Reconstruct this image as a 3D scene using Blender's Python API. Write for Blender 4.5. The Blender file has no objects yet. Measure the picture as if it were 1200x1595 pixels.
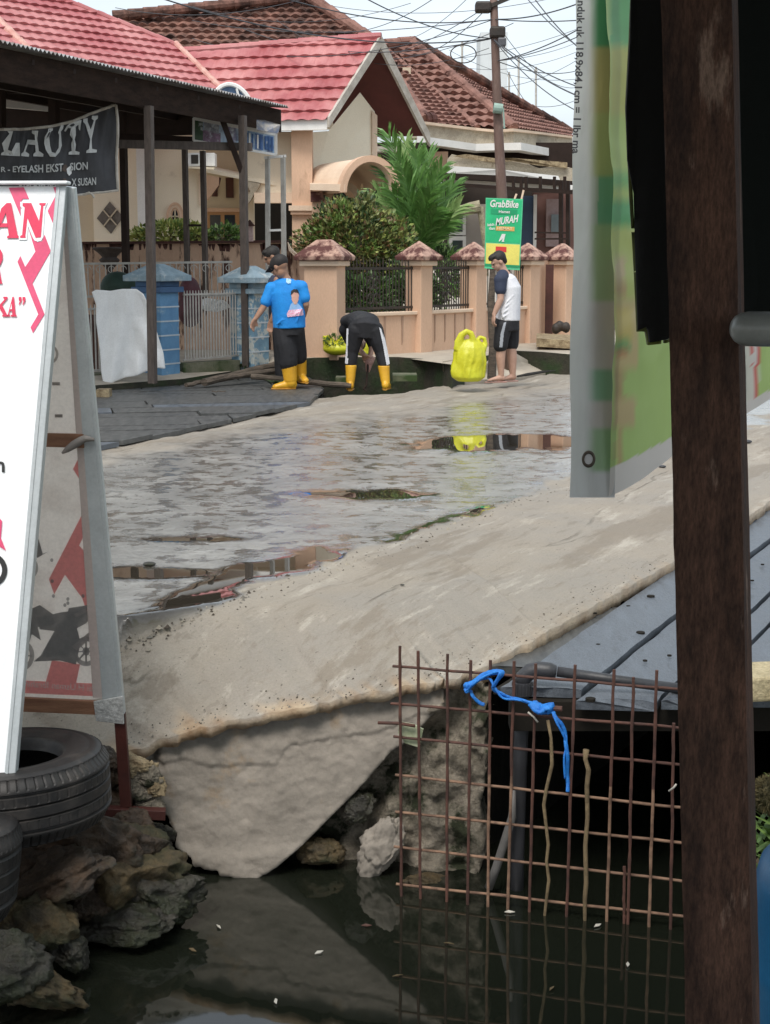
import bpy, bmesh, math, random
from mathutils import Vector, Matrix, noise
from mathutils.bvhtree import BVHTree
R = math.radians
rnd = random.Random(7)
SC = bpy.context.scene
COL = SC.collection
# ------------------------------------------------------------------ camera, sky, sun, exposure
F = 2400.0
TH = math.atan(392 / F)
CAMP = Vector((0, 0, 1.57))
cam = bpy.data.cameras.new('camera')
camo = bpy.data.objects.new('camera', cam)
COL.objects.link(camo)
camo.location = CAMP
camo.rotation_euler = (math.pi / 2 - TH, 0, 0)
cam.sensor_fit = 'VERTICAL'
cam.sensor_height = 24
cam.lens = 24 * F / 1595
cam.clip_start = 0.05
cam.clip_end = 3000
SC.camera = camo
SUN_EL, SUN_AZ = R(58), R(200)
w = bpy.data.worlds.new('World')
SC.world = w
w.use_nodes = True
nt = w.node_tree
nt.nodes.clear()
sky = nt.nodes.new('ShaderNodeTexSky')
sky.sky_type = 'NISHITA'
sky.sun_disc = False
sky.sun_elevation = SUN_EL
sky.sun_rotation = SUN_AZ
sky.dust_density = 3.0
sky.air_density = 1.2
hs = nt.nodes.new('ShaderNodeHueSaturation')
hs.inputs['Saturation'].default_value = 0.4
hs.inputs['Value'].default_value = 1.0
mx = nt.nodes.new('ShaderNodeMix')
mx.data_type = 'RGBA'
wtc = nt.nodes.new('ShaderNodeTexCoord')
wmp = nt.nodes.new('ShaderNodeMapping')
wmp.inputs['Scale'].default_value = (1, 1, 3.5)
wns = nt.nodes.new('ShaderNodeTexNoise')
wns.inputs['Scale'].default_value = 3.0
wns.inputs['Detail'].default_value = 6
wmr = nt.nodes.new('ShaderNodeMapRange')
wmr.inputs[1].default_value = 0.35
wmr.inputs[2].default_value = 0.68
wmr.inputs[3].default_value = 0.25
wmr.inputs[4].default_value = 0.85
nt.links.new(wtc.outputs['Generated'], wmp.inputs[0])
nt.links.new(wmp.outputs[0], wns.inputs['Vector'])
nt.links.new(wns.outputs['Fac'], wmr.inputs[0])
nt.links.new(wmr.outputs[0], mx.inputs[0])
mx.inputs[7].default_value = (6.3, 7.1, 7.75, 1)      # even cloud layer over the sky
bg = nt.nodes.new('ShaderNodeBackground')
bg.inputs[1].default_value = 0.11
wo = nt.nodes.new('ShaderNodeOutputWorld')
nt.links.new(sky.outputs[0], hs.inputs['Color'])
nt.links.new(hs.outputs[0], mx.inputs[6])
nt.links.new(mx.outputs[2], bg.inputs[0])
nt.links.new(bg.outputs[0], wo.inputs[0])
sl = bpy.data.lights.new('sun', 'SUN')
sl.energy = 1.7
sl.angle = R(24)
sl.color = (1, 0.95, 0.88)
so = bpy.data.objects.new('sun', sl)
COL.objects.link(so)
so.rotation_euler = (math.pi / 2 - SUN_EL, 0, math.pi - SUN_AZ)
so.location = (0, 0, 30)
SC.view_settings.view_transform = 'Standard'
SC.view_settings.look = 'None'
SC.view_settings.exposure = 0.6
SC.view_settings.gamma = 1
SC.view_settings.use_curve_mapping = False

# ------------------------------------------------------------------ pixel helpers
FW = Vector((0, math.cos(TH), -math.sin(TH)))
UP = Vector((0, math.sin(TH), math.cos(TH)))
RT = Vector((1, 0, 0))
def ray(px, py):
    return FW + RT * ((px - 600) / F) - UP * ((py - 797.5) / F)
def P(px, py, Y):
    d = ray(px, py)
    return CAMP + d * (Y / d.y)
def G(px, py, z=0.0):
    d = ray(px, py)
    return CAMP + d * ((z - CAMP.z) / d.z)
def PL(px, py, o, n):
    d = ray(px, py)
    return CAMP + d * ((o - CAMP).dot(n) / d.dot(n))
def proj(p):
    v = Vector(p) - CAMP
    z = v.dot(FW)
    return 600 + F * v.dot(RT) / z, 797.5 - F * v.dot(UP) / z
def npl(a, b, c):
    n = (b - a).cross(c - a).normalized()
    if n.dot(CAMP - a) < 0: n = -n
    return n
def V(*a): return Vector(a)
def fb(x, y=0.0, z=0.0, o=4):
    return noise.fractal(Vector((x, y, z)), 0.9, 2.0, o)

# ------------------------------------------------------------------ materials
def mat(name, c1, c2=None, scale=3.0, rough=0.8, bump=0.0, bs=None, metal=0.0, stretch=(1, 1, 1),
        c3=None, s3=1.0, t3=0.62, w3=0.06, spec=0.5, trans=0.0, coat=0.0, detail=6.0, alpha=1.0, r2=None, bd=0.02, grain=0.06, gs=70.0):
    if bump >= .6 and grain < .2: grain = .24
    m = bpy.data.materials.new(name)
    m.use_nodes = True
    t = m.node_tree
    N, L = t.nodes, t.links
    b = N['Principled BSDF']
    b.inputs['Roughness'].default_value = rough
    b.inputs['Metallic'].default_value = metal
    b.inputs['Specular IOR Level'].default_value = spec
    b.inputs['Transmission Weight'].default_value = trans
    b.inputs['Coat Weight'].default_value = coat
    b.inputs['Alpha'].default_value = alpha
    tc = N.new('ShaderNodeTexCoord')
    mp = N.new('ShaderNodeMapping')
    mp.inputs['Scale'].default_value = stretch
    L.new(tc.outputs['Object'], mp.inputs['Vector'])
    c1 = tuple(c1) + (1,)
    if c2 is None: c2 = tuple(v * 0.82 for v in c1[:3])
    c2 = tuple(c2) + (1,)
    n = N.new('ShaderNodeTexNoise')
    n.inputs['Scale'].default_value = scale
    n.inputs['Detail'].default_value = detail
    n.inputs['Roughness'].default_value = 0.62
    L.new(mp.outputs[0], n.inputs['Vector'])
    cr = N.new('ShaderNodeValToRGB')
    cr.color_ramp.elements[0].position = 0.36
    cr.color_ramp.elements[0].color = c2
    cr.color_ramp.elements[1].position = 0.64
    cr.color_ramp.elements[1].color = c1
    L.new(n.outputs['Fac'], cr.inputs[0])
    out = cr.outputs[0]
    if c3 is not None:
        n3 = N.new('ShaderNodeTexNoise')
        n3.inputs['Scale'].default_value = s3
        n3.inputs['Detail'].default_value = 8
        n3.inputs['Roughness'].default_value = 0.65
        L.new(mp.outputs[0], n3.inputs['Vector'])
        r3 = N.new('ShaderNodeMapRange')
        r3.inputs[1].default_value = t3 - w3
        r3.inputs[2].default_value = t3 + w3
        L.new(n3.outputs['Fac'], r3.inputs[0])
        m3 = N.new('ShaderNodeMix')
        m3.data_type = 'RGBA'
        m3.inputs[7].default_value = tuple(c3) + (1,)
        L.new(r3.outputs[0], m3.inputs[0])
        L.new(out, m3.inputs[6])
        out = m3.outputs[2]
    if grain:
        ng = N.new('ShaderNodeTexNoise')
        ng.inputs['Scale'].default_value = gs
        ng.inputs['Detail'].default_value = 5
        ng.inputs['Roughness'].default_value = 0.7
        L.new(mp.outputs[0], ng.inputs['Vector'])
        gr = N.new('ShaderNodeMapRange')
        gr.inputs[1].default_value = 0.35
        gr.inputs[2].default_value = 0.65
        gr.inputs[3].default_value = 1 - grain
        gr.inputs[4].default_value = 1 + grain
        L.new(ng.outputs['Fac'], gr.inputs[0])
        vm = N.new('ShaderNodeVectorMath')
        vm.operation = 'SCALE'
        L.new(out, vm.inputs[0])
        L.new(gr.outputs[0], vm.inputs['Scale'])
        out = vm.outputs[0]
    L.new(out, b.inputs['Base Color'])
    if r2 is not None:
        rr = N.new('ShaderNodeMapRange')
        rr.inputs[1].default_value = 0.35
        rr.inputs[2].default_value = 0.65
        rr.inputs[3].default_value = rough
        rr.inputs[4].default_value = r2
        L.new(n.outputs['Fac'], rr.inputs[0])
        L.new(rr.outputs[0], b.inputs['Roughness'])
    if bump:
        nb = N.new('ShaderNodeTexNoise')
        nb.inputs['Scale'].default_value = bs or scale * 4
        nb.inputs['Detail'].default_value = 8
        nb.inputs['Roughness'].default_value = 0.65
        L.new(mp.outputs[0], nb.inputs['Vector'])
        bp = N.new('ShaderNodeBump')
        bp.inputs['Strength'].default_value = bump
        bp.inputs['Distance'].default_value = bd
        L.new(nb.outputs['Fac'], bp.inputs['Height'])
        L.new(bp.outputs[0], b.inputs['Normal'])
    return m

def see_through(m, fac=.5):
    t = m.node_tree; N, L = t.nodes, t.links; b = N['Principled BSDF']
    tr = N.new('ShaderNodeBsdfTranslucent'); L.new(b.inputs['Base Color'].links[0].from_socket, tr.inputs['Color'])
    x = N.new('ShaderNodeMixShader'); x.inputs[0].default_value = fac
    L.new(b.outputs[0], x.inputs[1]); L.new(tr.outputs[0], x.inputs[2]); L.new(x.outputs[0], N['Material Output'].inputs[0])
    return m
# ------------------------------------------------------------------ mesh builder
def wloc(o):
    v = Vector((0, 0, 0))
    while o is not None:
        v = v + o.location
        o = o.parent
    return v
class MB:
    def __init__(s):
        s.v = []; s.f = []; s.mi = []; s.m = 0
    def poly(s, pts):
        b = len(s.v); s.v += [Vector(p) for p in pts]
        s.f.append(list(range(b, b + len(pts)))); s.mi.append(s.m)
        return s
    def hexa(s, p):
        b = len(s.v); s.v += [Vector(q) for q in p]
        for q in ((3, 2, 1, 0), (4, 5, 6, 7), (0, 1, 5, 4), (1, 2, 6, 5), (2, 3, 7, 6), (3, 0, 4, 7)):
            s.f.append([b + i for i in q]); s.mi.append(s.m)
        return s
    def box(s, c, size, rz=0.0, M=None):
        hx, hy, hz = size[0] / 2, size[1] / 2, size[2] / 2
        M = M or Matrix.Rotation(rz, 3, 'Z')
        c = Vector(c)
        return s.hexa([c + M @ Vector((x * hx, y * hy, z * hz)) for z in (-1, 1) for x, y in ((-1, -1), (1, -1), (1, 1), (-1, 1))])
    def bar(s, a, b, w, h, up=(0, 0, 1)):
        a = Vector(a); b = Vector(b); d = (b - a).normalized()
        u = Vector(up)
        sd = d.cross(u)
        if sd.length < 1e-3: sd = d.cross(Vector((0, 1, 0)))
        sd.normalize(); u = sd.cross(d)
        sd *= w / 2; u *= h / 2
        return s.hexa([a - sd - u, a + sd - u, a + sd + u, a - sd + u, b - sd - u, b + sd - u, b + sd + u, b - sd + u])
    def tube(s, pts, r, n=8, ry=None, side=None, cap=True):
        pts = [Vector(p) for p in pts]
        k = len(pts)
        rs = r if isinstance(r, (list, tuple)) else [r] * k
        rys = ry if isinstance(ry, (list, tuple)) else ([ry] * k if ry else rs)
        base = len(s.v); pu = None
        for i, p in enumerate(pts):
            d = (pts[min(i + 1, k - 1)] - pts[max(i - 1, 0)]).normalized()
            if side is not None:
                u = Vector(side); u = (u - d * u.dot(d)).normalized()
            elif pu is None:
                u = d.cross(Vector((0, 0, 1)))
                if u.length < 0.1: u = d.cross(Vector((0, 1, 0)))
                u.normalize()
            else:
                u = (pu - d * pu.dot(d)).normalized()
            pu = u; vv = d.cross(u)
            for j in range(n):
                a = 2 * math.pi * j / n
                s.v.append(p + u * math.cos(a) * rs[i] + vv * math.sin(a) * rys[i])
        for i in range(k - 1):
            for j in range(n):
                a = base + i * n + j; b = base + i * n + (j + 1) % n
                s.f.append([a, b, b + n, a + n]); s.mi.append(s.m)
        if cap:
            s.f.append([base + j for j in range(n)][::-1]); s.mi.append(s.m)
            s.f.append([base + (k - 1) * n + j for j in range(n)]); s.mi.append(s.m)
        return s
    def ball(s, c, r, n=10, M=None):
        c = Vector(c); r = Vector(r) if isinstance(r, (tuple, list, Vector)) else Vector((r, r, r))
        M = M or Matrix.Identity(3)
        b = len(s.v)
        s.v.append(c + M @ Vector((0, 0, -r.z)))
        for i in range(1, n):
            ph = math.pi * i / n - math.pi / 2
            for j in range(n * 2):
                a = math.pi * j / n
                s.v.append(c + M @ Vector((r.x * math.cos(ph) * math.cos(a), r.y * math.cos(ph) * math.sin(a), r.z * math.sin(ph))))
        s.v.append(c + M @ Vector((0, 0, r.z)))
        q = 2 * n
        for j in range(q):
            s.f.append([b, b + 1 + (j + 1) % q, b + 1 + j]); s.mi.append(s.m)
            t = len(s.v) - 1
            s.f.append([t, b + 1 + (n - 2) * q + j, b + 1 + (n - 2) * q + (j + 1) % q]); s.mi.append(s.m)
        for i in range(n - 2):
            for j in range(q):
                a = b + 1 + i * q + j; c2 = b + 1 + i * q + (j + 1) % q
                s.f.append([a, c2, c2 + q, a + q]); s.mi.append(s.m)
        return s
    def prism(s, pts, off):
        """closed polygon extruded by off"""
        off = Vector(off)
        b = len(s.v); n = len(pts)
        s.v += [Vector(p) for p in pts] + [Vector(p) + off for p in pts]
        s.f.append(list(range(b, b + n))[::-1]); s.mi.append(s.m)
        s.f.append(list(range(b + n, b + 2 * n))); s.mi.append(s.m)
        for i in range(n):
            j = (i + 1) % n
            s.f.append([b + i, b + j, b + n + j, b + n + i]); s.mi.append(s.m)
        return s
    def grid(s, rows):
        b = len(s.v); nr = len(rows); nc = len(rows[0])
        for r in rows: s.v += [Vector(p) for p in r]
        for i in range(nr - 1):
            for j in range(nc - 1):
                a = b + i * nc + j
                s.f.append([a, a + 1, a + nc + 1, a + nc]); s.mi.append(s.m)
        return s
    def mesh(s, name, off):
        me = bpy.data.meshes.new(name)
        me.from_pydata([tuple(v - off) for v in s.v], [], s.f)
        me.polygons.foreach_set('material_index', s.mi)
        return me
    def build(s, name, mats, parent=None, smooth=False, label=None, cat=None, group=None, kind=None,
              recalc=True, remesh=0, sm=0, merge=False, solid=0, bevel=0, base=None):
        if parent is not None: off = wloc(parent)
        elif base is not None: off = Vector(base)
        elif kind: off = Vector((0, 0, 0))
        else:
            xs = [v.x for v in s.v]; ys = [v.y for v in s.v]; zs = [v.z for v in s.v]
            off = Vector(((min(xs) + max(xs)) / 2, (min(ys) + max(ys)) / 2, min(zs)))
        me = s.mesh(name, off)
        if merge or recalc:
            bm = bmesh.new(); bm.from_mesh(me)
            if merge: bmesh.ops.remove_doubles(bm, verts=bm.verts, dist=1e-4)
            if recalc: bmesh.ops.recalc_face_normals(bm, faces=bm.faces)
            bm.to_mesh(me); bm.free()
        o = bpy.data.objects.new(name, me)
        COL.objects.link(o)
        if not isinstance(mats, (list, tuple)): mats = [mats]
        for m in mats: me.materials.append(m)
        mods = []
        if remesh:
            md = o.modifiers.new('r', 'REMESH'); md.mode = 'VOXEL'; md.voxel_size = remesh; mods.append(md)
            if sm:
                m2 = o.modifiers.new('s', 'SMOOTH'); m2.factor = 0.5; m2.iterations = sm; mods.append(m2)
        if solid:
            md = o.modifiers.new('t', 'SOLIDIFY'); md.thickness = solid; md.offset = 0; mods.append(md)
        if bevel:
            md = o.modifiers.new('b', 'BEVEL'); md.width = bevel; md.segments = 2; md.limit_method = 'ANGLE'; mods.append(md)
        if mods:
            dg = bpy.context.evaluated_depsgraph_get()
            me2 = bpy.data.meshes.new_from_object(o.evaluated_get(dg))
            o.modifiers.clear()
            me2.name = name
            o.data = me2
            me2.materials.clear()
            for m in mats: me2.materials.append(m)
            me = me2
        if smooth:
            me.polygons.foreach_set('use_smooth', [True] * len(me.polygons))
        if parent is not None:
            o.parent = parent
        else:
            o.location = off
        tag(o, label, cat, group, kind)
        return o
def tag(o, label=None, cat=None, group=None, kind=None):
    if label: o['label'] = label
    if cat: o['category'] = cat
    if group: o['group'] = group
    if kind: o['kind'] = kind
    return o
def thing(name, loc, label, cat, group=None):
    o = bpy.data.objects.new(name, None)
    COL.objects.link(o)
    o.location = Vector(loc)
    o.empty_display_size = 0.1
    return tag(o, label, cat, group)
def dup(o, delta, label=None):
    def rec(x, par):
        c = x.copy(); COL.objects.link(c)
        if par is not None: c.parent = par
        for ch in x.children: rec(ch, c)
        return c
    c = rec(o, None)
    c.location = o.location + Vector(delta)
    if label: c['label'] = label
    return c
def inpoly(x, y, poly):
    ins = False; j = len(poly) - 1
    for i in range(len(poly)):
        xi, yi = poly[i]; xj, yj = poly[j]
        if (yi > y) != (yj > y) and x < (xj - xi) * (y - yi) / (yj - yi) + xi: ins = not ins
        j = i
    return ins
def interp(tab, x):
    if x <= tab[0][0]: return tab[0][1]
    for (a, b), (c, d) in zip(tab, tab[1:]):
        if x <= c: return b + (d - b) * (x - a) / (c - a)
    return tab[-1][1]
def sstep(a, b, x):
    t = max(0.0, min(1.0, (x - a) / (b - a))); return t * t * (3 - 2 * t)
def textmb(s, size, origin, xdir, ydir, bold=0.0, shear=0.0, width=1.0, depth=0.0, mb=None, maxw=None):
    """writing as flat mesh on the plane given by xdir / ydir"""
    cu = bpy.data.curves.new('t', 'FONT')
    cu.body = s; cu.size = 1.0; cu.offset = bold; cu.shear = shear; cu.resolution_u = 3
    o = bpy.data.objects.new('t', cu); COL.objects.link(o)
    dg = bpy.context.evaluated_depsgraph_get()
    me = bpy.data.meshes.new_from_object(o.evaluated_get(dg))
    xs = [v.co.x for v in me.vertices] or [0, 1]
    wd = max(xs) - min(xs)
    k = size * width
    if maxw: k = maxw / wd
    mb = mb or MB()
    b = len(mb.v)
    xd = Vector(xdir).normalized(); yd = Vector(ydir).normalized()
    for v in me.vertices:
        mb.v.append(Vector(origin) + xd * (v.co.x - min(xs)) * k + yd * v.co.y * size)
    for p in me.polygons:
        mb.f.append([b + i for i in p.vertices]); mb.mi.append(mb.m)
    bpy.data.objects.remove(o); bpy.data.curves.remove(cu); bpy.data.meshes.remove(me)
    return mb
def decal(mb, pts, bvh, step=0.6, off=0.004):
    """a print lying on a curved surface: rays from the given picture outline onto it"""
    xs = [p[0] for p in pts]; ys = [p[1] for p in pts]
    x0, x1, y0, y1 = min(xs), max(xs), min(ys), max(ys)
    nx = max(2, int((x1 - x0) / step)); ny = max(2, int((y1 - y0) / step))
    idx = {}
    def vert(i, j):
        if (i, j) in idx: return idx[(i, j)]
        px = x0 + (x1 - x0) * i / nx; py = y0 + (y1 - y0) * j / ny
        h = bvh.ray_cast(CAMP, ray(px, py).normalized())
        if h[0] is None: idx[(i, j)] = None
        else:
            mb.v.append(h[0] + (CAMP - h[0]).normalized() * off); idx[(i, j)] = len(mb.v) - 1
        return idx[(i, j)]
    for i in range(nx):
        for j in range(ny):
            if inpoly(x0 + (x1 - x0) * (i + .5) / nx, y0 + (y1 - y0) * (j + .5) / ny, pts):
                q = [vert(i, j), vert(i + 1, j), vert(i + 1, j + 1), vert(i, j + 1)]
                if None not in q: mb.f.append(q); mb.mi.append(mb.m)
    return mb
def bvh_of(o):
    off = wloc(o)
    return BVHTree.FromPolygons([v.co + off for v in o.data.vertices], [tuple(p.vertices) for p in o.data.polygons])

def patch(poly, o, n, step, disp, thick=0.0, edge=0.0):
    """irregular sheet inside picture outline poly on plane (o, n); disp(p) moves points along n, back closed by thick"""
    u = n.cross(Vector((0, 0, 1))).normalized()
    if u.x < 0: u = -u
    v = u.cross(n)
    if v.z < 0: v = -v
    pts = [PL(px, py, o, n) for px, py in poly]
    q = [((p - o).dot(u), (p - o).dot(v)) for p in pts]
    x0 = min(a for a, b in q); x1 = max(a for a, b in q); y0 = min(b for a, b in q); y1 = max(b for a, b in q)
    nx = int((x1 - x0) / step) + 1; ny = int((y1 - y0) / step) + 1
    mb = MB(); idx = {}
    cells = set()
    for i in range(nx):
        for j in range(ny):
            x = x0 + (i + .5) * step; y = y0 + (j + .5) * step
            if inpoly(x, y, q): cells.add((i, j))
    def vt(i, j, k):
        if (i, j, k) not in idx:
            x = x0 + i * step; y = y0 + j * step
            p = o + u * x + v * y
            bd = any((a, b) not in cells for a, b in ((i, j), (i - 1, j), (i, j - 1), (i - 1, j - 1)))
            if bd:
                best = None
                for (ax, ay), (bx, by) in zip(q, q[1:] + q[:1]):
                    ex, ey = bx - ax, by - ay; l2 = ex * ex + ey * ey or 1e-9
                    t = max(0, min(1, ((x - ax) * ex + (y - ay) * ey) / l2)); sx, sy = ax + ex * t, ay + ey * t
                    dd = (sx - x) ** 2 + (sy - y) ** 2
                    if best is None or dd < best[0]: best = (dd, sx, sy)
                if best[0] < (step * 1.6) ** 2:
                    w_ = edge * .6 * fb(best[1] * 18, best[2] * 18, 3, 4)
                    p = o + u * (best[1] + w_) + v * (best[2] + w_)
            p = p + n * (disp(p) - (step * .4 if bd else 0)) if k == 0 else p - n * thick
            mb.v.append(p); idx[(i, j, k)] = len(mb.v) - 1
        return idx[(i, j, k)]
    for (i, j) in cells:
        mb.f.append([vt(i, j, 0), vt(i + 1, j, 0), vt(i + 1, j + 1, 0), vt(i, j + 1, 0)]); mb.mi.append(mb.m)
        if thick:
            mb.f.append([vt(i, j, 1), vt(i, j + 1, 1), vt(i + 1, j + 1, 1), vt(i + 1, j, 1)]); mb.mi.append(mb.m)
            for (di, dj), (a, b) in (((-1, 0), ((0, 0), (0, 1))), ((1, 0), ((1, 1), (1, 0))), ((0, -1), ((1, 0), (0, 0))), ((0, 1), ((0, 1), (1, 1)))):
                if (i + di, j + dj) not in cells:
                    A = (i + a[0], j + a[1]); B = (i + b[0], j + b[1])
                    mb.f.append([vt(*A, 0), vt(*B, 0), vt(*B, 1), vt(*A, 1)]); mb.mi.append(mb.m)
    return mb

def leaf(mb, p, d, w, l, roll=None):
    d = Vector(d).normalized()
    s = d.cross(Vector((rnd.uniform(-1, 1), rnd.uniform(-1, 1), rnd.uniform(-1, 1))))
    if s.length < .05: s = d.cross(Vector((0, 0, 1)))
    s.normalize()
    p = Vector(p)
    u = s.cross(d) * l * .12
    mb.poly([p, p + d * l * .5 + s * w / 2 + u, p + d * l])
    mb.poly([p, p + d * l, p + d * l * .5 - s * w / 2 + u])
def foliage(mb, c, r, n, w, l, nm=3, up=0.3, shell=0.55, fl=0.0, lump=.35, seed=0):
    c = Vector(c)
    for _ in range(n):
        while True:
            q = Vector((rnd.uniform(-1, 1), rnd.uniform(-1, 1), rnd.uniform(-1, 1)))
            if .02 < q.length <= 1: break
        k = q.length; q.normalize()
        k = shell + (1 - shell) * k
        k *= 1 + lump * fb(q.x * 2.2 + seed, q.y * 2.2, q.z * 2.2, 3)
        p = c + Vector((q.x * r[0], q.y * r[1], q.z * r[2])) * k
        d = q + Vector((rnd.gauss(0, .5), rnd.gauss(0, .5), rnd.gauss(up, .5)))
        mb.m = min(nm - 1, max(0, int((fb(p.x * 3 + seed, p.y * 3, p.z * 3, 2) + .5 + rnd.uniform(-.35, .35)) * nm)))
        s = rnd.uniform(.7, 1.25)
        leaf(mb, p, d, w * s, l * s)
    mb.m = 0
    return mb
# ------------------------------------------------------------------ material table
M = {}
M['soil'] = mat('soil', (.13, .10, .06), (.05, .045, .03), 2, .95, .6, 12)
M['yard'] = mat('yard', (.30, .27, .22), (.2, .18, .15), 1.5, .9, .3, 20)
M['slab'] = mat('slab_concrete', (.295, .26, .22), (.215, .19, .16), 4, .85, .58, 20, c3=(.27, .20, .13), s3=3.2, t3=.62, w3=.05, bd=.012, detail=10)
M['rubble'] = mat('rubble_concrete', (.33, .285, .225), (.11, .095, .07), 9, .9, 1.0, 34, c3=(.022, .026, .010), s3=4.5, t3=.535, w3=.04)
M['rust_edge'] = mat('crumbled_edge', (.42, .33, .20), (.16, .11, .06), 11, .9, .8, 30)
M['rock_tan'] = mat('rock_tan', (.13, .088, .038), (.035, .026, .013), 7, .65, 1.0, 30, c3=(.028, .03, .010), s3=2.6, t3=.52)
M['rock_brown'] = mat('rock_brown', (.085, .052, .03), (.025, .017, .011), 8, .55, 1.0, 30, c3=(.03, .03, .015), s3=3, t3=.56)
M['rock_grey'] = mat('rock_grey', (.065, .058, .045), (.018, .016, .011), 10, .35, 1.0, 34, c3=(.022, .026, .010), s3=4, t3=.52)
M['rubber'] = mat('rubber', (.022, .020, .019), (.012, .011, .011), 9, .55, .25, 60, c3=(.05, .043, .038), s3=3, t3=.6, bd=.004)
M['rust'] = mat('rust_iron', (.12, .052, .036), (.055, .026, .020), 14, .8, .5, 90, bd=.003)
M['rust_pale'] = mat('rust_iron_pale', (.30, .18, .115), (.12, .068, .045), 16, .8, .5, 90, bd=.003)
M['deckwood'] = mat('weathered_wood', (.125, .142, .165), (.075, .085, .10), 3.5, .34, .9, 16, stretch=(5, 1, 5), c3=(.05, .052, .055), s3=2.6, t3=.66, w3=.08, r2=.55, bd=.004, grain=.3, detail=10)
M['deckwood_dark'] = mat('weathered_wood_dark', (.10, .10, .096), (.05, .051, .05), 4, .5, .6, 9, stretch=(5, 1, 5), bd=.004)
M['deckunder'] = mat('dark_beam', (.022, .019, .015), None, 3, .9, .3, spec=.15)
M['culvert'] = mat('culvert_shade', (.016, .014, .011), (.008, .008, .006), 5, .9, .5, 20, spec=.15)  # near-black colour stands in for the shade under road rim and deck
M['pipe'] = mat('dark_pipe', (.045, .045, .05), (.03, .03, .033), 5, .45, .15, 40)
M['rope'] = mat('blue_rope', (.02, .25, .75), (.015, .15, .55), 20, .45, .5, 70)
M['postwood'] = mat('post_wood', (.15, .080, .055), (.045, .024, .017), 9, .6, 1.0, 40, stretch=(3.0, 3.0, .7), c3=(.30, .20, .15), s3=8, t3=.64, w3=.04, bd=.006, r2=.85, detail=12, spec=.25, grain=.4, gs=90)
M['black_cloth'] = mat('black_cloth', (.004, .004, .003), None, 5, .95, .3, 20)
M['green_black_cloth'] = mat('dark_green_cloth', (.005, .009, .007), None, 5, .95, .3, 20)
M['olive_trim'] = mat('olive_trim', (.14, .16, .02), (.05, .06, .01), 8, .7)
M['pvc'] = mat('grey_pvc', (.30, .31, .29), (.26, .27, .25), 6, .3, .05, 40)
M['barrel'] = mat('blue_plastic', (.015, .14, .29), (.012, .10, .22), 3, .35, .1)
M['algae'] = mat('dry_moss_clump', (.18, .14, .06), (.07, .06, .025), 12, .9, .9, 40)
M['leafA'] = mat('leaf_green', (.09, .17, .035), (.05, .10, .02), 8, .5)
M['leafB'] = mat('leaf_bright', (.17, .26, .06), (.10, .17, .04), 8, .5)
M['leafC'] = mat('leaf_dark', (.05, .095, .028), (.03, .06, .018), 8, .5)
M['leafR'] = mat('leaf_russet', (.22, .12, .055), (.12, .09, .035), 8, .5)
M['leafY'] = mat('leaf_yellow', (.38, .40, .12), (.25, .30, .07), 8, .5)
M['palmA'] = mat('palm_green', (.13, .27, .06), (.07, .17, .035), 6, .4)
M['palmB'] = mat('palm_light', (.32, .45, .17), (.18, .30, .09), 6, .4)
M['bark'] = mat('bark', (.12, .09, .06), None, 10, .9, .6)
M['litter'] = mat('pale_litter', (.55, .52, .45), None, 10, .7)
M['bluelitter'] = mat('blue_litter', (.1, .3, .55), None, 10, .6)

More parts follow.
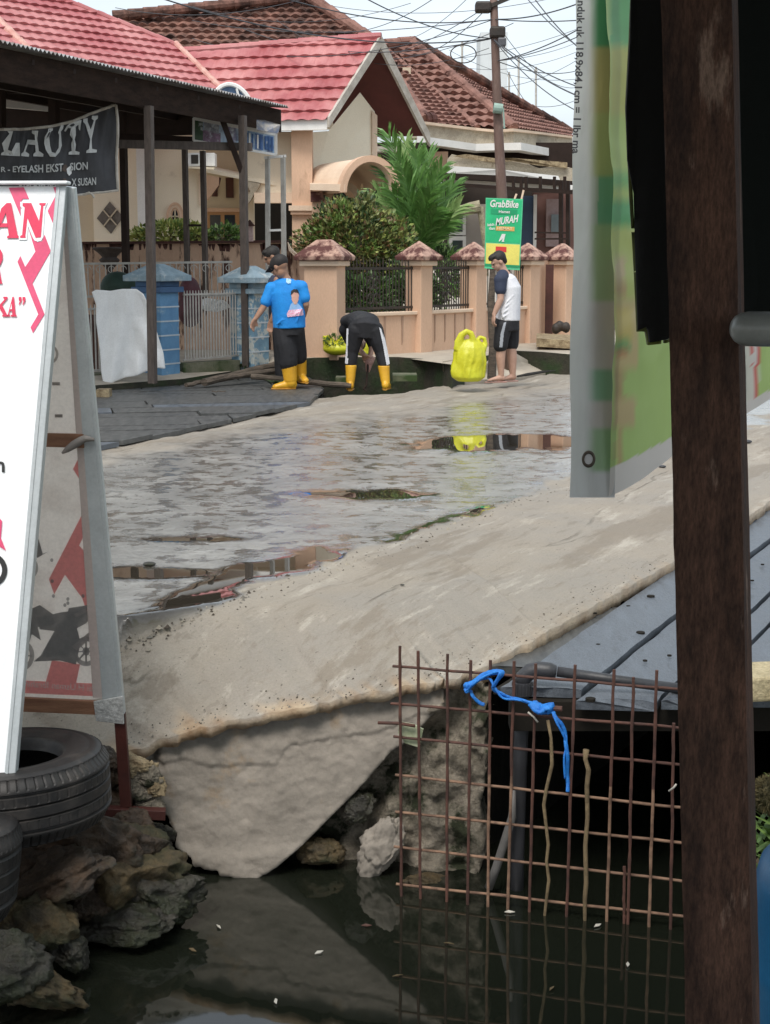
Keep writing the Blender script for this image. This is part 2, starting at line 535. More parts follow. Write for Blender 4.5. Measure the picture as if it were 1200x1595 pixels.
# road material: dry concrete, wet film and puddles taken from the mesh's own wetness attribute
def road_material():
    m = bpy.data.materials.new('road_surface'); m.use_nodes = True
    t = m.node_tree; N, L = t.nodes, t.links; b = N['Principled BSDF']
    at = N.new('ShaderNodeAttribute'); at.attribute_name = 'wetness'
    sp = N.new('ShaderNodeSeparateColor'); L.new(at.outputs['Color'], sp.inputs[0])
    tc = N.new('ShaderNodeTexCoord')
    rot = N.new('ShaderNodeMapping'); rot.inputs['Rotation'].default_value = (0, 0, R(27)); L.new(tc.outputs['Object'], rot.inputs[0])
    mp = N.new('ShaderNodeMapping'); mp.inputs['Scale'].default_value = (1.0, .16, 1.0); L.new(rot.outputs[0], mp.inputs[0])
    def noi(sc, det, vec, rg=.6):
        n = N.new('ShaderNodeTexNoise'); n.inputs['Scale'].default_value = sc; n.inputs['Detail'].default_value = det
        n.inputs['Roughness'].default_value = rg; L.new(vec, n.inputs['Vector']); return n.outputs['Fac']
    def ramp(f, a, b_, ca, cb):
        r = N.new('ShaderNodeValToRGB'); e = r.color_ramp.elements
        e[0].position = a; e[1].position = b_; e[0].color = ca + (1,); e[1].color = cb + (1,); L.new(f, r.inputs[0]); return r.outputs[0]
    def mixc(f, a, b_, bt='MIX'):
        x = N.new('ShaderNodeMix'); x.data_type = 'RGBA'; x.blend_type = bt
        for s_, v in ((0, f), (6, a), (7, b_)):
            if isinstance(v, (int, float)): x.inputs[s_].default_value = v
            elif isinstance(v, tuple): x.inputs[s_].default_value = v + (1,)
            else: L.new(v, x.inputs[s_])
        return x.outputs[2]
    def mr(f, a, b_, c, d):
        r = N.new('ShaderNodeMapRange')
        for i, v in enumerate((a, b_, c, d)): r.inputs[i + 1].default_value = v
        L.new(f, r.inputs[0]); return r.outputs[0]
    def math_(op, a, b_):
        x = N.new('ShaderNodeMath'); x.operation = op
        for i, v in enumerate((a, b_)):
            if isinstance(v, (int, float)): x.inputs[i].default_value = v
            else: L.new(v, x.inputs[i])
        return x.outputs[0]
    O = tc.outputs['Object']; S = mp.outputs[0]
    dry = ramp(noi(2.2, 8, S), .3, .7, (.27, .23, .18), (.385, .34, .28))
    dry = mixc(ramp(noi(1.1, 6, O), .42, .6, (0, 0, 0), (1, 1, 1)), dry, (.30, .27, .23))
    dry = mixc(mr(noi(16, 8, S, .7), .57, .62, 0, .55), dry, (.22, .185, .145)); dry = mixc(mr(noi(7, 8, S, .7), .55, .68, 0, .6), dry, (.58, .53, .45)); dry = mixc(mr(noi(40, 4, O), .66, .70, 0, .7), dry, (.11, .09, .07)); dry = mixc(mr(noi(110, 5, O, .7), .3, .7, 0, .35), dry, (.14, .12, .10)); dry = mixc(mr(noi(3.0, 8, S, .7), .54, .60, 0, .65), dry, (.20, .165, .125))
    # cracks
    wn = N.new('ShaderNodeTexNoise'); wn.inputs['Scale'].default_value = 1.6; wn.inputs['Detail'].default_value = 6; L.new(mp.outputs[0], wn.inputs['Vector'])
    ad = N.new('ShaderNodeVectorMath'); ad.operation = 'MULTIPLY_ADD'; L.new(wn.outputs['Color'], ad.inputs[0]); ad.inputs[1].default_value = (.9, .9, .9); L.new(mp.outputs[0], ad.inputs[2])
    vo = N.new('ShaderNodeTexVoronoi'); vo.feature = 'DISTANCE_TO_EDGE'; vo.inputs['Scale'].default_value = .75; L.new(ad.outputs[0], vo.inputs['Vector'])
    crk = mr(vo.outputs['Distance'], .0, .010, 1, 0)
    crk = math_('MULTIPLY', crk, mr(noi(1.3, 3, O), .5, .6, 0, 1))
    dry = mixc(math_('MULTIPLY', crk, .55), dry, (.14, .12, .09))
    dry = mixc(sp.outputs[2], dry, ramp(noi(9, 8, O), .35, .65, (.22, .12, .05), (.50, .38, .25)))
    wetc = ramp(noi(1.6, 8, O), .35, .65, (.20, .19, .17), (.33, .315, .285))
    film = math_('MULTIPLY', mr(math_('ADD', noi(6.0, 7, O, .66), math_('MULTIPLY', noi(.9, 3, O), .30)), .65, .725, 0, 1), .85)
    wet = sp.outputs[0]; pud = sp.outputs[1]
    wetc = mixc(film, wetc, (.11, .10, .085))
    col = mixc(wet, dry, wetc)
    col = mixc(pud, col, (.05, .042, .032))
    L.new(col, b.inputs['Base Color'])
    patch_ = mr(noi(2.0, 5, S), .45, .62, 0, 1)
    rw = mixc(patch_, (.30, .30, .30), (.55, .55, .55))
    rw = mixc(film, rw, (.12, .12, .12))
    rg = mixc(wet, (.82, .82, .82), rw)
    rg = mixc(pud, rg, (.015, .015, .015))
    L.new(rg, b.inputs['Roughness'])
    b.inputs['Specular IOR Level'].default_value = .5
    cw = math_('MULTIPLY', wet, 1.0)
    L.new(cw, b.inputs['Coat Weight']); L.new(mixc(pud, mixc(film, (.24, .24, .24), (.035, .035, .035)), (.01, .01, .01)), b.inputs['Coat Roughness']); b.inputs['Coat IOR'].default_value = 1.33
    # relief: streaky trowel marks when dry, small ripples when wet, none in puddles
    rp = noi(9, 6, O, .62)
    rp2 = noi(24, 3, O, .5)
    hgt = math_('ADD', math_('MULTIPLY', rp, 1.0), math_('MULTIPLY', rp2, .30))
    tro = math_('ADD', math_('MULTIPLY', noi(9, 9, S, .65), 1.1), math_('MULTIPLY', noi(45, 6, O), .35))
    tro = math_('SUBTRACT', tro, math_('MULTIPLY', crk, .7))
    hm = N.new('ShaderNodeMix'); hm.data_type = 'FLOAT'; L.new(wet, hm.inputs[0]); L.new(tro, hm.inputs[2]); L.new(hgt, hm.inputs[3])
    bp = N.new('ShaderNodeBump'); bp.inputs['Distance'].default_value = .018
    st = math_('MULTIPLY', mixc(wet, (.8, .8, .8), mixc(film, (1.0, 1.0, 1.0), (.22, .22, .22))), math_('SUBTRACT', 1.0, pud))
    L.new(st, bp.inputs['Strength']); L.new(hm.outputs[0], bp.inputs['Height'])
    L.new(bp.outputs[0], b.inputs['Normal'])
    L.new(bp.outputs[0], b.inputs['Coat Normal'])
    return m
M['road'] = road_material()

# ------------------------------------------------------------------ the road and its shoulder
def deckline(x585, Y, z=-.06):
    return V(x585 + .47 * (Y - 5.85), Y, z)
near = [(0, V(-4.2, 4.2, -.45)), (.8, V(-1.9, 5.9, -.42)), (1, P(150, 1182, 6.25)), (1.1, P(205, 1168, 6.25)), (1.22, P(270, 1150, 6.25)), (1.36, P(330, 1128, 6.25)), (1.55, P(450, 1106, 6.25)),
        (1.8, P(560, 1082, 6.25)), (2, P(650, 1066, 6.25)), (2.2, P(712, 1056, 6.27)), (2.45, P(765, 1034, 6.42)), (3, G(852, 985, -.09)), (4, G(1045, 878, -.07)), (5, G(1165, 806, -.05)),
        (6, deckline(.43, 13)), (7, deckline(.43, 17)), (8, deckline(.43, 25, -.02)), (9, deckline(.43, 60, 0))]
far = [(0, V(-9.0, .6, 0)), (1, V(-4.75, 8.5, 0)), (2, G(158, 692)), (3, G(340, 656)), (4, G(480, 622)), (4.5, G(560, 613)), (5, G(625, 612)), (5.5, G(700, 600)), (6, G(765, 598)), (6.6, G(866, 580)),
       (7, G(905, 571)), (8, V(5.6, 28, 0)), (9, V(22, 60, 0))]
def tabv(t, s):
    for (a, p), (c, q) in zip(t, t[1:]):
        if s <= c: return p.lerp(q, (s - a) / (c - a))
    return t[-1][1]
yN = [(100, 1035), (190, 1002), (300, 958), (400, 912), (500, 882), (560, 866), (600, 850), (700, 815), (800, 778), (887, 748), (1000, 705), (1200, 655), (2000, 500)]
yF = [(0, 735), (150, 708), (250, 692), (400, 664), (560, 646), (700, 627), (885, 603), (1200, 560), (2000, 480)]
def ell(x, y, cx, cy, rx, ry, sl=0.0):
    y2 = y - sl * (x - cx)
    return 1 - math.hypot((x - cx) / rx, (y2 - cy) / ry)
rows = []; masks = []
NS, NT = 560, 230
for i in range(NS):
    s = 9 * i / (NS - 1)
    if s < 8: pass
    a = tabv(near, s); b = tabv(far, s)
    row = []; mk = []
    L_ = (b - a).length
    ka = .45 if s > 2.3 else 1
    a = a + V(fb(s * 9, 0, 4) * .035 * ka, fb(s * 9, 3, 4) * .05 * ka, fb(s * 12, 8) * .015 * ka)
    for j in range(NT):
        t = (j / (NT - 1)) ** 1.25
        p = a.lerp(b, t)
        dist = t * L_
        dl = .95 if s < 3 else 1.6; p.z = a.z * (1 - sstep(0, dl, dist)) + b.z * sstep(0, dl, dist)
        px, py = proj(p) if p.y > 2 else (-500, 1500)
        ns = fb(p.x * 1.3, p.y * 1.3, 7, 5)
        dn = interp(yN, px) - py + ns * 22 + fb(p.x * 6, p.y * 6, 2) * 7
        df = py - interp(yF, px) + ns * 16
        wet = sstep(-3, 9, dn) * sstep(-10, 22, df)
        q = fb(p.x * 2.2, p.y * 2.2, 11, 5) * .55 + fb(p.x * 9, p.y * 9, 3, 3) * .2
        pu = max(ell(px, py, 790, 690, 190, 15, -.01), ell(px, py, 690, 822, 130, 20, -.33), ell(px, py, 375, 905, 175, 30, -.30) , ell(px, py, 615, 765, 60, 7, 0) - .25,
                 ell(px, py, 240, 895, 130, 14, .0) - .05, ell(px, py, 235, 975, 100, 20, -.35), ell(px, py, 560, 770, 200, 14, 0) - .3, ell(px, py, 300, 840, 180, 10, 0) - .35)
        pud = sstep(-.02, .24, pu + q * .55) * wet
        edge = (1 - sstep(.02, .16 + .12 * fb(s * 14, 5), dist)) * (1 if s > .9 else 0) * (sstep(-.2, .25, fb(s * 8, 1, 1)))
        if s > 2.2: edge *= .3
        hgt = .022 * fb(p.x * .9, p.y * .9, 5, 3) + .012 * fb(p.x * 3.5, p.y * 3.5, 5, 4) * (1 - wet) + .010 * fb(p.x * 12, p.y * 12, 5, 3) * (1 - sstep(0, 1.2, dist))
        p.z = (p.z + hgt * sstep(0, .3, t + .05)) * (1 - pud) + b.z * pud
        row.append(p); mk.append((wet, pud, max(0, min(1, edge * .8)), 1))
    rows.append(row); masks.append(mk)
mb = MB()
sk = []
for k, (dz, dy) in enumerate(((-1.6, .10), (-.5, .07), (-.2, .035), (-.05, .0))):
    pass
full = []
fm = []
for i, (row, mk) in enumerate(zip(rows, masks)):
    e = row[0]
    s_ = 9 * i / (NS - 1)
    bk = .34 if s_ < 2.35 else .05
    th_ = (.045 if s_ < 2.3 else .07) + .02 * fb(s_ * 20, 4, 4)
    sk_ = [V(e.x - .05, e.y + bk, -1.75), V(e.x - .03, e.y + bk, e.z - .10), V(e.x, e.y + .012 + fb(i * .21, 1) * .012, e.z - th_)]
    e2 = row[-1]
    full.append(sk_ + row + [V(e2.x - .02, e2.y + .01, -.09), V(e2.x - .04, e2.y + .02, -.9)])
    fm.append([(0, 0, .0, 1), (0, 0, .3, 1), (0, 0, .9, 1)] + mk + [(1, 0, 0, 1), (1, 0, 0, 1)])
mb.grid(full)
nc_ = len(full[0]) - 1
for i_ in range(NS - 1):
    for j_ in range(2 if i_ > .9 / 9 * NS else 0): mb.mi[i_ * nc_ + j_] = 1
road = mb.build('road', [M['road'], M['culvert']], kind='structure', smooth=True, recalc=False)
ca = road.data.color_attributes.new('wetness', 'FLOAT_COLOR', 'POINT')
flat = []
for r_ in fm:
    for c in r_: flat += list(c)
ca.data.foreach_set('color', flat)
# canal bed: one sheet reaching the horizon
mb = MB(); mb.grid([[V(x, y, -1.8) for x in (-1500, 0, 1500)] for y in (-300, 0, 2000)])
mb.build('ground', M['soil'], kind='structure')

# loose grit along the puddle edge and the broken rim
mb = MB(); rg_ = random.Random(5)
dpr = bvh_of(road)
def grit(px, py, s):
    h = dpr.ray_cast(CAMP, ray(px, py).normalized())
    if h[0] is None: return
    p = h[0]; k = 5; b0_ = len(mb.v); r = [s * rg_.uniform(.6, 1.2) for _ in range(k)]
    for i in range(k):
        an = 2 * math.pi * i / k; mb.v.append(p + V(math.cos(an) * r[i], math.sin(an) * r[i], -.002))
    mb.v.append(p + V(0, 0, s * rg_.uniform(.5, .9)))
    for i in range(k): mb.f.append([b0_ + i, b0_ + (i + 1) % k, b0_ + k]); mb.mi.append(mb.m)
for _ in range(380):
    px = rg_.uniform(170, 900); mb.m = rg_.randrange(3)
    py = interp(yN, px) + abs(rg_.gauss(0, 1)) * 12 + rg_.uniform(-8, 4)
    grit(px, py, rg_.uniform(.003, .010) * (1 if rg_.random() < .92 else 2))
for _ in range(500):
    px = rg_.uniform(180, 1040); mb.m = rg_.randrange(3)
    e_ = interp([(150, 1182), (205, 1168), (330, 1128), (450, 1106), (650, 1066), (765, 1034), (852, 985), (1045, 878)], px)
    grit(px, e_ - abs(rg_.gauss(0, 1)) * 16 - 3, rg_.uniform(.002, .008))
for _ in range(700):
    grit(rg_.uniform(180, 1040), rg_.uniform(780, 1100), rg_.uniform(.0015, .0045))
mb.build('grit', [mat('grit_pale', (.34, .30, .24), None, 30, .9), mat('grit_grey', (.18, .165, .14), None, 30, .9), mat('grit_dark', (.07, .055, .04), None, 30, .9)], kind='stuff', recalc=False, label='loose grit and crumbs of concrete along the puddle edge and broken road rim', cat='grit')
# ------------------------------------------------------------------ canal water
def water_material():
    m = bpy.data.materials.new('canal_water'); m.use_nodes = True
    t = m.node_tree; N, L = t.nodes, t.links; b = N['Principled BSDF']
    b.inputs['Base Color'].default_value = (.010, .012, .008, 1)
    b.inputs['Roughness'].default_value = .03
    b.inputs['IOR'].default_value = 1.6
    b.inputs['Specular IOR Level'].default_value = .75
    tc = N.new('ShaderNodeTexCoord'); n = N.new('ShaderNodeTexNoise'); n.inputs['Scale'].default_value = 1.8; n.inputs['Detail'].default_value = 3
    L.new(tc.outputs['Object'], n.inputs['Vector'])
    bp = N.new('ShaderNodeBump'); bp.inputs['Strength'].default_value = .05; bp.inputs['Distance'].default_value = .02
    L.new(n.outputs['Fac'], bp.inputs['Height']); L.new(bp.outputs[0], b.inputs['Normal'])
    return m
M['water'] = water_material()
mb = MB(); mb.grid([[V(x, y, -1.0) for x in (-9, 0, 9)] for y in (-3, 3, 6.6)])
mb.grid([[V(x, y, -1.0) for x in (.2, 4, 14)] for y in (6.6, 10, 22)])
mb.build('canal_water', M['water'], kind='structure', recalc=False)

# ------------------------------------------------------------------ leaning slab and rubble wall
sa, sb, sc_ = P(190, 1180, 6.31), P(690, 1075, 6.31), P(400, 1365, 6.17)
n = npl(sa, sb, sc_)
outl = [(204, 1176), (262, 1153), (330, 1131), (390, 1118), (450, 1109), (520, 1092), (590, 1078), (650, 1068), (692, 1072), (694, 1092), (640, 1150), (610, 1170), (560, 1228), (520, 1268), (470, 1318), (430, 1352), (400, 1370), (372, 1368), (340, 1360), (300, 1342),
        (277, 1325), (272, 1300), (262, 1276), (238, 1262), (228, 1235), (236, 1215), (212, 1196)]
flk = [(300, 1180), (360, 1180), (440, 1148), (520, 1140), (560, 1120), (640, 1105), (700, 1070)]
def sdisp(p):
    px, py = proj(p)
    d = .012 * fb(p.x * 3, p.z * 3, 1, 4) + .006 * fb(p.x * 16, p.z * 16, 2, 4)
    lim = interp([(200, 1200), (290, 1180), (330, 1195), (430, 1188), (450, 1160), (520, 1150), (590, 1140), (640, 1118), (700, 1098)], px) + 6 * fb(p.x * 12, 0, 3)
    d += -.009 * sstep(lim - .6, lim + .8, py); d += .003 * fb(p.x * 45, p.z * 45, 2, 4) + .004 * abs(fb(p.x * 7, p.z * 7, 8, 4))
    bot = interp([(270, 1320), (340, 1338), (440, 1325), (700, 1300)], px)
    d += .02 * sstep(bot - 15, bot + 8, py)
    if px < 262: d -= .07 * sstep(262, 225, px) * (.5 + fb(p.x * 25, p.z * 25, 3, 4))
    return d
mb = patch(outl, sc_, n, .009, sdisp, .16, .022)
mb.build('concrete_slab', M['slab'], smooth=True, recalc=False, label='big smooth grey plastered slab leaning into the canal under the road edge', cat='concrete slab')
wa, wb, wc = P(450, 1300, 6.43), P(760, 1080, 6.37), P(600, 1380, 6.35)
n2 = npl(wa, wb, wc)
outl = [(380, 1385), (420, 1330), (560, 1190), (640, 1110), (690, 1066), (740, 1052), (762, 1078), (756, 1130), (762, 1180), (752, 1240), (758, 1300), (750, 1350), (744, 1400), (600, 1405), (380, 1400)]
def rdisp(p):
    q = Vector((p.x * 5, p.z * 5, p.y * 2))
    c = noise.voronoi(q)[0]
    d = .12 * (c[1] - c[0]) + .05 * fb(p.x * 8, p.z * 8, 3, 5) + .02 * fb(p.x * 30, p.z * 30, 1, 3)
    px, py = proj(p)
    if px > 640: d = d * .75 + .03
    if py > 1345: d += .05
    crack = abs((px - 400) * .78 + (py - 1370) * .86 - 22)
    return d - .06 * (1 - sstep(10, 40, crack))
mb = patch(outl, wc, n2, .0135, rdisp, .3, .03)
mb.build('rubble_wall', M['rubble'], smooth=True, recalc=False, label='crumbling mossy rubble wall behind the rusty rebar grid beside the dark culvert', cat='wall')
# broken stones lodged in the gap between slab and wall
def rock(px, py, Y, r, m, label, sq=(1, 1, 1), seed=0, rot=0, name='rock', sharp=.35, base=None):
    c = P(px, py, Y)
    bm = bmesh.new(); bmesh.ops.create_icosphere(bm, subdivisions=5, radius=1)
    Mr = Matrix.Rotation(rot, 3, 'Y')
    mb = MB()
    planes = [(Vector((random.Random(seed * 31 + k).gauss(0, 1), random.Random(seed * 37 + k).gauss(0, 1), random.Random(seed * 41 + k).gauss(0, 1))).normalized(), .55 + .35 * random.Random(seed * 43 + k).random()) for k in range(11)]
    for v in bm.verts:
        p = v.co.copy() * (1 + .0)
        for nn, dd in planes:
            e = p.dot(nn) - dd
            if e > 0: p -= nn * e * .92
        p *= 1 + sharp * .6 * fb(p.x * 2 + seed, p.y * 2, p.z * 2, 5) + .05 * fb(p.x * 9 + seed, p.y * 9, p.z * 9, 3) + .07 * fb(p.x * 5 + seed, p.y * 5, p.z * 5, 4) + .05 * abs(fb(p.x * 22, p.y * 22, p.z * 22 + seed, 3))
        p = Mr @ Vector((p.x * sq[0], p.y * sq[1], p.z * sq[2])) * r
        mb.v.append(c + p)
    for f in bm.faces: mb.f.append([v.index for v in f.verts]); mb.mi.append(0)
    bm.free()
    return mb.build(name, m, smooth=True, label=label, cat='rock', group='rocks piled along the canal bank' if name == 'rock' else 'small stones in the crumbling bank')
rock(188, 1366, 5.75, .25, M['rock_tan'], 'large yellow-brown stained rock under the foot of the sign frame', (1.05, 1, .8), 1)
rock(88, 1372, 5.45, .24, M['rock_brown'], 'flat reddish brown rock tilted beneath the big tyre', (1.25, .8, .42), 2, -.45)
rock(64, 1440, 5.3, .16, M['rock_tan'], 'angular yellowish rock with green moss below the lower tyre', (1.05, 1, .75), 3, .3)
rock(228, 1385, 5.72, .20, M['rock_grey'], 'dark wet grey rock against the corner of the concrete slab', (1.25, .9, .55), 4, .1)
rock(196, 1440, 5.55, .145, M['rock_grey'], 'low jagged grey rock breaking the water surface', (1.3, .9, .5), 5, -.1)
rock(45, 1530, 5.0, .15, M['rock_tan'], 'mossy green rock at the waterline in the lower left corner', (1.35, .9, .55), 6, .35)
rock(-10, 1500, 4.95, .16, M['rock_grey'], 'dark mossy rock cut by the left edge below the tyres', (1.2, .9, .8), 8, .1)
rock(120, 1310, 5.75, .24, M['rock_brown'], 'dark brown rock directly behind and under the upper tyre', (1.3, .8, .7), 9, .1)
rock(20, 1380, 5.75, .28, M['rock_brown'], 'dark rock behind the lower tyre at the left edge', (1.1, .9, .9), 10, .1)
rock(500, 1330, 6.27, .085, M['rock_tan'], 'small mossy stone in the dark gap beside the slab', (1.2, .7, .8), 13)
rock(560, 1260, 6.28, .08, M['rock_grey'], 'small dark stone wedged halfway up the gap beside the slab', (1, .7, .9), 14)
rock(598, 1322, 6.22, .12, M['slab'], 'pale broken concrete lump left of the rebar grid', (.8, .6, 1.2), 15, .5)
rock(668, 1375, 6.15, .075, M['rock_tan'], 'small mossy stone at the water behind the rebar grid', (1.5, .8, .6), 16, .2)
rock(222, 1215, 6.2, .085, M['rust_edge'], 'crumbly rust-coloured stone at the left end of the slab', (.8, .7, 1.3), 17, .1)
for k, (x, y, s_, m_) in enumerate([(205, 1190, .07, 'rust_edge'), (228, 1206, .06, 'rubble'), (212, 1230, .075, 'rubble'), (240, 1225, .05, 'rust_edge'), (215, 1285, .08, 'rock_brown'), (245, 1300, .07, 'rock_grey'), (232, 1255, .055, 'rubble'), (160, 1195, .10, 'rock_brown'), (120, 1180, .11, 'rubble'), (165, 1250, .10, 'rock_brown'), (252, 1340, .07, 'rock_grey'), (262, 1372, .06, 'rock_tan'), (140, 1400, .09, 'rock_brown'), (20, 1440, .12, 'rock_brown'), (110, 1480, .08, 'rock_grey')]):
    rock(x, y, 6.16 - .004 * max(0, y - 1250) * (1 if x < 230 else 0), s_, M[m_], 'small broken stone of the crumbling bank between the tyres and the concrete slab', (1.15, .8, .85), 30 + k, .3 * (k % 3), 'bank_stone')
# soil bank behind the rocks
mb = MB()
rr = []
for i in range(40):
    x = -4.2 + 3.02 * i / 39
    rr.append([V(x, 6.35 - .1 * j + .05 * fb(x * 3, j), -.50 - .10 * j + .05 * fb(x * 4, j * .7, 2) - (.5 * sstep(-1.0, -.75, x)) * j * .1) for j in range(15)])
mb.grid(rr)
mb.build('canal_bank', M['soil'], kind='structure', smooth=True, recalc=False)

# ------------------------------------------------------------------ tyres
def tyre(c, Rr, w, label, tilt=(0, 0)):
    c = Vector(c)
    t = thing('tyre', c - V(0, 0, w / 2), label, 'tyre', 'old tyres stacked on the bank')
    prof = [(.60, -.28), (.585, -.40), (.62, -.47), (.72, -.5), (.84, -.5), (.92, -.47), (.965, -.42), (.985, -.36)]
    def ring(pr, lo=0, n=120, treadf=None):
        rws = []
        for i in range(n + 1):
            a = 2 * math.pi * i / n
            row = []
            for r, z in pr:
                rad = r * Rr; zz = z * w
                row.append(V(rad * math.cos(a), rad * math.sin(a), zz))
            rws.append(row)
        return rws
    Mt = Matrix.Rotation(tilt[0], 3, 'X') @ Matrix.Rotation(tilt[1], 3, 'Y')
    side = [(.52, -.30), (.545, -.36), (.56, -.43), (.60, -.47), (.63, -.455), (.70, -.50), (.80, -.515), (.84, -.500), (.845, -.512), (.90, -.49), (.935, -.455)]
    inner = [(.52, -.30), (.60, -.33), (.80, -.36), (.90, -.30), (.94, 0), (.90, .30), (.80, .36), (.60, .33), (.52, .30)]
    for sgn, nm in ((1, 'sidewall'), (-1, 'sidewall')):
        mb = MB(); mb.grid([[c + Mt @ V(v.x, v.y, -sgn * v.z) for v in r] for r in ring(side)]); mb.build(nm, M['rubber'], t, smooth=True)
    mb = MB(); mb.grid([[c + Mt @ v for v in r] for r in ring(inner)]); mb.build('inner_lining', M['rubber'], t, smooth=True)
    # tread: four grooves, shoulder sipes
    n = 360
    zs = []
    for z in [k / 46 - .5 for k in range(47)]: zs.append(z)
    rws = []
    for i in range(n + 1):
        a = 2 * math.pi * i / n; row = []
        for z in zs:
            r = 1.0 - .065 * sstep(.30, .5, abs(z)) ** 1.2 * 1.0
            for g in (-.27, -.09, .09, .27):
                if abs(z - g) < .017: r -= .028
            if abs(z) > .33 and (i % 5 == 0): r -= .014
            if .12 < abs(z) < .25 and (i % 6 == 0): r -= .006
            row.append(c + Mt @ V(r * Rr * math.cos(a), r * Rr * math.sin(a), z * w * .93))
        rws.append(row)
    mb = MB(); mb.grid(rws); mb.build('tread', M['rubber'], t, smooth=False)
    return t
tyre(P(10, 1170, 5.5) - V(0, 0, .135), .378, .27, 'black car tyre lying flat beside the foot of the sign, upper one of the pair', (R(-2), R(-2)))
tyre(P(-122, 1268, 5.05) - V(0, 0, .17), .325, .34, 'black car tyre at the left edge, lower and nearer one of the pair', (R(-4), R(7)))
# ------------------------------------------------------------------ timber deck over the canal
root = thing('timber_deck', (1.2, 6.5, -.14), 'weathered blue-grey plank deck crossing the canal behind the near wooden post', 'plank deck')
seams = [.09, .395, .74, 1.075, 1.225, 1.56, 1.9, 2.24, 2.6, 3.0]
D = V(.47, 1, 0).normalized(); SD = V(1, -.47, 0).normalized()
fronts = [6.42, 5.98, 5.86, 5.85, 5.87, 5.84, 5.86, 5.85, 5.86]
for k in range(9):
    a0, a1 = seams[k] + .008, seams[k + 1] - .016
    mb = MB(); rws = []
    ln = 9.5 if k else 1.25
    y0 = fronts[k]
    for side_ in range(2):
        pass
    nl = int(ln / .08)
    top = []
    for i in range(nl + 1):
        y = y0 + ln * .9 * i / nl
        r_ = []
        for j in range(7):
            f = j / 6
            x = a0 + (a1 - a0) * f + .47 * (y - 5.85)
            z = -.13 + (.012 if k in (1,) else 0) - .016 * (1 if k == 0 else 0) + .004 * fb(x * 3 + k * 9, y * 1.5, k, 3) + .007 * fb(k * 3.3, y * .5, k)
            if j in (0, 6): z -= .006
            ex = .006 * fb(y * 4, k * 5 + j * .5, 2, 3)
            fr = .035 * fb(x * 6, k, 7, 3) if i == 0 else 0
            r_.append(V(x + (ex if j in (0, 6) else 0), y + fr - .02 * (f - .5) * (i == 0), z))
        lo = [p - V(0, 0, .035) for p in r_]
        top.append([lo[0]] + r_ + [lo[-1]])
    mb.grid(top)
    mb.poly([p for p in top[0]]); mb.poly([p for p in top[-1]][::-1])
    mb.build('plank', M['deckwood_dark'] if k == 0 else M['deckwood'], root)
for k, (px, py) in enumerate([(998, 988), (1014, 931), (979, 945), (927, 956), (932, 1005), (921, 991), (1005, 1030), (1043, 1022), (920, 1092), (1172, 905), (1188, 880)]):
    c = G(px, py, -.122)
    mb = MB(); mb.tube([c, c + V(0, 0, .006 if k not in (0, 1, 8) else .012)], .010 if k not in (0, 1, 8) else .02, 10); mb.build('nail', M['deckunder'], root)
mb = MB()
mb.box((2.0, 5.98, -.225), (3.0, .10, .12))
mb.bar(V(1.2, 7.4, -.24), V(6, 7.4, -.24), .12, .12)
mb.build('bearer', M['deckunder'], root)
mb = MB(); mb.prism([V(.45, 6.2, -.19), V(3.0, 5.9, -.19), V(7.5, 14.5, -.19), V(4.6, 14.6, -.19)], V(0, 0, -.02)); mb.build('light_block', M['deckunder'], root)  # added sheet that stops light coming through the plank gaps
# right bank below the deck
mb = MB()
mb.grid([[V(1.38 + .42 * i + .05 * fb(j * .9, i), 4.2 + .17 * j, -1.1 + .30 * sstep(0, 1, i) + .30 * sstep(4, 10, j) * sstep(0, 1, i) + .05 * fb(i * .8, j * .8, 2)) for i in range(8)] for j in range(12)])
mb.build('right_bank', M['soil'], kind='structure', smooth=True)
# side wall added to keep the culvert dark
mb = MB(); mb.box((4.8, 9.0, -.95), (.3, 8, 1.5), R(-25))
mb.build('culvert_light_block', M['rubble'], label='added side wall that darkens the culvert under the far end of the plank deck', cat='wall')
mb = MB(); mb.box((1.245, 5.72, -.085), (.13, .12, .075), R(10))
b_ = P(1190, 1065, 5.75)
mb = MB(); mb.box((b_.x + .06, 5.9, -.07), (.26, .24, .10), R(8))
o = mb.build('sandstone_block', mat('block', (.50, .42, .26), (.34, .28, .16), 9, .9, .6, 30), bevel=.012, label='rough yellowish stone block on the deck beside the near post', cat='block')

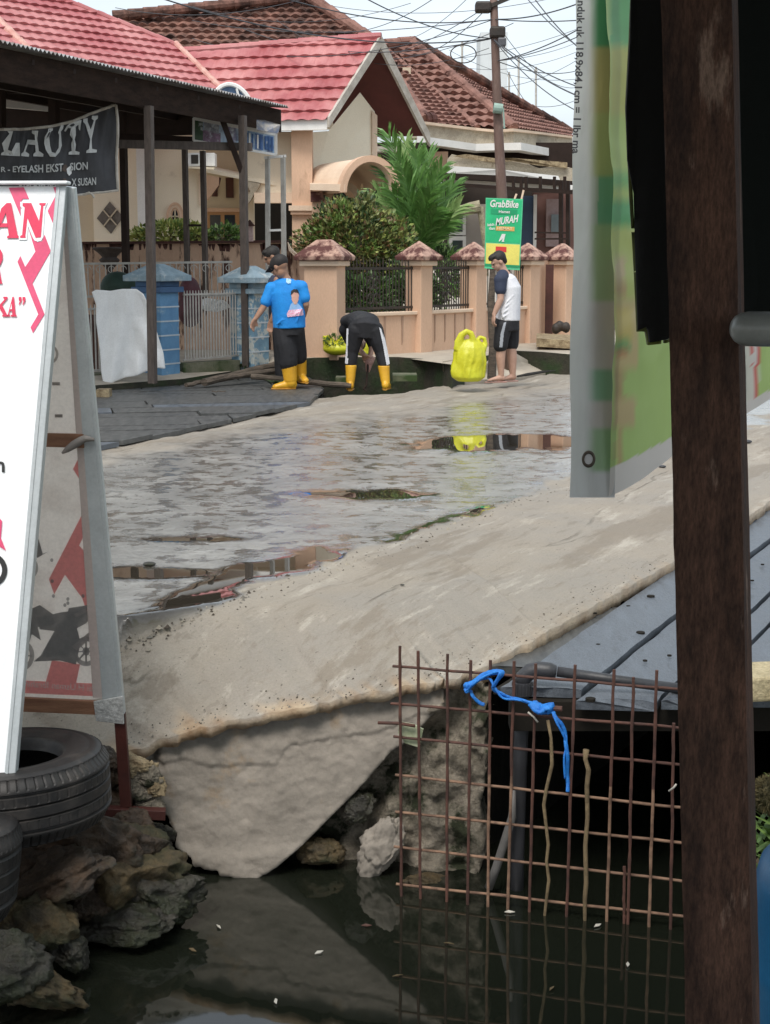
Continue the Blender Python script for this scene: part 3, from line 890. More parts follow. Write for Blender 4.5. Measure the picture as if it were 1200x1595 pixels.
# ------------------------------------------------------------------ rebar grid
q0 = P(625, 1240, 5.98); q1 = P(1055, 1240, 5.66)
nm = npl(q0, q1, q0 + V(0, 0, 1))
def Z3(x, y): return 580 + x / 2.4, 980 + y / 2.4
root = thing('rebar_grid', P(840, 1400, 5.8), 'rusty rebar grid standing in the water in front of the culvert', 'grid')
verts_ = [((105, 62), (110, 992)), ((173, 80), (182, 1002)), ((283, 92), (280, 968)), ((370, 115), (358, 1032)), ((443, 115), (433, 1042)), ((532, 118), (508, 1052)), ((612, 128), (588, 1062)),
          ((760, 132), (727, 1082)), ((905, 150), (877, 1102)), ((977, 178), (962, 888)), ((943, 885), (942, 1112)), ((1065, 152), (1035, 1122)), ((1128, 350), (1115, 1132)), ((1215, 190), (1190, 1140))]
for k, (a, b) in enumerate(verts_):
    mb = MB(); pts = []; rad = []
    for i in range(25):
        t = i / 24
        x = a[0] + (b[0] - a[0]) * t; y = a[1] + (b[1] - a[1]) * t
        p = PL(*Z3(x, y), q0, nm) + nm * (.006 if k % 2 else .004)
        p.x += .003 * fb(t * 5, k * 3, 1); pts.append(p); rad.append(.0063 + .0016 * fb(t * 16, k, 4, 2))
    # reach down below the water
    last = pts[-1]; pts.append(V(last.x, last.y, min(last.z, -1.0) - .15)); rad.append(.006)
    h = 11 if k in (4, 5, 8, 11) else 25
    mb.tube(pts[:h + 1], rad[:h + 1], 7); mb.build('upright_bar', M['rust'], root)
    if h < 25:
        mb = MB(); mb.tube(pts[h:], rad[h:], 7); mb.build('pale_lower_bar', M['rust_pale'], root)
for k, (a, b) in enumerate([((75, 140), (1130, 225)), ((68, 280), (1135, 370)), ((78, 403), (1140, 508)), ((85, 547), (1145, 668)), ((85, 685), (1145, 800)), ((80, 815), (1150, 943)), ((88, 955), (1155, 1075))]):
    mb = MB(); pts = []
    for i in range(22):
        t = i / 21 * 1.12
        pts.append(PL(*Z3(a[0] + (b[0] - a[0]) * t, a[1] + (b[1] - a[1]) * t + 3 * fb(t * 4, k, 2)), q0, nm) - nm * .007)
    mb.tube(pts, [.0058 + .001 * fb(i * .8, k) for i in range(22)], 7)
    mb.build('cross_bar', M['rust'] if k < 3 else M['rust_pale'], root)
def stick(path, r, m, label, name='stick', off=.02, n=7, cat='stick'):
    mb = MB(); mb.tube([PL(*Z3(x, y), q0, nm) + nm * off for x, y in path], r, n)
    return mb.build(name, m, smooth=True, label=label, cat=cat)
tw = mat('twig', (.25, .18, .095), (.12, .085, .045), 12, .8, .5, 60)
stick([(660, 335), (672, 400), (676, 500), (655, 590), (645, 650), (655, 740), (662, 800), (655, 860), (664, 930), (655, 1000), (648, 1066), (647, 1100)], [.007, .0065, .008, .007, .0075, .0065, .007, .0065, .007, .0065, .006, .006], tw, 'thin wavy twig woven into the middle of the rebar grid')
stick([(803, 445), (800, 480), (812, 520), (806, 580), (808, 700), (800, 800), (803, 940), (798, 1000), (798, 1086), (798, 1110)], [.013, .009, .010, .0095, .0085, .009, .0095, .009, .007, .006], tw, 'thick crooked stick upright against the right half of the rebar grid')
stick([(505, 640), (500, 740), (440, 930), (410, 1010)], [.008, .017, .018, .018], mat('pvc_old', (.17, .16, .15), None, 6, .6), 'grey drain tube leaning into the water behind the grid', 'drain_tube', -.12, 10, 'tube')
stick([(22, 350), (100, 352), (160, 362)], .007, M['rust'], 'short rusty rod poking out left of the rebar grid', 'iron_rod', .0, cat='rod')
mb = MB(); mb.prism([PL(*Z3(x, y), q0, nm) - nm * .03 for x, y in [(95, 352), (150, 362), (185, 380), (172, 448), (118, 432), (92, 395)]], nm * .01)
mb.build('paper_scrap', mat('scrap', (.50, .52, .36), (.30, .34, .2), 25, .8), label='crumpled pale green scrap caught at the left of the rebar grid', cat='scrap')
for a, b, l in [((588, 302), (625, 340), 'small pale nail hooked on the grid below the blue rope'), ((1112, 596), (1140, 570), 'pale straw caught on the grid beside the near post'), ((1130, 1190), (1160, 1150), 'curved pale straw over the water beside the near post')]:
    stick([a, ((a[0] + b[0]) / 2 + 4, (a[1] + b[1]) / 2), b], .004, M['litter'], l, 'straw', .03, 6, 'straw')
# blue rope, knotted round the bars
root = thing('blue_rope', P(780, 1060, 5.9), 'frayed bright blue plastic rope knotted to the top of the rebar grid', 'rope')
def Z8(x, y): return 700 + x / 6, 1000 + y / 6
def ropet(path, r, nm_, off=.02):
    mb = MB()
    pts = [PL(*Z8(x, y), q0, nm) + nm * (off + .01 * math.sin(i * 1.7)) for i, (x, y) in enumerate(path)]
    # smooth path
    sm = []
    for i in range(len(pts) - 1):
        p0 = pts[max(i - 1, 0)]; p1 = pts[i]; p2 = pts[i + 1]; p3 = pts[min(i + 2, len(pts) - 1)]
        for k in range(5):
            t = k / 5
            sm.append(.5 * ((2 * p1) + (p2 - p0) * t + (2 * p0 - 5 * p1 + 4 * p2 - p3) * t * t + (3 * p1 - p0 - 3 * p2 + p3) * t ** 3))
    sm.append(pts[-1])
    mb.tube(sm, [r * (1 + .25 * fb(i * .6, r * 100)) for i in range(len(sm))], 8, ry=[r * .55 * (1 + .3 * fb(i * .5, 7)) for i in range(len(sm))])
    mb.build(nm_, M['rope'], root, smooth=True)
ropet([(180, 440), (175, 385), (230, 370), (330, 300), (440, 265), (510, 270), (495, 310), (440, 370), (430, 420), (500, 470), (570, 515), (680, 530), (790, 560)], .012, 'strand')
ropet([(185, 440), (250, 370), (340, 310), (430, 275), (500, 268), (430, 400)], .010, 'strand', .035)
ropet([(170, 420), (195, 445), (250, 360), (380, 330), (440, 400), (520, 500), (640, 525), (800, 555)], .009, 'strand', .028)
ropet([(210, 440), (240, 490), (290, 555), (335, 580)], .008, 'loose_end')
ropet([(790, 560), (840, 590), (880, 615), (930, 610), (960, 605)], .026, 'knot', .022)
ropet([(800, 575), (860, 620), (900, 600), (950, 600)], .020, 'knot', .035)
ropet([(980, 640), (1010, 690), (1060, 760), (1090, 850), (1100, 930), (1120, 1060), (1110, 1200), (1115, 1290), (1120, 1380)], .0095, 'hanging_end')
ropet([(985, 650), (1030, 740), (1085, 860), (1105, 950), (1090, 1060), (1100, 1250)], .006, 'hanging_end', .03)
mb = MB(); mb.tube([PL(*Z8(x, y), q0, nm) + nm * .01 for x, y in [(930, 610), (990, 612), (1060, 618)]], .011, 8)
mb.build('rusty_bar_stub', M['rust'], label='short rusty bar stub poking from the blue knot', cat='bar')
# drain pipe with elbow
root = thing('drain_pipe', P(812, 1300, 6.05), 'dark plastic drain pipe with an elbow lying along the front of the deck', 'pipe')
mb = MB(); mb.tube([P(1130, 1082, 5.92), P(950, 1058, 5.95), P(868, 1046, 5.98)], .021, 14); mb.build('pipe_run', M['pipe'], root, smooth=True)
mb = MB(); mb.tube([P(866, 1046, 5.98), P(857, 1045, 5.98), P(840, 1043, 5.99), P(826, 1046, 6.0), P(816, 1055, 6.0), P(814, 1066, 6.0)], [.026, .034, .034, .034, .033, .030], 16); mb.build('elbow', M['pipe'], root, smooth=True)
mb = MB(); mb.tube([P(814, 1062, 6.0), P(814, 1082, 6.0)], .040, 20)
for i in range(20):
    a = i * math.pi / 10
    c = P(814, 1072, 6.0) + V(.040 * math.cos(a), .040 * math.sin(a), 0)
    mb.box(c, (.006, .006, .05), a)
mb.build('collar', M['pipe'], root)
mb = MB(); mb.tube([P(814, 1082, 6.0), P(810, 1200, 6.02), P(806, 1330, 6.05), V(P(806, 1330, 6.05).x, 6.05, -1.2)], .029, 16); mb.build('downpipe', M['pipe'], root, smooth=True)

# ------------------------------------------------------------------ near wooden post
def ext(a, b, t): return a + (b - a) * t
def quadcol(pxt, pxb, Y):
    a = P(pxt, 0, Y); b = P(pxb, 1595, Y)
    return ext(a, b, -.12), ext(a, b, 1.25)
fl = quadcol(1028, 1066, 2.0); fr = quadcol(1142, 1174, 2.0); rb = quadcol(1151, 1186, 2.10)
bl = [fl[i] + (rb[i] - fr[i]) for i in (0, 1)]
mb = MB()
NSEG = 90
def colring(t):
    c = [ext(q[0], q[1], t) for q in (fl, fr, rb, bl)]
    out = []
    for i in range(4):
        a, b = c[i], c[(i + 1) % 4]
        for j in range(6):
            p = a.lerp(b, j / 6)
            cen = (c[0] + c[2]) / 2
            k = (.965 if j == 0 else 1.0)
            p = cen + (p - cen) * k
            p += (p - cen).normalized() * .0012 * fb(i * 7 + j * .9, t * 14, 2, 4)
            if i in (0, 3) and j == 0: p += (p - cen).normalized() * .002 * fb(t * 30, 5, 5, 3)
            out.append(p)
    return out + [out[0]]
mb.grid([colring(i / NSEG) for i in range(NSEG + 1)])
mb.build('wooden_post', M['postwood'], label='rough dark brown wooden post standing nearest on the right', cat='post')
# dark cloths hanging beside it
o_ = P(1010, 300, 2.35)
def folds(k, s=1.0):
    return lambda p: s * (.012 * math.sin(p.x * 55 + k + 2 * p.z) + .01 * fb(p.x * 8, p.z * 3, k, 3))
mb = patch([(985, -60), (1120, -60), (1120, 520), (1040, 527), (1011, 533), (1008, 507), (994, 515), (990, 400), (988, 300), (979, 250), (977, 170), (983, 60)], o_, V(0, -1, 0), .006, folds(1), .004)
mb.build('black_curtain', M['black_cloth'], smooth=True, recalc=False, label='black cloth hanging between the banner and the near post', cat='cloth')
mb = patch([(1126, -60), (1290, -60), (1290, 484), (1126, 488)], P(1180, 300, 2.30), V(0, -1, 0), .006, folds(4, .5), .004)
mb.build('green_black_curtain', M['green_black_cloth'], smooth=True, recalc=False, label='dark green-black cloth hanging right of the near post', cat='cloth')
mb = patch([(985, -60), (990, -60), (984, 160), (986, 290), (991, 400), (996, 470), (1011, 500), (1011, 532), (1042, 528), (1042, 533), (1008, 537), (1004, 514), (992, 518), (988, 430), (981, 300), (976, 165), (981, 60)], P(1010, 300, 2.37), V(0, -1, 0), .005, folds(1), .003)
mb.build('curtain_hem', M['olive_trim'], smooth=True, recalc=False, label='olive edge showing behind the black cloth', cat='cloth')
# pvc pipe end
mb = MB()
c0 = P(1140, 512, 1.9); ax = V(1, .25, -.02).normalized()
prof = [(0, .0), (.003, .012), (.007, .0165), (.013, .0195), (.022, .0213), (.04, .0217), (.4, .0217)]
mb.tube([c0 + ax * a for a, r in prof], [max(r, .001) for a, r in prof], 28)
mb.build('pvc_pipe', M['pvc'], smooth=True, label='grey plastic pipe end sticking in past the near post', cat='pipe')
# roof added out of view above the camera to shade the near post
root = thing('shade_roof', (0, -1, 2.55), 'unseen dark roof sheet added overhead to shade the near post', 'awning')
mb = MB()
for k in range(60):
    x = -3.2 + k * .11
    mb.m = 0; mb.poly([V(x, -4, 2.9), V(x + .055, -4, 2.93), V(x + .055, 2.9, 2.55), V(x, 2.9, 2.52)]); mb.poly([V(x + .055, -4, 2.93), V(x + .11, -4, 2.9), V(x + .11, 2.9, 2.52), V(x + .055, 2.9, 2.55)])
mb.build('roof_sheet', M['deckunder'], root)
mb = MB(); mb.bar(V(-3.2, 2.8, 2.42), V(3.4, 2.8, 2.42), .06, .1); mb.bar(V(-3.2, -3.8, 2.8), V(3.4, -3.8, 2.8), .06, .1); mb.build('beam', M['deckunder'], root)
# ------------------------------------------------------------------ blue barrel and plants at the right edge
mb = MB()
ct = P(1200, 1366, 3.6)
cx, cy = .955 + .29, 3.75
pr = [(.0, .0), (.20, 0), (.24, -.012), (.275, -.05), (.288, -.10), (.29, -.16), (.285, -.30), (.29, -.32), (.29, -.34), (.285, -.36), (.285, -.9)]
zt = ct.z + .01
mb.grid([[V(cx + r * math.cos(a * math.pi / 32), cy + r * math.sin(a * math.pi / 32), zt + z) for r, z in pr] for a in range(65)])
mb.build('barrel', M['barrel'], smooth=True, label='blue plastic barrel cut by the right edge at the bottom', cat='barrel')
def blades(c, n, L_, wd, mats, name, label, cat, spread=.6, seed=0, z=.5, group=None):
    r_ = random.Random(seed); mb = MB(); c = Vector(c)
    for k in range(n):
        a = r_.uniform(0, 6.28); d = V(math.cos(a) * spread, math.sin(a) * spread, 1).normalized()
        l = L_ * r_.uniform(.5, 1.1); s = d.cross(V(0, 0, 1)).normalized() * wd * r_.uniform(.6, 1.2)
        b = c + V(r_.gauss(0, .3), r_.gauss(0, .3), 0) * L_
        mb.m = r_.randrange(len(mats)); pp = []
        for i in range(6):
            t = i / 5; p = b + d * l * t + V(d.x, d.y, -1 * z) * l * t * t * .45
            wv = s * math.sin(math.pi * min(1, .12 + t * .88)) 
            pp.append((p - wv, p + wv))
        for i in range(5): mb.poly([pp[i][0], pp[i][1], pp[i + 1][1], pp[i + 1][0]])
    return mb.build(name, mats, label=label, cat=cat, group=group, recalc=False)
blades(P(1200, 1345, 5.2), 60, .26, .012, [M['leafB'], M['leafA']], 'weed', 'bright green weed with strap leaves right of the near post', 'plant', .8, 3)
blades(P(1225, 1300, 5.3), 40, .28, .012, [M['leafB'], M['leafA']], 'weed', 'green grassy weed cut by the right edge above the barrel', 'plant', .8, 9)
blades(P(1196, 1385, 5.1), 14, .10, .012, [M['leafB']], 'weed', 'low green weed at the waterline left of the barrel', 'plant', .9, 5)
mb = MB()
c = P(1200, 1238, 5.3)
for k in range(700):
    q = Vector((rnd.gauss(0, 1), rnd.gauss(0, 1), rnd.gauss(0, 1))).normalized()
    leaf(mb, c + V(q.x * .05, q.y * .05, q.z * .05), q + V(rnd.gauss(0, .6), 0, rnd.gauss(0, .6)), .006, .03)
mb.ball(c, .045)
mb.build('moss_clump', M['algae'], label='brown dry moss clump at the right edge under the deck', cat='moss')

# ------------------------------------------------------------------ banner
def colmat(name, attr, rough=.45, transl=.35):
    m = bpy.data.materials.new(name); m.use_nodes = True
    t = m.node_tree; N, L = t.nodes, t.links; b = N['Principled BSDF']
    a = N.new('ShaderNodeAttribute'); a.attribute_name = attr
    tc = N.new('ShaderNodeTexCoord'); n = N.new('ShaderNodeTexNoise'); n.inputs['Scale'].default_value = 4; n.inputs['Detail'].default_value = 6
    L.new(tc.outputs['Object'], n.inputs['Vector'])
    mrr = N.new('ShaderNodeMapRange'); mrr.inputs[3].default_value = .88; mrr.inputs[4].default_value = 1.08; L.new(n.outputs['Fac'], mrr.inputs[0])
    mu = N.new('ShaderNodeVectorMath'); mu.operation = 'SCALE'; L.new(a.outputs['Color'], mu.inputs[0]); L.new(mrr.outputs[0], mu.inputs['Scale'])
    L.new(mu.outputs[0], b.inputs['Base Color']); b.inputs['Roughness'].default_value = rough
    tr = N.new('ShaderNodeBsdfTranslucent'); L.new(mu.outputs[0], tr.inputs['Color'])
    mxs = N.new('ShaderNodeMixShader'); mxs.inputs[0].default_value = transl
    L.new(b.outputs[0], mxs.inputs[1]); L.new(tr.outputs[0], mxs.inputs[2]); L.new(mxs.outputs[0], N['Material Output'].inputs[0])
    return m
M['print'] = colmat('banner_print', 'print')
def paint(o, fn, attr='print'):
    off = wloc(o)
    ca = o.data.color_attributes.new(attr, 'FLOAT_COLOR', 'POINT'); fl_ = []
    for v in o.data.vertices: fl_ += list(fn(v.co + off)) + [1]
    ca.data.foreach_set('color', fl_)
def boxes(px, py, tab, base):
    c = base
    for x0, y0, x1, y1, cc in tab:
        if x0 <= px <= x1 and y0 <= py <= y1: c = cc
    return c
root = thing('banner', P(930, 770, 3.5), 'hanging green food banner with a folded grey edge, in front of the wet road', 'banner')
b0 = P(956, 770, 3.5); b1 = P(1200, 620, 5.94)
nb = npl(b0, b1, b0 + V(0, 0, 1))
LG = (.37, .52, .15); G1 = (.06, .34, .10); YO = (.42, .42, .07); YG = (.36, .48, .09); TAN = (.52, .38, .20); WH = (.62, .58, .53)
tab = [(950, -100, 1300, 72, G1), (950, 72, 985, 180, YO), (950, 180, 985, 268, YG), (950, 268, 985, 292, (.12, .40, .09)), (950, 292, 985, 312, YG), (950, 312, 985, 352, (.05, .36, .12)), (950, 352, 1000, 480, (.44, .50, .12)),
       (958, 400, 974, 440, TAN), (958, 440, 976, 462, (.45, .28, .12)), (958, 466, 994, 575, (.56, .42, .20)), (958, 480, 986, 530, (.60, .45, .12)), (958, 528, 983, 545, (.16, .36, .12)), (958, 545, 978, 553, (.50, .12, .06)),
       (958, 575, 972, 620, (.40, .27, .12)), (958, 620, 990, 665, (.50, .36, .18)), (960, 665, 968, 730, (.42, .30, .13)), (1120, 0, 1182, 900, WH)]
mb = MB(); rws = []
for i in range(60):
    px = 951 + (1290 - 951) * i / 59
    t = (px - 956) / 244
    ybot = 770 - 56 * ((px - 956) / 88) if px < 1044 else 714 - (px - 1044) * .60
    rws.append([PL(px, ybot - (ybot + 70) * j / 239, b0, nb) + nb * (.006 * math.sin(t * 9 + j * .02) + .008 * fb(t * 3, j * .02)) for j in range(240)])
mb.grid(rws)
o = mb.build('printed_sheet', M['print'], root, smooth=True, recalc=False)
def pcol(p):
    px, py = proj(p)
    ybot = 770 - 56 * ((px - 956) / 88) if px < 1044 else 714 - (px - 1044) * .60
    bw = 42 - (px - 956) * .12
    if py > ybot - bw: return WH
    if 1173 < px < 1180 and 500 < py < 640 and py > 570: return (.55, .10, .08) if abs(px - 1176.5) < (640 - py) * .06 + 1 else WH
    if 1170 < px < 1183 and py <= 570: return (.55, .10, .08) if abs(px - 1176.5) > 4.6 else WH
    q = Vector((0, 0, 0))
    for dx in (-1.5, 1.5):
        for dy in (-7, -3, 0, 3, 7): q += Vector(boxes(px + dx, py + dy, tab, LG)) / 10
    return tuple(q * .88 + Vector(LG) * .12)
paint(o, pcol)
mb = MB()
textmb('BETIK', .10, PL(1160, 612, b0, nb) + nb * .006, PL(1165, 400, b0, nb) - PL(1165, 500, b0, nb), PL(1160, 500, b0, nb) - PL(1170, 500, b0, nb), bold=.01, mb=mb)
o = mb.build('lettering', mat('black_ink', (.02, .02, .02), None, 5, .5), root)
fold = []
for i in range(36):
    f = i / 35
    col_ = []
    for j in range(240):
        py = -70 + (775 + 70) * j / 239
        xl = 897 - 10 * min(1, max(0, py) / 775); xl = xl + 2 * math.sin(py * .02)
        px = xl + (958 - xl) * f
        Y = 3.5 - .05 * math.sin(math.pi * (.08 + .92 * f)) - .02 * (1 - f) + .003 * fb(f * 4, py * .01)
        ex = -5 if (j == 239 and f > .5) else 0
        col_.append(P(px, py + ex * 0, Y))
    fold.append(col_)
mb = MB(); mb.grid(fold)
o = mb.build('folded_border', M['print'], root, smooth=True, recalc=False)
tf = [(0, -100, .42, 800, (.62, .63, .62)), (.42, -100, 1, 74, (.07, .21, .10)), (.42, 74, 1, 175, (.30, .27, .12)), (.42, 175, 1, 275, (.28, .30, .13)), (.6, 275, 1, 350, (.13, .27, .16)), (.42, 275, .6, 350, (.28, .31, .24)),
      (.42, 350, 1, 470, (.24, .31, .17)), (.42, 470, 1, 575, (.37, .34, .30)), (.42, 575, 1, 625, (.17, .29, .18)), (.42, 625, 1, 668, (.38, .35, .31)), (.42, 668, 1, 735, (.22, .32, .18)), (.42, 735, 1, 800, (.45, .45, .43))]
def fcol(p):
    px, py = proj(p)
    xl = 897 - 10 * min(1, max(0, py) / 775)
    f = (px - xl) / (958 - xl)
    def at(f, y):
        c = (.5, .5, .5)
        for x0, y0, x1, y1, cc in tf:
            if x0 <= f <= x1 and y0 <= y <= y1: c = cc
        return Vector(c)
    a = at(.2, py); b = at(max(.45, f), py); b = (b * 2 + at(max(.45, f), py - 4) + at(max(.45, f), py + 4)) / 4
    g = sstep(.28, .62, f)
    return tuple(a.lerp(b, g))
paint(o, fcol)
mb = MB()
pA = P(914, -20, 3.42); pB = P(905, 240, 3.42)
xd = (pB - pA)
textmb('spanduk uk 118,9x84,1cm = 1 lbr ma', .026, P(901, -22, 3.405), xd, P(915, 100, 3.42) - P(905, 100, 3.43), mb=mb, maxw=xd.length * 1.0, bold=.025)
mb.build('lettering', mat('grey_ink', (.05, .05, .055), None, 5, .5), root)
mb = MB()
ec = P(917, 715, 3.435)
mb.grid([[ec + V(math.cos(a * math.pi / 16) * r, -dy, math.sin(a * math.pi / 16) * r * 1.25) for r, dy in ((.0155, .002), (.015, .005), (.010, .005), (.0095, .001))] for a in range(33)])
mb.build('eyelet', mat('eyelet_metal', (.10, .08, .06), None, 5, .4, metal=.5), root, smooth=True)
mb = MB(); mb.prism([ec + V(math.cos(a * math.pi / 8) * .0093, -.0015, math.sin(a * math.pi / 8) * .0118) for a in range(16)], V(0, .001, 0))
mb.build('eyelet_hole', mat('hole_light', (.75, .75, .75), None, 5, .6), root)
# small dark rubbish on the shoulder below the banner
for px, py, s, l in [(1032, 728, .03, 'black scrap lying on the shoulder under the banner'), (1010, 735, .022, 'small dark leaf on the shoulder under the banner'), (1163, 690, .05, 'dark round object on the shoulder right of the near post'), (233, 881, .035, 'small brown stone in the puddle beside the sign'),
                     (627, 912, .012, 'tiny dark pebble on the middle of the shoulder')]:
    c = G(px, py, 0.0)
    mb = MB(); mb.ball(c + V(0, 0, s * .25), (s, s * .7, s * .35), 7)
    mb.build('pebble', M['rock_grey'] if px < 1000 else M['pipe'], smooth=True, label=l, cat='litter')
M['oldleaf'] = mat('old_leaf', (.12, .085, .04), None, 9, .7)
for k, (px, py, l) in enumerate([(794, 1421, 'white scrap floating nearest the rebar grid'), (931, 1442, 'pale shell floating under the right of the rebar grid'), (978, 1503, 'pale leaf floating alone in front of the grid'), (341, 1444, 'tiny white scrap floating on the slab reflection'),
                                 (700, 1470, 'small brown leaf fragment floating under the grid reflection'), (620, 1520, 'dull leaf floating below the middle of the slab reflection'), (860, 1540, 'dull brown scrap floating at the bottom right of the grid reflection'), (430, 1560, 'pale fleck floating at the bottom centre'), (300, 1480, 'dark leaf floating near the grey rock'), (571, 1442, 'small reddish scrap floating in the canal'), (497, 1484, 'small blue-white scrap floating in the middle of the canal')]):
    c = G(px, py, -.995)
    mb = MB(); a = k * .7
    mb.prism([c + V(math.cos(a) * .022, math.sin(a) * .022, 0), c + V(math.cos(a + 2) * .007, math.sin(a + 2) * .007, .004), c - V(math.cos(a) * .02, math.sin(a) * .02, 0), c - V(math.cos(a + 2) * .008, math.sin(a + 2) * .008, 0)], V(0, 0, .003))
    mb.build('floating_scrap', M['rust'] if k == 9 else (M['oldleaf'] if k in (4, 5, 6, 8) else M['litter']), label=l, cat='litter')
# ------------------------------------------------------------------ A-frame sign
M['vinyl'] = mat('white_vinyl', (.93, .94, .95), (.90, .92, .93), 2, .35, .03, 8)
M['vinyl_back'] = see_through(mat('vinyl_back', (.92, .87, .82), (.89, .84, .79), 2.5, .6, .05, 8, c3=(.80, .74, .69), s3=3, t3=.6), .68)
M['alu'] = mat('aluminium', (.52, .55, .56), (.44, .47, .48), 5, .38, .06, 30, metal=.25)
M['red_ink'] = mat('red_ink', (.78, .03, .10), (.66, .03, .09), 6, .4)
M['pink_ink'] = mat('pink_ink', (.80, .10, .22), (.66, .06, .15), 3, .4)
M['red_faded'] = mat('red_faded', (.88, .50, .48), (.84, .46, .45), 3, .6)
M['grey_faded'] = mat('grey_faded', (.46, .44, .43), (.38, .37, .36), 5, .6)
M['grey_faded2'] = mat('grey_faded_light', (.55, .51, .49), None, 5, .6)
for q_ in ('red_faded', 'grey_faded', 'grey_faded2'): see_through(M[q_], .6)
M['brownwood'] = mat('brown_batten', (.30, .15, .085), (.20, .09, .05), 5, .6, .3, 30, stretch=(1, 6, 6))
M['redwood'] = mat('dark_red_leg', (.075, .02, .015), (.05, .015, .012), 5, .5, .2, 20)
M['ink'] = bpy.data.materials['black_ink']
root = thing('folding_sign', P(100, 1250, 5.7), 'tall white folding signboard with red lettering at the left edge', 'sign board')
A = P(88, 290, 5.75); B = P(8, 1222, 5.20); LX = V(-1, .04, 0)
nf = npl(A, B, A + LX)
def fpt(px, py, off=0.0): return PL(px, py, A, nf) + nf * off
mb = MB(); mb.prism([A, B, B + LX * .95, A + LX * .95], -nf * .02); mb.build('front_panel', M['vinyl'], root)
def Zf(x, y): return x / 6.65, 280 + y / 6.65
def pr(mb, pts, Z, plane, off, th=.0012, nn=None):
    oo, n_ = plane
    q = [PL(*Z(x, y), oo, n_) + n_ * off for x, y in pts]
    mb.prism(q, n_ * th)
PF = (A, nf)
mb = MB()
for pts in ([(95, 85), (250, 80), (305, 200), (240, 200), (215, 240), (218, 380)], [(465, 570), (530, 740), (340, 1075), (465, 1395), (345, 1590), (320, 1530), (400, 1395), (185, 850), (215, 790), (265, 905), (370, 745), (298, 500), (345, 610), (395, 650), (440, 640)],
            [(555, 78), (618, 78), (590, 540), (497, 325), (583, 160)]):
    pr(mb, pts, Zf, PF, .0015)
mb.build('zigzag_print', M['pink_ink'], root)
mb = MB()
for pts in ([(240, 245), (330, 245), (410, 430), (432, 270), (412, 262), (415, 245), (480, 245), (475, 268), (455, 275), (430, 600), (375, 605), (290, 400), (270, 575), (272, 605), (215, 605), (215, 585), (235, 575), (262, 290), (240, 275)],
            [(75, 245), (122, 245), (188, 575), (200, 588), (198, 608), (78, 608), (80, 590), (98, 580), (66, 345)], [(75, 245), (66, 345), (-30, 580), (-10, 590), (-10, 608), (-90, 608), (-90, 590), (-70, 580), (20, 300)], [(0, 455), (84, 455), (90, 495), (-20, 495)],
            [(-60, 725), (10, 725), (32, 765), (33, 830), (12, 880), (-5, 900), (22, 1050), (32, 1080), (-60, 1080)],
            [(0, 1300), (55, 1240), (40, 1230), (40, 1215), (85, 1215), (85, 1230), (28, 1300), (78, 1400), (90, 1405), (90, 1420), (30, 1420), (30, 1405), (40, 1400), (0, 1330), (-40, 1420), (-60, 1215), (-20, 1215)],
            [(135, 1215), (150, 1215), (168, 1400), (178, 1405), (178, 1420), (118, 1420), (118, 1405), (134, 1400), (131, 1362), (108, 1362), (99, 1400), (110, 1405), (110, 1420), (80, 1420), (80, 1405), (88, 1400)],
            [(200, 1217), (228, 1217), (228, 1260), (205, 1300), (198, 1292), (212, 1262), (200, 1252)], [(240, 1217), (268, 1217), (268, 1260), (245, 1300), (238, 1292), (252, 1262), (240, 1252)]):
    pr(mb, pts, Zf, PF, .0045)
mb.build('red_lettering', M['red_ink'], root)
mb = MB()
# white outline under the big N
pr(mb, [(215, 232), (345, 225), (400, 345), (400, 232), (500, 232), (470, 300), (450, 600), (430, 635), (395, 645), (360, 630), (295, 480), (285, 625), (200, 625), (200, 575), (225, 560), (238, 300), (215, 280)], Zf, PF, .003)
mb.build('letter_outline', M['vinyl'], root); mb = MB(); pr(mb, [(128, 1285), (113, 1345), (130, 1345)], Zf, PF, .006)
mb.build('letter_outline', M['vinyl'], root)
mb = MB()
textmb('n', .078, fpt(-6, 735, .004), LX * -1, fpt(0, 700) - fpt(0, 740), mb=mb, bold=.02)
mb.build('black_letter', M['ink'], root); mb = MB()
for a in range(48):
    t0, t1 = a * math.pi / 24, (a + 1) * math.pi / 24
    mb.poly([fpt(-15 + math.cos(t0) * 27, 888 + math.sin(t0) * 27, .004), fpt(-15 + math.cos(t1) * 27, 888 + math.sin(t1) * 27, .004), fpt(-15 + math.cos(t1) * 19, 888 + math.sin(t1) * 19, .004), fpt(-15 + math.cos(t0) * 19, 888 + math.sin(t0) * 19, .004)])
mb.build('wheel_print', M['ink'], root)
mb = MB()
for pts in ([(-10, 795), (4, 812), (2, 838), (10, 858), (-2, 850), (-10, 845)],):
    mb.prism([fpt(x, y, .003) for x, y in pts], nf * .001)
mb.build('wheel_fairing_print', M['pink_ink'], root)
# rails
mb = MB(); mb.hexa([fpt(88, 288, .004), fpt(104, 290, .004), fpt(23, 1222, .004), fpt(6, 1222, .004)] + [p - nf * .035 for p in (fpt(88, 288), fpt(104, 290), fpt(23, 1222), fpt(6, 1222))]); mb.build('front_rail', M['alu'], root, bevel=.003)
mb = MB(); mb.hexa([fpt(91, 291, .0075), fpt(94, 291, .0075), fpt(12, 1220, .0075), fpt(9, 1220, .0075)] + [p + nf * .002 for p in (fpt(91, 291), fpt(94, 291), fpt(12, 1220), fpt(9, 1220))]); mb.build('rail_lip', M['alu'], root)
mb = MB(); mb.bar(fpt(108, 286, .0) + V(0, 0, .003), fpt(108, 286) + LX * 1.0 + V(0, 0, .003), .06, .012); mb.build('top_cap', M['vinyl'], root, bevel=.004)
A2 = P(104, 292, 5.78); B2 = P(180, 1122, 6.03)
nr = npl(A2, B2, A2 + LX)
PR = (A2, nr)
def rpt(px, py, off=0.0): return PL(px, py, A2, nr) + nr * off
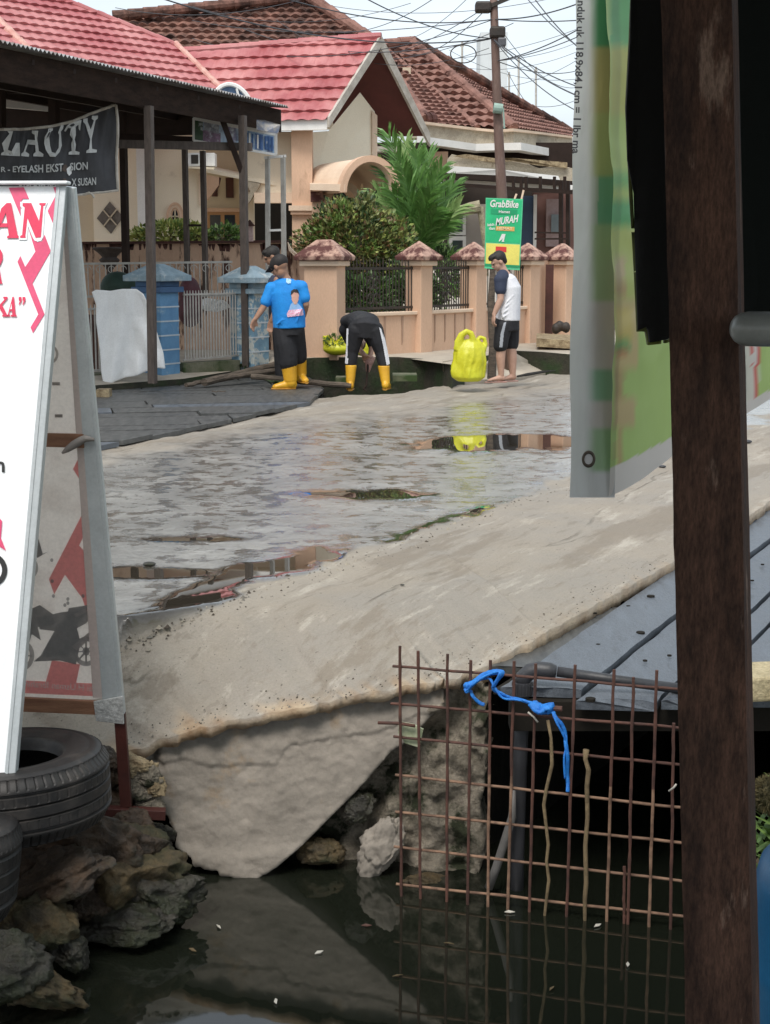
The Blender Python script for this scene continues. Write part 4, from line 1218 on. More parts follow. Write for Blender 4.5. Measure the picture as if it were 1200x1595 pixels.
mb = MB(); mb.hexa([rpt(101, 290, .014), rpt(118, 292, .014), rpt(196, 1120, .014), rpt(163, 1120, .014)] + [rpt(101, 290, -.02), rpt(118, 292, -.02), rpt(196, 1120, -.02), rpt(163, 1120, -.02)]); mb.build('rear_rail', M['alu'], root, bevel=.003)
mb = MB(); mb.hexa([rpt(112, 300, .018), rpt(114, 300, .018), rpt(188, 1112, .018), rpt(184, 1112, .018)] + [rpt(112, 300, .0145), rpt(114, 300, .0145), rpt(188, 1112, .0145), rpt(184, 1112, .0145)]); mb.build('rail_lip', M['alu'], root)
e0 = rpt(110, 292); e1 = rpt(165, 1090)
mb = MB(); mb.prism([e0, e1, e1 + LX * .9, e0 + LX * .9], -nr * .006); mb.build('rear_panel', M['vinyl_back'], root)
mb = MB(); mb.hexa([rpt(96, 300, .012), rpt(104, 300, .012), rpt(162, 1085, .012), rpt(146, 1085, .012)] + [rpt(96, 300, .002), rpt(104, 300, .002), rpt(162, 1085, .002), rpt(146, 1085, .002)]); mb.build('rear_stile', mat('covered_stile', (.50, .42, .39), (.46, .38, .35), 4, .6), root)
def Z7(x, y): return x / 3.19, 680 + y / 3.19
mb = MB()
for pts in ([(438, 330), (245, 708), (272, 782), (325, 685), (410, 800), (430, 860), (495, 900), (485, 640), (395, 540), (448, 430)], [(365, 160), (395, 100), (425, 110), (440, 280)], [(260, 1110), (400, 1130), (380, 1225), (230, 1215)], [(60, 1208), (515, 1228), (515, 1290), (60, 1270)]):
    pr(mb, pts, Z7, PR, .003)
mb.build('red_print', M['red_faded'], root)
mb = MB()
for pts in ([(205, 1085), (275, 960), (330, 900), (345, 850), (440, 835), (430, 880), (380, 930), (400, 1010), (395, 1060), (380, 1130), (300, 1110), (170, 1115)], [(100, 880), (200, 835), (265, 880), (280, 930), (190, 945), (205, 1010), (170, 985), (100, 950)],
            [(150, 500), (195, 510), (215, 580), (240, 570), (190, 600), (150, 590)]):
    pr(mb, pts, Z7, PR, .0045)
def disc(mb, cx, cy, r0, r1, Z, plane, off, n=40):
    oo, n_ = plane
    for a in range(n):
        t0, t1 = a * 2 * math.pi / n, (a + 1) * 2 * math.pi / n
        mb.poly([PL(*Z(cx + math.cos(t) * r, cy + math.sin(t) * r * 1.15), oo, n_) + n_ * off for t, r in ((t0, r1), (t1, r1), (t1, r0), (t0, r0))])
pr(mb, [(190, 900), (300, 872), (420, 856), (470, 880), (430, 925), (385, 950), (395, 1010), (340, 1085), (215, 1092), (240, 1030), (285, 965), (200, 955)], Z7, PR, .0048); pr(mb, [(150, 930), (175, 925), (130, 1090), (110, 1085)], Z7, PR, .0048)
for q_ in range(8):
    an = q_ * math.pi / 4
    for cx_, cy_ in ((430, 1065), (105, 1085)): pr(mb, [(cx_ + math.cos(an) * 58 - math.sin(an) * 4, cy_ + math.sin(an) * 62), (cx_ + math.cos(an) * 58 + math.sin(an) * 4, cy_ + math.sin(an) * 62 + 5), (cx_ + 4, cy_ + 3), (cx_ - 4, cy_ - 3)], Z7, PR, .0042)
disc(mb, 430, 1065, 44, 64, Z7, PR, .005); disc(mb, 430, 1065, 2, 18, Z7, PR, .005); disc(mb, 105, 1085, 46, 68, Z7, PR, .005); disc(mb, 105, 1085, 2, 18, Z7, PR, .005); disc(mb, 140, 650, 20, 52, Z7, PR, .005)
for x, y in ((260, 612), (262, 716), (268, 790), (415, 790), (340, 805), (340, 825), (325, 835)): disc(mb, x, y, .5, 8, Z7, PR, .0055, 10)
mb.build('motorbike_print', M['grey_faded'], root)
mb = MB(); pr(mb, [(360, 1040), (480, 940), (490, 965), (385, 1060)], Z7, PR, .006); pr(mb, [(370, 880), (430, 850), (435, 870), (380, 895)], Z7, PR, .006)
for (x, y, w_, h_) in ((80, 590, 12, 5), (84, 640, 12, 5)): mb.prism([rpt(a, b, .003) for a, b in ((x + 2, y + 5), (x + 14, y + 5), (x + 14, y + 10), (x + 2, y + 10))], nr * .001)
disc(mb, 250, -410, 30, 42, Z7, PR, .003); disc(mb, 268, -125, 0, 0.1, Z7, PR, .003)
mb.build('pale_print', M['grey_faded2'], root)
mb = MB(); textmb('Kyai H.Usman Ibrahim', .042, rpt(159, 1077, .0065), rpt(60, 1070) - rpt(159, 1077), rpt(100, 1000) - rpt(100, 1060), mb=mb, maxw=(rpt(36, 1071) - rpt(159, 1077)).length, shear=0)
mb.build('mirrored_lettering', mat('pale_letter', (.78, .62, .58), None, 4, .6), root)
mb = MB(); mb.hexa([rpt(70, 673, .02), rpt(132, 675, .02), rpt(133, 696, .02), rpt(67, 694, .02)] + [rpt(20, 673, .004), rpt(132, 675, .004), rpt(133, 696, .004), rpt(20, 694, .004)]); mb.build('cross_batten', M['brownwood'], root)
mb = MB(); mb.hexa([rpt(10, 1083, .022), rpt(152, 1090, .022), rpt(153, 1110, .022), rpt(10, 1104, .022)] + [rpt(10, 1083, .004), rpt(152, 1090, .004), rpt(153, 1110, .004), rpt(10, 1104, .004)]); mb.build('bottom_batten', M['brownwood'], root)
mb = MB(); mb.tube([rpt(x, y, .03) for x, y in ((100, 703), (108, 697), (118, 690), (128, 684), (136, 680), (150, 682))], [.004, .012, .016, .016, .014, .006], 8); mb.build('tied_strap', mat('grey_strap', (.30, .27, .25), None, 8, .7), root, smooth=True)
mb = MB(); mb.hexa([rpt(148, 1088, .03), rpt(194, 1080, .03), rpt(196, 1124, .03), rpt(152, 1119, .03)] + [rpt(148, 1088, .022), rpt(194, 1080, .022), rpt(196, 1124, .022), rpt(152, 1119, .022)]); mb.build('wrapped_corner', mat('wrap', (.50, .50, .49), (.42, .42, .41), 12, .6, .6, 40), root, bevel=.006)
f0 = rpt(187, 1110); f1 = P(197, 1256, 6.06)
mb = MB(); mb.bar(f0, f1, .045, .03, up=(0, 1, 0)); mb.build('leg', M['redwood'], root, bevel=.002)
mb = MB(); mb.bar(P(120, 1262, 6.02), P(258, 1268, 6.07), .05, .04); mb.build('foot_bar', M['redwood'], root, bevel=.002)
# ================================================================== far side of the road
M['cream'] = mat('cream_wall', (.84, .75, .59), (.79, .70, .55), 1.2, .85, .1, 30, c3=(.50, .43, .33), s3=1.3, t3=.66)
M['cream_shade'] = mat('cream_wall_shaded', (.64, .55, .41), (.58, .49, .36), 1.5, .85, .1, 30)  # darker copy of the cream wall, its shade put into the colour
M['peach'] = mat('peach_wall', (.64, .43, .30), (.58, .38, .26), 1.5, .85, .15, 25, stretch=(1, 1, .35), c3=(.36, .22, .14), s3=3.0, t3=.68)
M['peach_light'] = mat('peach_trim', (.74, .58, .44), (.66, .50, .37), 2.5, .8, .1, 25)
M['stained'] = mat('stained_wall', (.60, .41, .29), (.52, .34, .24), 3, .85, .2, 25, stretch=(1, 1, .22), c3=(.07, .03, .02), s3=5.5, t3=.565, w3=.03)
M['cap'] = mat('weathered_cap', (.55, .36, .28), (.40, .24, .19), 6, .85, .4, 25, c3=(.10, .035, .03), s3=4.5, t3=.50, w3=.05)
M['stain_dark'] = mat('dark_maroon', (.09, .03, .022), (.05, .02, .015), 5, .8, .3)
M['redroof'] = mat('red_roof', (.42, .125, .13), (.33, .085, .09), 2.2, .5, .2, 20, c3=(.54, .24, .23), s3=.8, t3=.54, w3=.12)
M['redroof_pale'] = mat('pale_ridge', (.62, .40, .34), (.50, .24, .20), 7, .6, .2, 20)
M['browntile'] = mat('brown_tile', (.30, .155, .12), (.14, .075, .058), 6, .8, .4, 30, c3=(.05, .03, .025), s3=2.6, t3=.52, w3=.10, spec=.2)
M['browntile2'] = mat('reddish_tile', (.34, .185, .15), (.19, .10, .08), 6, .8, .4, 30, c3=(.09, .045, .036), s3=3, t3=.58, w3=.08, spec=.2)
M['bargeboard'] = mat('worn_white_board', (.56, .52, .46), (.38, .34, .29), 5, .75, .3, 30)
M['white'] = mat('white_paint', (.78, .77, .74), (.70, .69, .66), 3, .6)
M['soffit'] = mat('dark_red_soffit', (.12, .03, .025), (.09, .022, .018), 3, .7)
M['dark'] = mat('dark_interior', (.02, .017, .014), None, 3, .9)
M['brownframe'] = mat('brown_steel', (.030, .018, .014), (.02, .012, .009), 6, .7, .2, 20, spec=.2)
M['greypost'] = mat('grey_brown_post', (.11, .085, .072), (.065, .05, .042), 7, .7, .3, 25, stretch=(4, 4, 1))
M['silver'] = mat('silver_steel', (.52, .50, .46), (.40, .38, .35), 8, .45, .1, 30, metal=.3)
M['orange_wood'] = mat('orange_wood', (.50, .27, .12), (.42, .22, .09), 4, .5, .1, 10)
M['window_glass'] = mat('window_glass', (.03, .035, .04), None, 3, .08, spec=.8)
M['blue_paint'] = mat('blue_paint', (.14, .31, .50), (.10, .24, .42), 5, .6, .15, 30, c3=(.42, .50, .52), s3=4, t3=.66)
M['blue_peel'] = mat('peeling_blue_paint', (.20, .35, .46), (.13, .24, .33), 5, .8, .3, 30, c3=(.50, .53, .50), s3=6, t3=.54, w3=.03)
M['blue_dark'] = mat('blue_moulding', (.06, .13, .25), (.05, .10, .19), 5, .7)
M['blue_grey'] = mat('grey_blue_cap', (.30, .40, .46), (.20, .28, .33), 6, .8, .3, 25, c3=(.50, .54, .54), s3=5, t3=.6)
M['mortar'] = mat('mortar', (.56, .62, .66), None, 6, .8)
M['mossy'] = mat('mossy_concrete', (.20, .19, .14), (.10, .11, .06), 5, .9, .5, 20, c3=(.03, .055, .012), s3=2.5, t3=.52)
M['ditchwall'] = mat('mossy_ditch_wall', (.05, .042, .028), (.022, .022, .014), 5, .85, .8, 18, c3=(.020, .040, .010), s3=2.4, t3=.54, w3=.1)
M['pavement'] = mat('pavement', (.46, .40, .32), (.36, .31, .25), 3, .85, .3, 20)
M['iron'] = mat('black_iron', (.022, .018, .015), (.04, .028, .02), 10, .6, .2, 30)
M['clothw'] = mat('white_tarp', (.86, .86, .85), (.78, .78, .77), 3, .7, .15, 16, c3=(.50, .50, .48), s3=1.6, t3=.66)
M['tan_stone'] = mat('tan_parapet', (.50, .44, .34), (.34, .29, .22), 5, .9, .6, 16, c3=(.16, .11, .07), s3=5, t3=.62)
M['oldwood'] = mat('old_log', (.13, .10, .075), (.06, .047, .035), 8, .85, .7, 20, stretch=(1, 1, 5))

def rect(mb, x0, y0, x1, y1, Y, dep=.1, x2=None):
    """upright box whose front fills the outline at distance Y"""
    q = [P(x0, y1, Y), P(x1, y1, Y), P(x1, y0, Y), P(x0, y0, Y)]
    xa, xb = (q[0].x + q[3].x) / 2, (q[1].x + q[2].x) / 2
    q[0].x = q[3].x = xa; q[1].x = q[2].x = xb
    return mb.prism(q, V(0, dep, 0))
def R1(name, m, x0, y0, x1, y1, Y, dep=.1, parent=None, **k):
    mb = MB(); rect(mb, x0, y0, x1, y1, Y, dep); return mb.build(name, m, parent, **k)
def poly(name, m, pts, dep=.1, parent=None, **k):
    """closed outline of (px, py, Y) pushed back by dep"""
    mb = MB(); mb.prism([P(*p) for p in pts], V(0, dep, 0)); return mb.build(name, m, parent, **k)
def wallq(mb, xa, Ya, xb, Yb, z0, z1, th=.15):
    a = P(xa, 405, Ya); b = P(xb, 405, Yb)
    a1, b1 = V(a.x, Ya, 0), V(b.x, Yb, 0)
    n_ = V(-(b1 - a1).y, (b1 - a1).x, 0).normalized() * th
    if n_.y < 0: n_ = -n_
    return mb.hexa([V(p.x, p.y, z) for z in (z0, z1) for p in (a1, b1, b1 + n_, a1 + n_)])

# yard sheet and pavement with the open drain in front
pe = [V(-30, 4.5, .27), V(-9, 15.5, .27), G(150, 600, .12), G(285, 590, .12), G(400, 572, .15), G(440, 561, .28), G(490, 557, .3), G(560, 556, .3), G(620, 556, .3), G(660, 559, .3), G(690, 564, .3), G(705, 568, .3), G(725, 560, .3), G(800, 546, .3), G(845, 548, .3), G(890, 552, .28), V(5.2, 23, .28), V(9, 29, .28), V(26, 62, .28), V(150, 300, .28)]
mb = MB()
mb.grid([[p + V(-.02, .03, -1.2) for p in pe], [p + V(0, .0, -.05) for p in pe], pe, [V(p.x - .6, p.y + 1.6, .285) for p in pe], [V(p.x * 3 - 20, 300 if p.y < 60 else 1500, .29) for p in pe]])
n_c = len(pe) - 1
mb.mi = [1] * (2 * n_c) + [0] * (2 * n_c)
yard = mb.build('pavement', [M['pavement'], M['ditchwall']], kind='structure', recalc=False)
mb = MB(); mb.grid([[G(300, 640, -.5), G(300, 600, -.5) + V(0, 4, 0)], [G(560, 640, -.45), G(560, 600, -.45) + V(0, 4, 0)], [G(720, 640, -.5), G(720, 600, -.5) + V(0, 4, 0)], [G(890, 600, -.5), G(890, 570, -.5) + V(0, 4, 0)]])
mb.build('drain_bed', M['ditchwall'], kind='structure', recalc=False)
# slab ramp bridging the drain
tops = [(690, 564, .305), (755, 552, .305), (800, 549, .30), (803, 562, .16), (830, 566, .12), (885, 562, .10), (886, 572, .03), (863, 578, .015), (800, 587, .015), (757, 592, .015), (700, 594, .03), (703, 575, .2)]
mb = MB(); pts = [G(*t) for t in tops]
mb.prism([p - V(0, 0, .10) for p in pts], V(0, 0, .108))
mb.build('ramp', M['pavement'], kind='structure')
mb = MB(); pp = [P(806, 586, 18.9), P(822, 583, 19.1), P(845, 579, 19.6), P(865, 577, 19.9)]
mb.tube([p - V(0, .02, -.0) for p in pp], [.012, .02, .018, .004], 6); mb.build('ramp_gap', M['dark'], kind='structure')
# weeds and rubble in the drain
blades(G(650, 600, -.25), 260, .32, .010, [M['leafA'], M['leafB'], M['leafC']], 'cut_weeds', 'heap of cut weeds in the open drain between the crouching person and the yellow bag', 'weeds', 1.1, 4)
blades(G(608, 606, -.18), 160, .26, .008, [M['leafB'], M['litter'], M['leafA']], 'cut_weeds', 'pulled weeds and straw between the yellow boots of the bending person', 'weeds', 1.3, 8)
blades(G(440, 600, .08), 40, .16, .03, [M['leafA'], M['leafC']], 'weed', 'dark leafy weed beside the yellow boots of the man in blue', 'plant', 1.2, 6)
blades(G(372, 574, .15), 70, .24, .02, [M['leafB'], M['leafA']], 'fern', 'light green fern at the foot of the right carport post', 'plant', 1.2, 2)
R1('concrete_kerb', M['mossy'], 612, 585, 650, 594, 18.9, .5, label='low concrete kerb stub in the drain beside the cut weeds', cat='kerb')
R1('concrete_block', M['mossy'], 523, 588, 540, 602, 19.0, .3, label='small mossy concrete block left of the bending person in the drain', cat='block')

# ------------------------------------------------------------------ old plank platform across the road
reg = [G(150, 698, .04), G(300, 666, .04), G(482, 628, .04), G(505, 606, .04), G(482, 588, .04), G(395, 574, .10), G(285, 592, .06), G(150, 612, .04)]
root = thing('plank_platform', G(320, 640, 0), 'worn grey plank platform between the road and the blue gateposts', 'platform')
dirp = V(1, .22, 0).normalized(); perp = V(-.22, 1, 0).normalized()
Y0 = reg[0].y - 1.2
def clip_poly(pts, reg):
    out = [V(p.x, p.y, p.z) for p in pts]
    cx_ = sum((p.x for p in reg)) / len(reg); cy_ = sum((p.y for p in reg)) / len(reg)
    for a, b in zip(reg, reg[1:] + reg[:1]):
        e = V(b.x - a.x, b.y - a.y, 0); n_ = V(-e.y, e.x, 0)
        if n_.dot(V(cx_ - a.x, cy_ - a.y, 0)) < 0: n_ = -n_
        res = []
        for i in range(len(out)):
            p, q = out[i], out[(i + 1) % len(out)]
            dp, dq = n_.dot(p - V(a.x, a.y, p.z)), n_.dot(q - V(a.x, a.y, q.z))
            if dp >= 0: res.append(p)
            if dp * dq < 0: res.append(p.lerp(q, dp / (dp - dq)))
        out = res
        if len(out) < 3: return None
    return out
k = 0; yy = 0
r5 = random.Random(12)
while yy < 11:
    wd = r5.uniform(.30, .52)
    xs = r5.uniform(-9, -6)
    while xs < 2:
        ln = r5.uniform(1.2, 3.0)
        o0 = V(0, Y0 + yy - 1.5, 0) + dirp * xs
        tl = r5.uniform(-.003, .003); g_ = r5.choice((.008, .014, .02, .03, .08))
        q = [o0, o0 + dirp * (ln - .02), o0 + dirp * (ln - .02) + perp * (wd - g_), o0 + perp * (wd - g_ * .6)]
        c = clip_poly(q, reg)
        if c:
            zz = r5.uniform(.040, .052)
            mb = MB(); mb.prism([V(p.x, p.y, zz - .04 + tl * (p.x + 4)) for p in c], V(0, 0, .04))
            mb.build('plank', M['deckwood_dark'] if r5.random() < .93 else M['deckwood'], root); k += 1
        xs += ln
    yy += wd
mb = MB(); mb.prism([V(p.x, p.y, -.3) for p in reg], V(0, 0, .28)); mb.build('underside', M['deckunder'], root)
def log(a, b, r, label, sq=1.0, name='old_beam'):
    mb = MB(); pts = [a.lerp(b, i / 12) + V(0, 0, .015 * fb(i * .4, r * 50)) for i in range(13)]
    mb.tube(pts, [r * (1 + .25 * fb(i * .7, r * 90, 3)) for i in range(13)], 9, ry=[r * sq] * 13)
    return mb.build(name, M['oldwood'], label=label, cat='beam')
log(P(318, 596, 18.6), P(440, 566, 20.0), .058, 'thick rotten beam lying by the foot of the right carport post', .8)
log(P(290, 600, 18.5), P(350, 588, 19.0), .04, 'short rotten beam end left of the thick rotten beam', .7)
log(P(392, 586, 18.9), P(548, 602, 18.7), .045, 'long mossy beam running behind the yellow boots', .8)
log(P(345, 590, 18.9), P(450, 574, 19.6), .05, 'thin rotten beam lying against the thick rotten beam', .7)
log(P(400, 655, 15.6), P(455, 643, 16.3), .03, 'pale broken board at the edge of the plank platform', .4, 'broken_board')
R1('loose_brick', M['rust_edge'], 150, 607, 170, 622, 17.4, .2, label='small brown block at the left end of the plank platform', cat='brick')
log(P(330, 610, 17.8), P(352, 609, 17.8), .012, 'small white chip on the plank platform', .5, 'chip')

# ------------------------------------------------------------------ blue gateposts
def bluepost(xa, xb, ya_cap, ytop, ybase, Y, m, label, rot, w, courses):
    ct = P((xa + xb) / 2, ybase, Y)
    root = thing('gatepost', ct, label, 'gatepost', 'blue gateposts')
    zt = P(xa, ya_cap, Y).z; ztop = P(xa, ytop, Y).z; zb = ct.z - .1
    Mr = Matrix.Rotation(rot, 3, 'Z')
    mb = MB(); mb.box((ct.x, ct.y, (zb + zt - .16) / 2), (w, w, zt - .16 - zb), M=Mr); mb.build('shaft', m, root, bevel=.01)
    mb = MB(); mb.box((ct.x, ct.y, zt - .135), (w + .10, w + .10, .07), M=Mr); mb.box((ct.x, ct.y, zt - .065), (w + .02, w + .02, .07), M=Mr); mb.build('moulding', M['blue_dark'] if m is M['blue_paint'] else M['blue_grey'], root, bevel=.008)
    mb = MB(); h = w / 2 + .12; k = .12
    c4 = [Mr @ V(x * h, y * h, 0) for x, y in ((-1, -1), (1, -1), (1, 1), (-1, 1))]
    c0 = V(ct.x, ct.y, zt - .03)
    mb.hexa([c0 + c for c in c4] + [c0 + c + V(0, 0, .075) for c in c4])
    mb.hexa([c0 + c * .97 + V(0, 0, .072) for c in c4] + [c0 + c * .22 + V(0, 0, ztop - zt + .03) for c in c4])
    mb.build('cap', M['blue_grey'], root, bevel=.008)
    mb = MB()
    for i in range(courses):
        z = zb + .28 + i * (zt - .25 - zb - .2) / max(1, courses)
        mb.box((ct.x, ct.y, z), (w + .008, w + .008, .018), M=Mr)
    mb.build('mortar_joint', M['mortar'], root)
    return root
bluepost(204, 294, 434, 411, 588, 19.5, M['blue_paint'], 'bright blue block gatepost with pale joints behind the white tarpaulin', R(-30), .37, 5)
bluepost(354, 427, 437, 414, 568, 20.5, M['blue_peel'], 'peeling grey-blue gatepost just left of the man in the blue shirt', R(-30), .36, 4)
# low grille between and left of the gateposts
def grille(xa, Ya, xb, Yb, y0a, y0b, y1a, y1b, n, label, m, name='grille_fence', rb=.010, rails=.022, spikes=.05, scroll=False, group=None):
    a0 = P(xa, y0a, Ya); b0_ = P(xb, y0b, Yb); a1 = P(xa, y1a, Ya); b1_ = P(xb, y1b, Yb)
    root = thing(name, (a1 + b1_) / 2, label, 'fence', group)
    mb = MB(); mb.bar(a0, b0_, rails, rails); mb.build('top_rail', m, root)
    mb = MB(); mb.bar(a1, b1_, rails, rails); mb.build('bottom_rail', m, root)
    for i in range(n):
        t = (i + .5) / n
        q0_ = a0.lerp(b0_, t); q1_ = a1.lerp(b1_, t)
        q0_ = V(q1_.x * .5 + q0_.x * .5, q1_.y * .5 + q0_.y * .5, q0_.z)
        mb = MB(); mb.tube([V(q0_.x, q0_.y, q1_.z), q0_, q0_ + V(0, 0, spikes)], [rb, rb, rb * .5], 6)
        if scroll and i % 2:
            mb.tube([V(q0_.x, q0_.y, q0_.z - .02) + V(math.cos(a) * .045, .0, -.06 + math.sin(a) * .045) for a in [x * .6 for x in range(9)]], rb * .7, 5)
        mb.build('baluster', m, root)
    return root
grille(286, 19.7, 374, 20.4, 459, 457, 561, 553, 20, 'white painted grille fence between the two blue gateposts', M['silver'])
grille(134, 18.7, 204, 19.3, 482, 476, 578, 574, 12, 'white grille fence partly under the white tarpaulin', M['silver'])
grille(124, 21.4, 362, 21.4, 411, 408, 462, 460, 26, 'tall rusty-white gate with scrolls behind the blue gateposts', M['silver'], 'gate', .008, .03, 0, True)
mb = MB(); a = P(286, 566, 19.65); b = P(374, 557, 20.3)
mb.hexa([V(p.x, p.y, z) for z in (-.1, a.z) for p in (a, b, b + V(-.1, .2, 0), a + V(-.1, .2, 0))]); mb.build('plinth_wall', M['mossy'], label='stained low plinth under the grille between the blue gateposts', cat='wall')
mb = MB(); a = P(134, 583, 18.75); b = P(206, 580, 19.2)
mb.hexa([V(p.x, p.y, z) for z in (-.1, a.z) for p in (a, b, b + V(-.1, .2, 0), a + V(-.1, .2, 0))]); mb.build('plinth_wall', M['mossy'], label='stained low plinth under the white tarpaulin', cat='wall')
R1('rusty_sheet', M['rust'], 138, 490, 152, 575, 18.9, .03, label='rusty brown panel behind the left grille fence', cat='fence panel')
# white tarpaulin
def tdisp(p):
    px, py = proj(p)
    s = sstep(450, 600, py)
    return .035 * math.sin(px * .16 + py * .03) * (.3 + s) + .03 * math.sin((px - py * .55) * .17) * sstep(190, 240, px) + .012 * fb(p.x * 9, p.z * 4, 2, 3) + .05 * s
mb = patch([(143, 455), (150, 451), (172, 453), (190, 450), (213, 450), (224, 458), (233, 478), (240, 500), (247, 525), (255, 550), (258, 574), (246, 573), (232, 577), (214, 585), (196, 588), (178, 595), (163, 605), (158, 580), (156, 545), (150, 500), (150, 475)], P(200, 520, 18.55), V(.12, -1, .04).normalized(), .014, tdisp, .006)
mb.build('tarpaulin', M['clothw'], smooth=True, recalc=False, label='white tarpaulin draped over the fence left of the blue gatepost', cat='tarpaulin')
# ------------------------------------------------------------------ carport
E0 = V(-3.8, 15.2, 0); ED = V(.369, 1, 0).normalized(); EP = V(-1, .369, 0).normalized()
def eave(px):
    # point of the eave line seen at px
    t = (px - 600) / F
    # X = t*Y ; X = -3.8+.369(Y-15.2)
    Y = (-3.8 - .369 * 15.2) / (t - .369)
    return V(-3.8 + .369 * (Y - 15.2), Y, 0)
root = thing('carport', (-3, 18, 0), 'open timber carport with a corrugated roof across the road on the left', 'carport')
ea, eb = eave(-260), eave(441)
def ezz(p, lo): return V(p.x, p.y, lo)
mb = MB()
nc = int((eb - ea).length / .076)
top = []
for i in range(nc * 4 + 1):
    p = ea.lerp(eb, i / (nc * 4)); h = .016 * math.sin(i * math.pi / 2)
    q = p + V(.12, -.04, 0)
    top.append([q + V(0, 0, 3.63 + h), q + EP * 2.2 + V(0, 0, 3.80 + h), q + EP * 5.5 + V(0, 0, 4.05 + h)])
mb.grid(top); mb.build('roof_sheet', mat('zinc_sheet', (.42, .43, .44), (.20, .17, .15), 4, .5, .1, 20, metal=.3), root, solid=.004, recalc=False)
mb = MB(); mb.hexa([ezz(ea, 3.27), ezz(eb, 3.30), ezz(eb, 3.30) + EP * .04, ezz(ea, 3.27) + EP * .04, ezz(ea, 3.60), ezz(eb, 3.60), ezz(eb, 3.60) + EP * .04, ezz(ea, 3.60) + EP * .04])
mb.build('fascia', mat('dark_fascia', (.035, .021, .015), (.018, .011, .008), 4, .85, .3, 14, stretch=(1, 1, 4), spec=.12), root)
mb = MB(); mb.hexa([ezz(eb, 3.30), ezz(eb, 3.30) + EP * 5, ezz(eb, 3.30) + EP * 5 + ED * .04, ezz(eb, 3.30) + ED * .04, ezz(eb, 3.60), ezz(eb, 3.95) + EP * 5, ezz(eb, 3.95) + EP * 5 + ED * .04, ezz(eb, 3.60) + ED * .04]); mb.build('end_board', M['brownframe'], root)
for d_ in (.5, 1.6, 2.8, 4.2):
    mb = MB(); mb.bar(ezz(ea, 3.42 + d_ * .09) + EP * d_, ezz(eb, 3.42 + d_ * .09) + EP * d_, .06, .12); mb.build('purlin', M['brownframe'], root)
for px in range(-240, 441, 62):
    p = eave(px); mb = MB(); mb.bar(ezz(p, 3.50), ezz(p, 3.92) + EP * 5, .05, .10); mb.build('rafter', M['brownframe'], root)
def cpost(xt, yt, xb, yb, Y, w, m, par, name='post'):
    a = P(xt, yt, Y); b = P(xb, yb, Y); mb = MB(); mb.bar(b, a, w, w, up=(.35, 1, 0)); return mb.build(name, m, par)
cpost(232, 165, 238, 597, 18.1, .085, M['greypost'], root)
cpost(378, 180, 384, 572, 20.3, .085, M['greypost'], root)
cpost(191, 165, 198, 470, 21.6, .085, M['brownframe'], root)
cpost(84, 130, 86, 470, 21.0, .11, M['brownframe'], root)
cpost(0, 130, 3, 470, 20.0, .11, M['brownframe'], root)
mb = MB(); mb.bar(P(175, 224, 19.6), P(392, 229, 20.5), .07, .10); mb.build('tie_beam', M['greypost'], root)
mb = MB(); mb.bar(P(180, 214, 20.6), P(330, 220, 21.6), .06, .10); mb.build('tie_beam', M['brownframe'], root)
mb = MB(); mb.bar(P(345, 182, 20.2), P(377, 268, 20.3), .07, .07, up=(0, 1, 0)); mb.build('brace', M['brownframe'], root)
root = thing('twin_post_rack', P(304, 460, 21.9), 'pair of thin brown posts joined by a rung behind the blue gateposts', 'post frame')
cpost(288, 232, 293, 462, 21.9, .065, M['greypost'], root); cpost(316, 235, 321, 462, 21.9, .065, M['greypost'], root)
mb = MB(); mb.bar(P(290, 351, 21.9), P(319, 351, 21.9), .03, .03); mb.build('rung', M['brownframe'], root)
root = thing('steel_rack', P(430, 400, 21.6), 'pale steel frame standing behind the man in the blue shirt', 'post frame')
cpost(417, 244, 418, 440, 21.6, .055, M['silver'], root); cpost(441, 242, 443, 440, 21.6, .055, M['silver'], root)
mb = MB(); mb.bar(P(412, 246, 21.6), P(446, 243, 21.6), .06, .035); mb.build('rung', M['white'], root)
mb = MB(); mb.bar(P(419, 359, 21.6), P(442, 358, 21.6), .035, .03); mb.build('rung', M['white'], root)
# ------------------------------------------------------------------ black salon banner
root = thing('black_banner', P(80, 300, 17.2), 'torn black cloth banner with white lettering hanging from the carport', 'banner')
bA = P(-160, 300, 16.4); bB = P(183, 295, 17.9); bn = npl(bA, bB, bA + V(0, 0, 1))
topy = [(-160, 180), (0, 202), (40, 201), (80, 197), (110, 190), (140, 178), (176, 164)]
boty = [(-160, 318), (0, 316), (120, 304), (183, 296)]
rws = []
def bpt(px, t, off=0):
    x = px + (5 * t if px > 150 else 0); yt = interp(topy, px); yb = interp(boty, px)
    y = yt + (yb - yt) * t
    w_ = .02 * math.sin(px * .35 + t * 7) * (1 - t) + .025 * math.sin(px * .12 - t * 5) + .01 * fb(px * .05, t * 4)
    return PL(x, y, bA, bn) + bn * (w_ + off)
mb = MB(); mb.grid([[bpt(-160 + 340 * i / 150, j / 40) for j in range(41)] for i in range(151)])
o = mb.build('cloth', mat('black_banner_cloth', (.055, .055, .06), (.035, .035, .038), 5, .7, .4, 10, stretch=(1, 1, .5)), root, smooth=True, recalc=False)
bv = bvh_of(o)
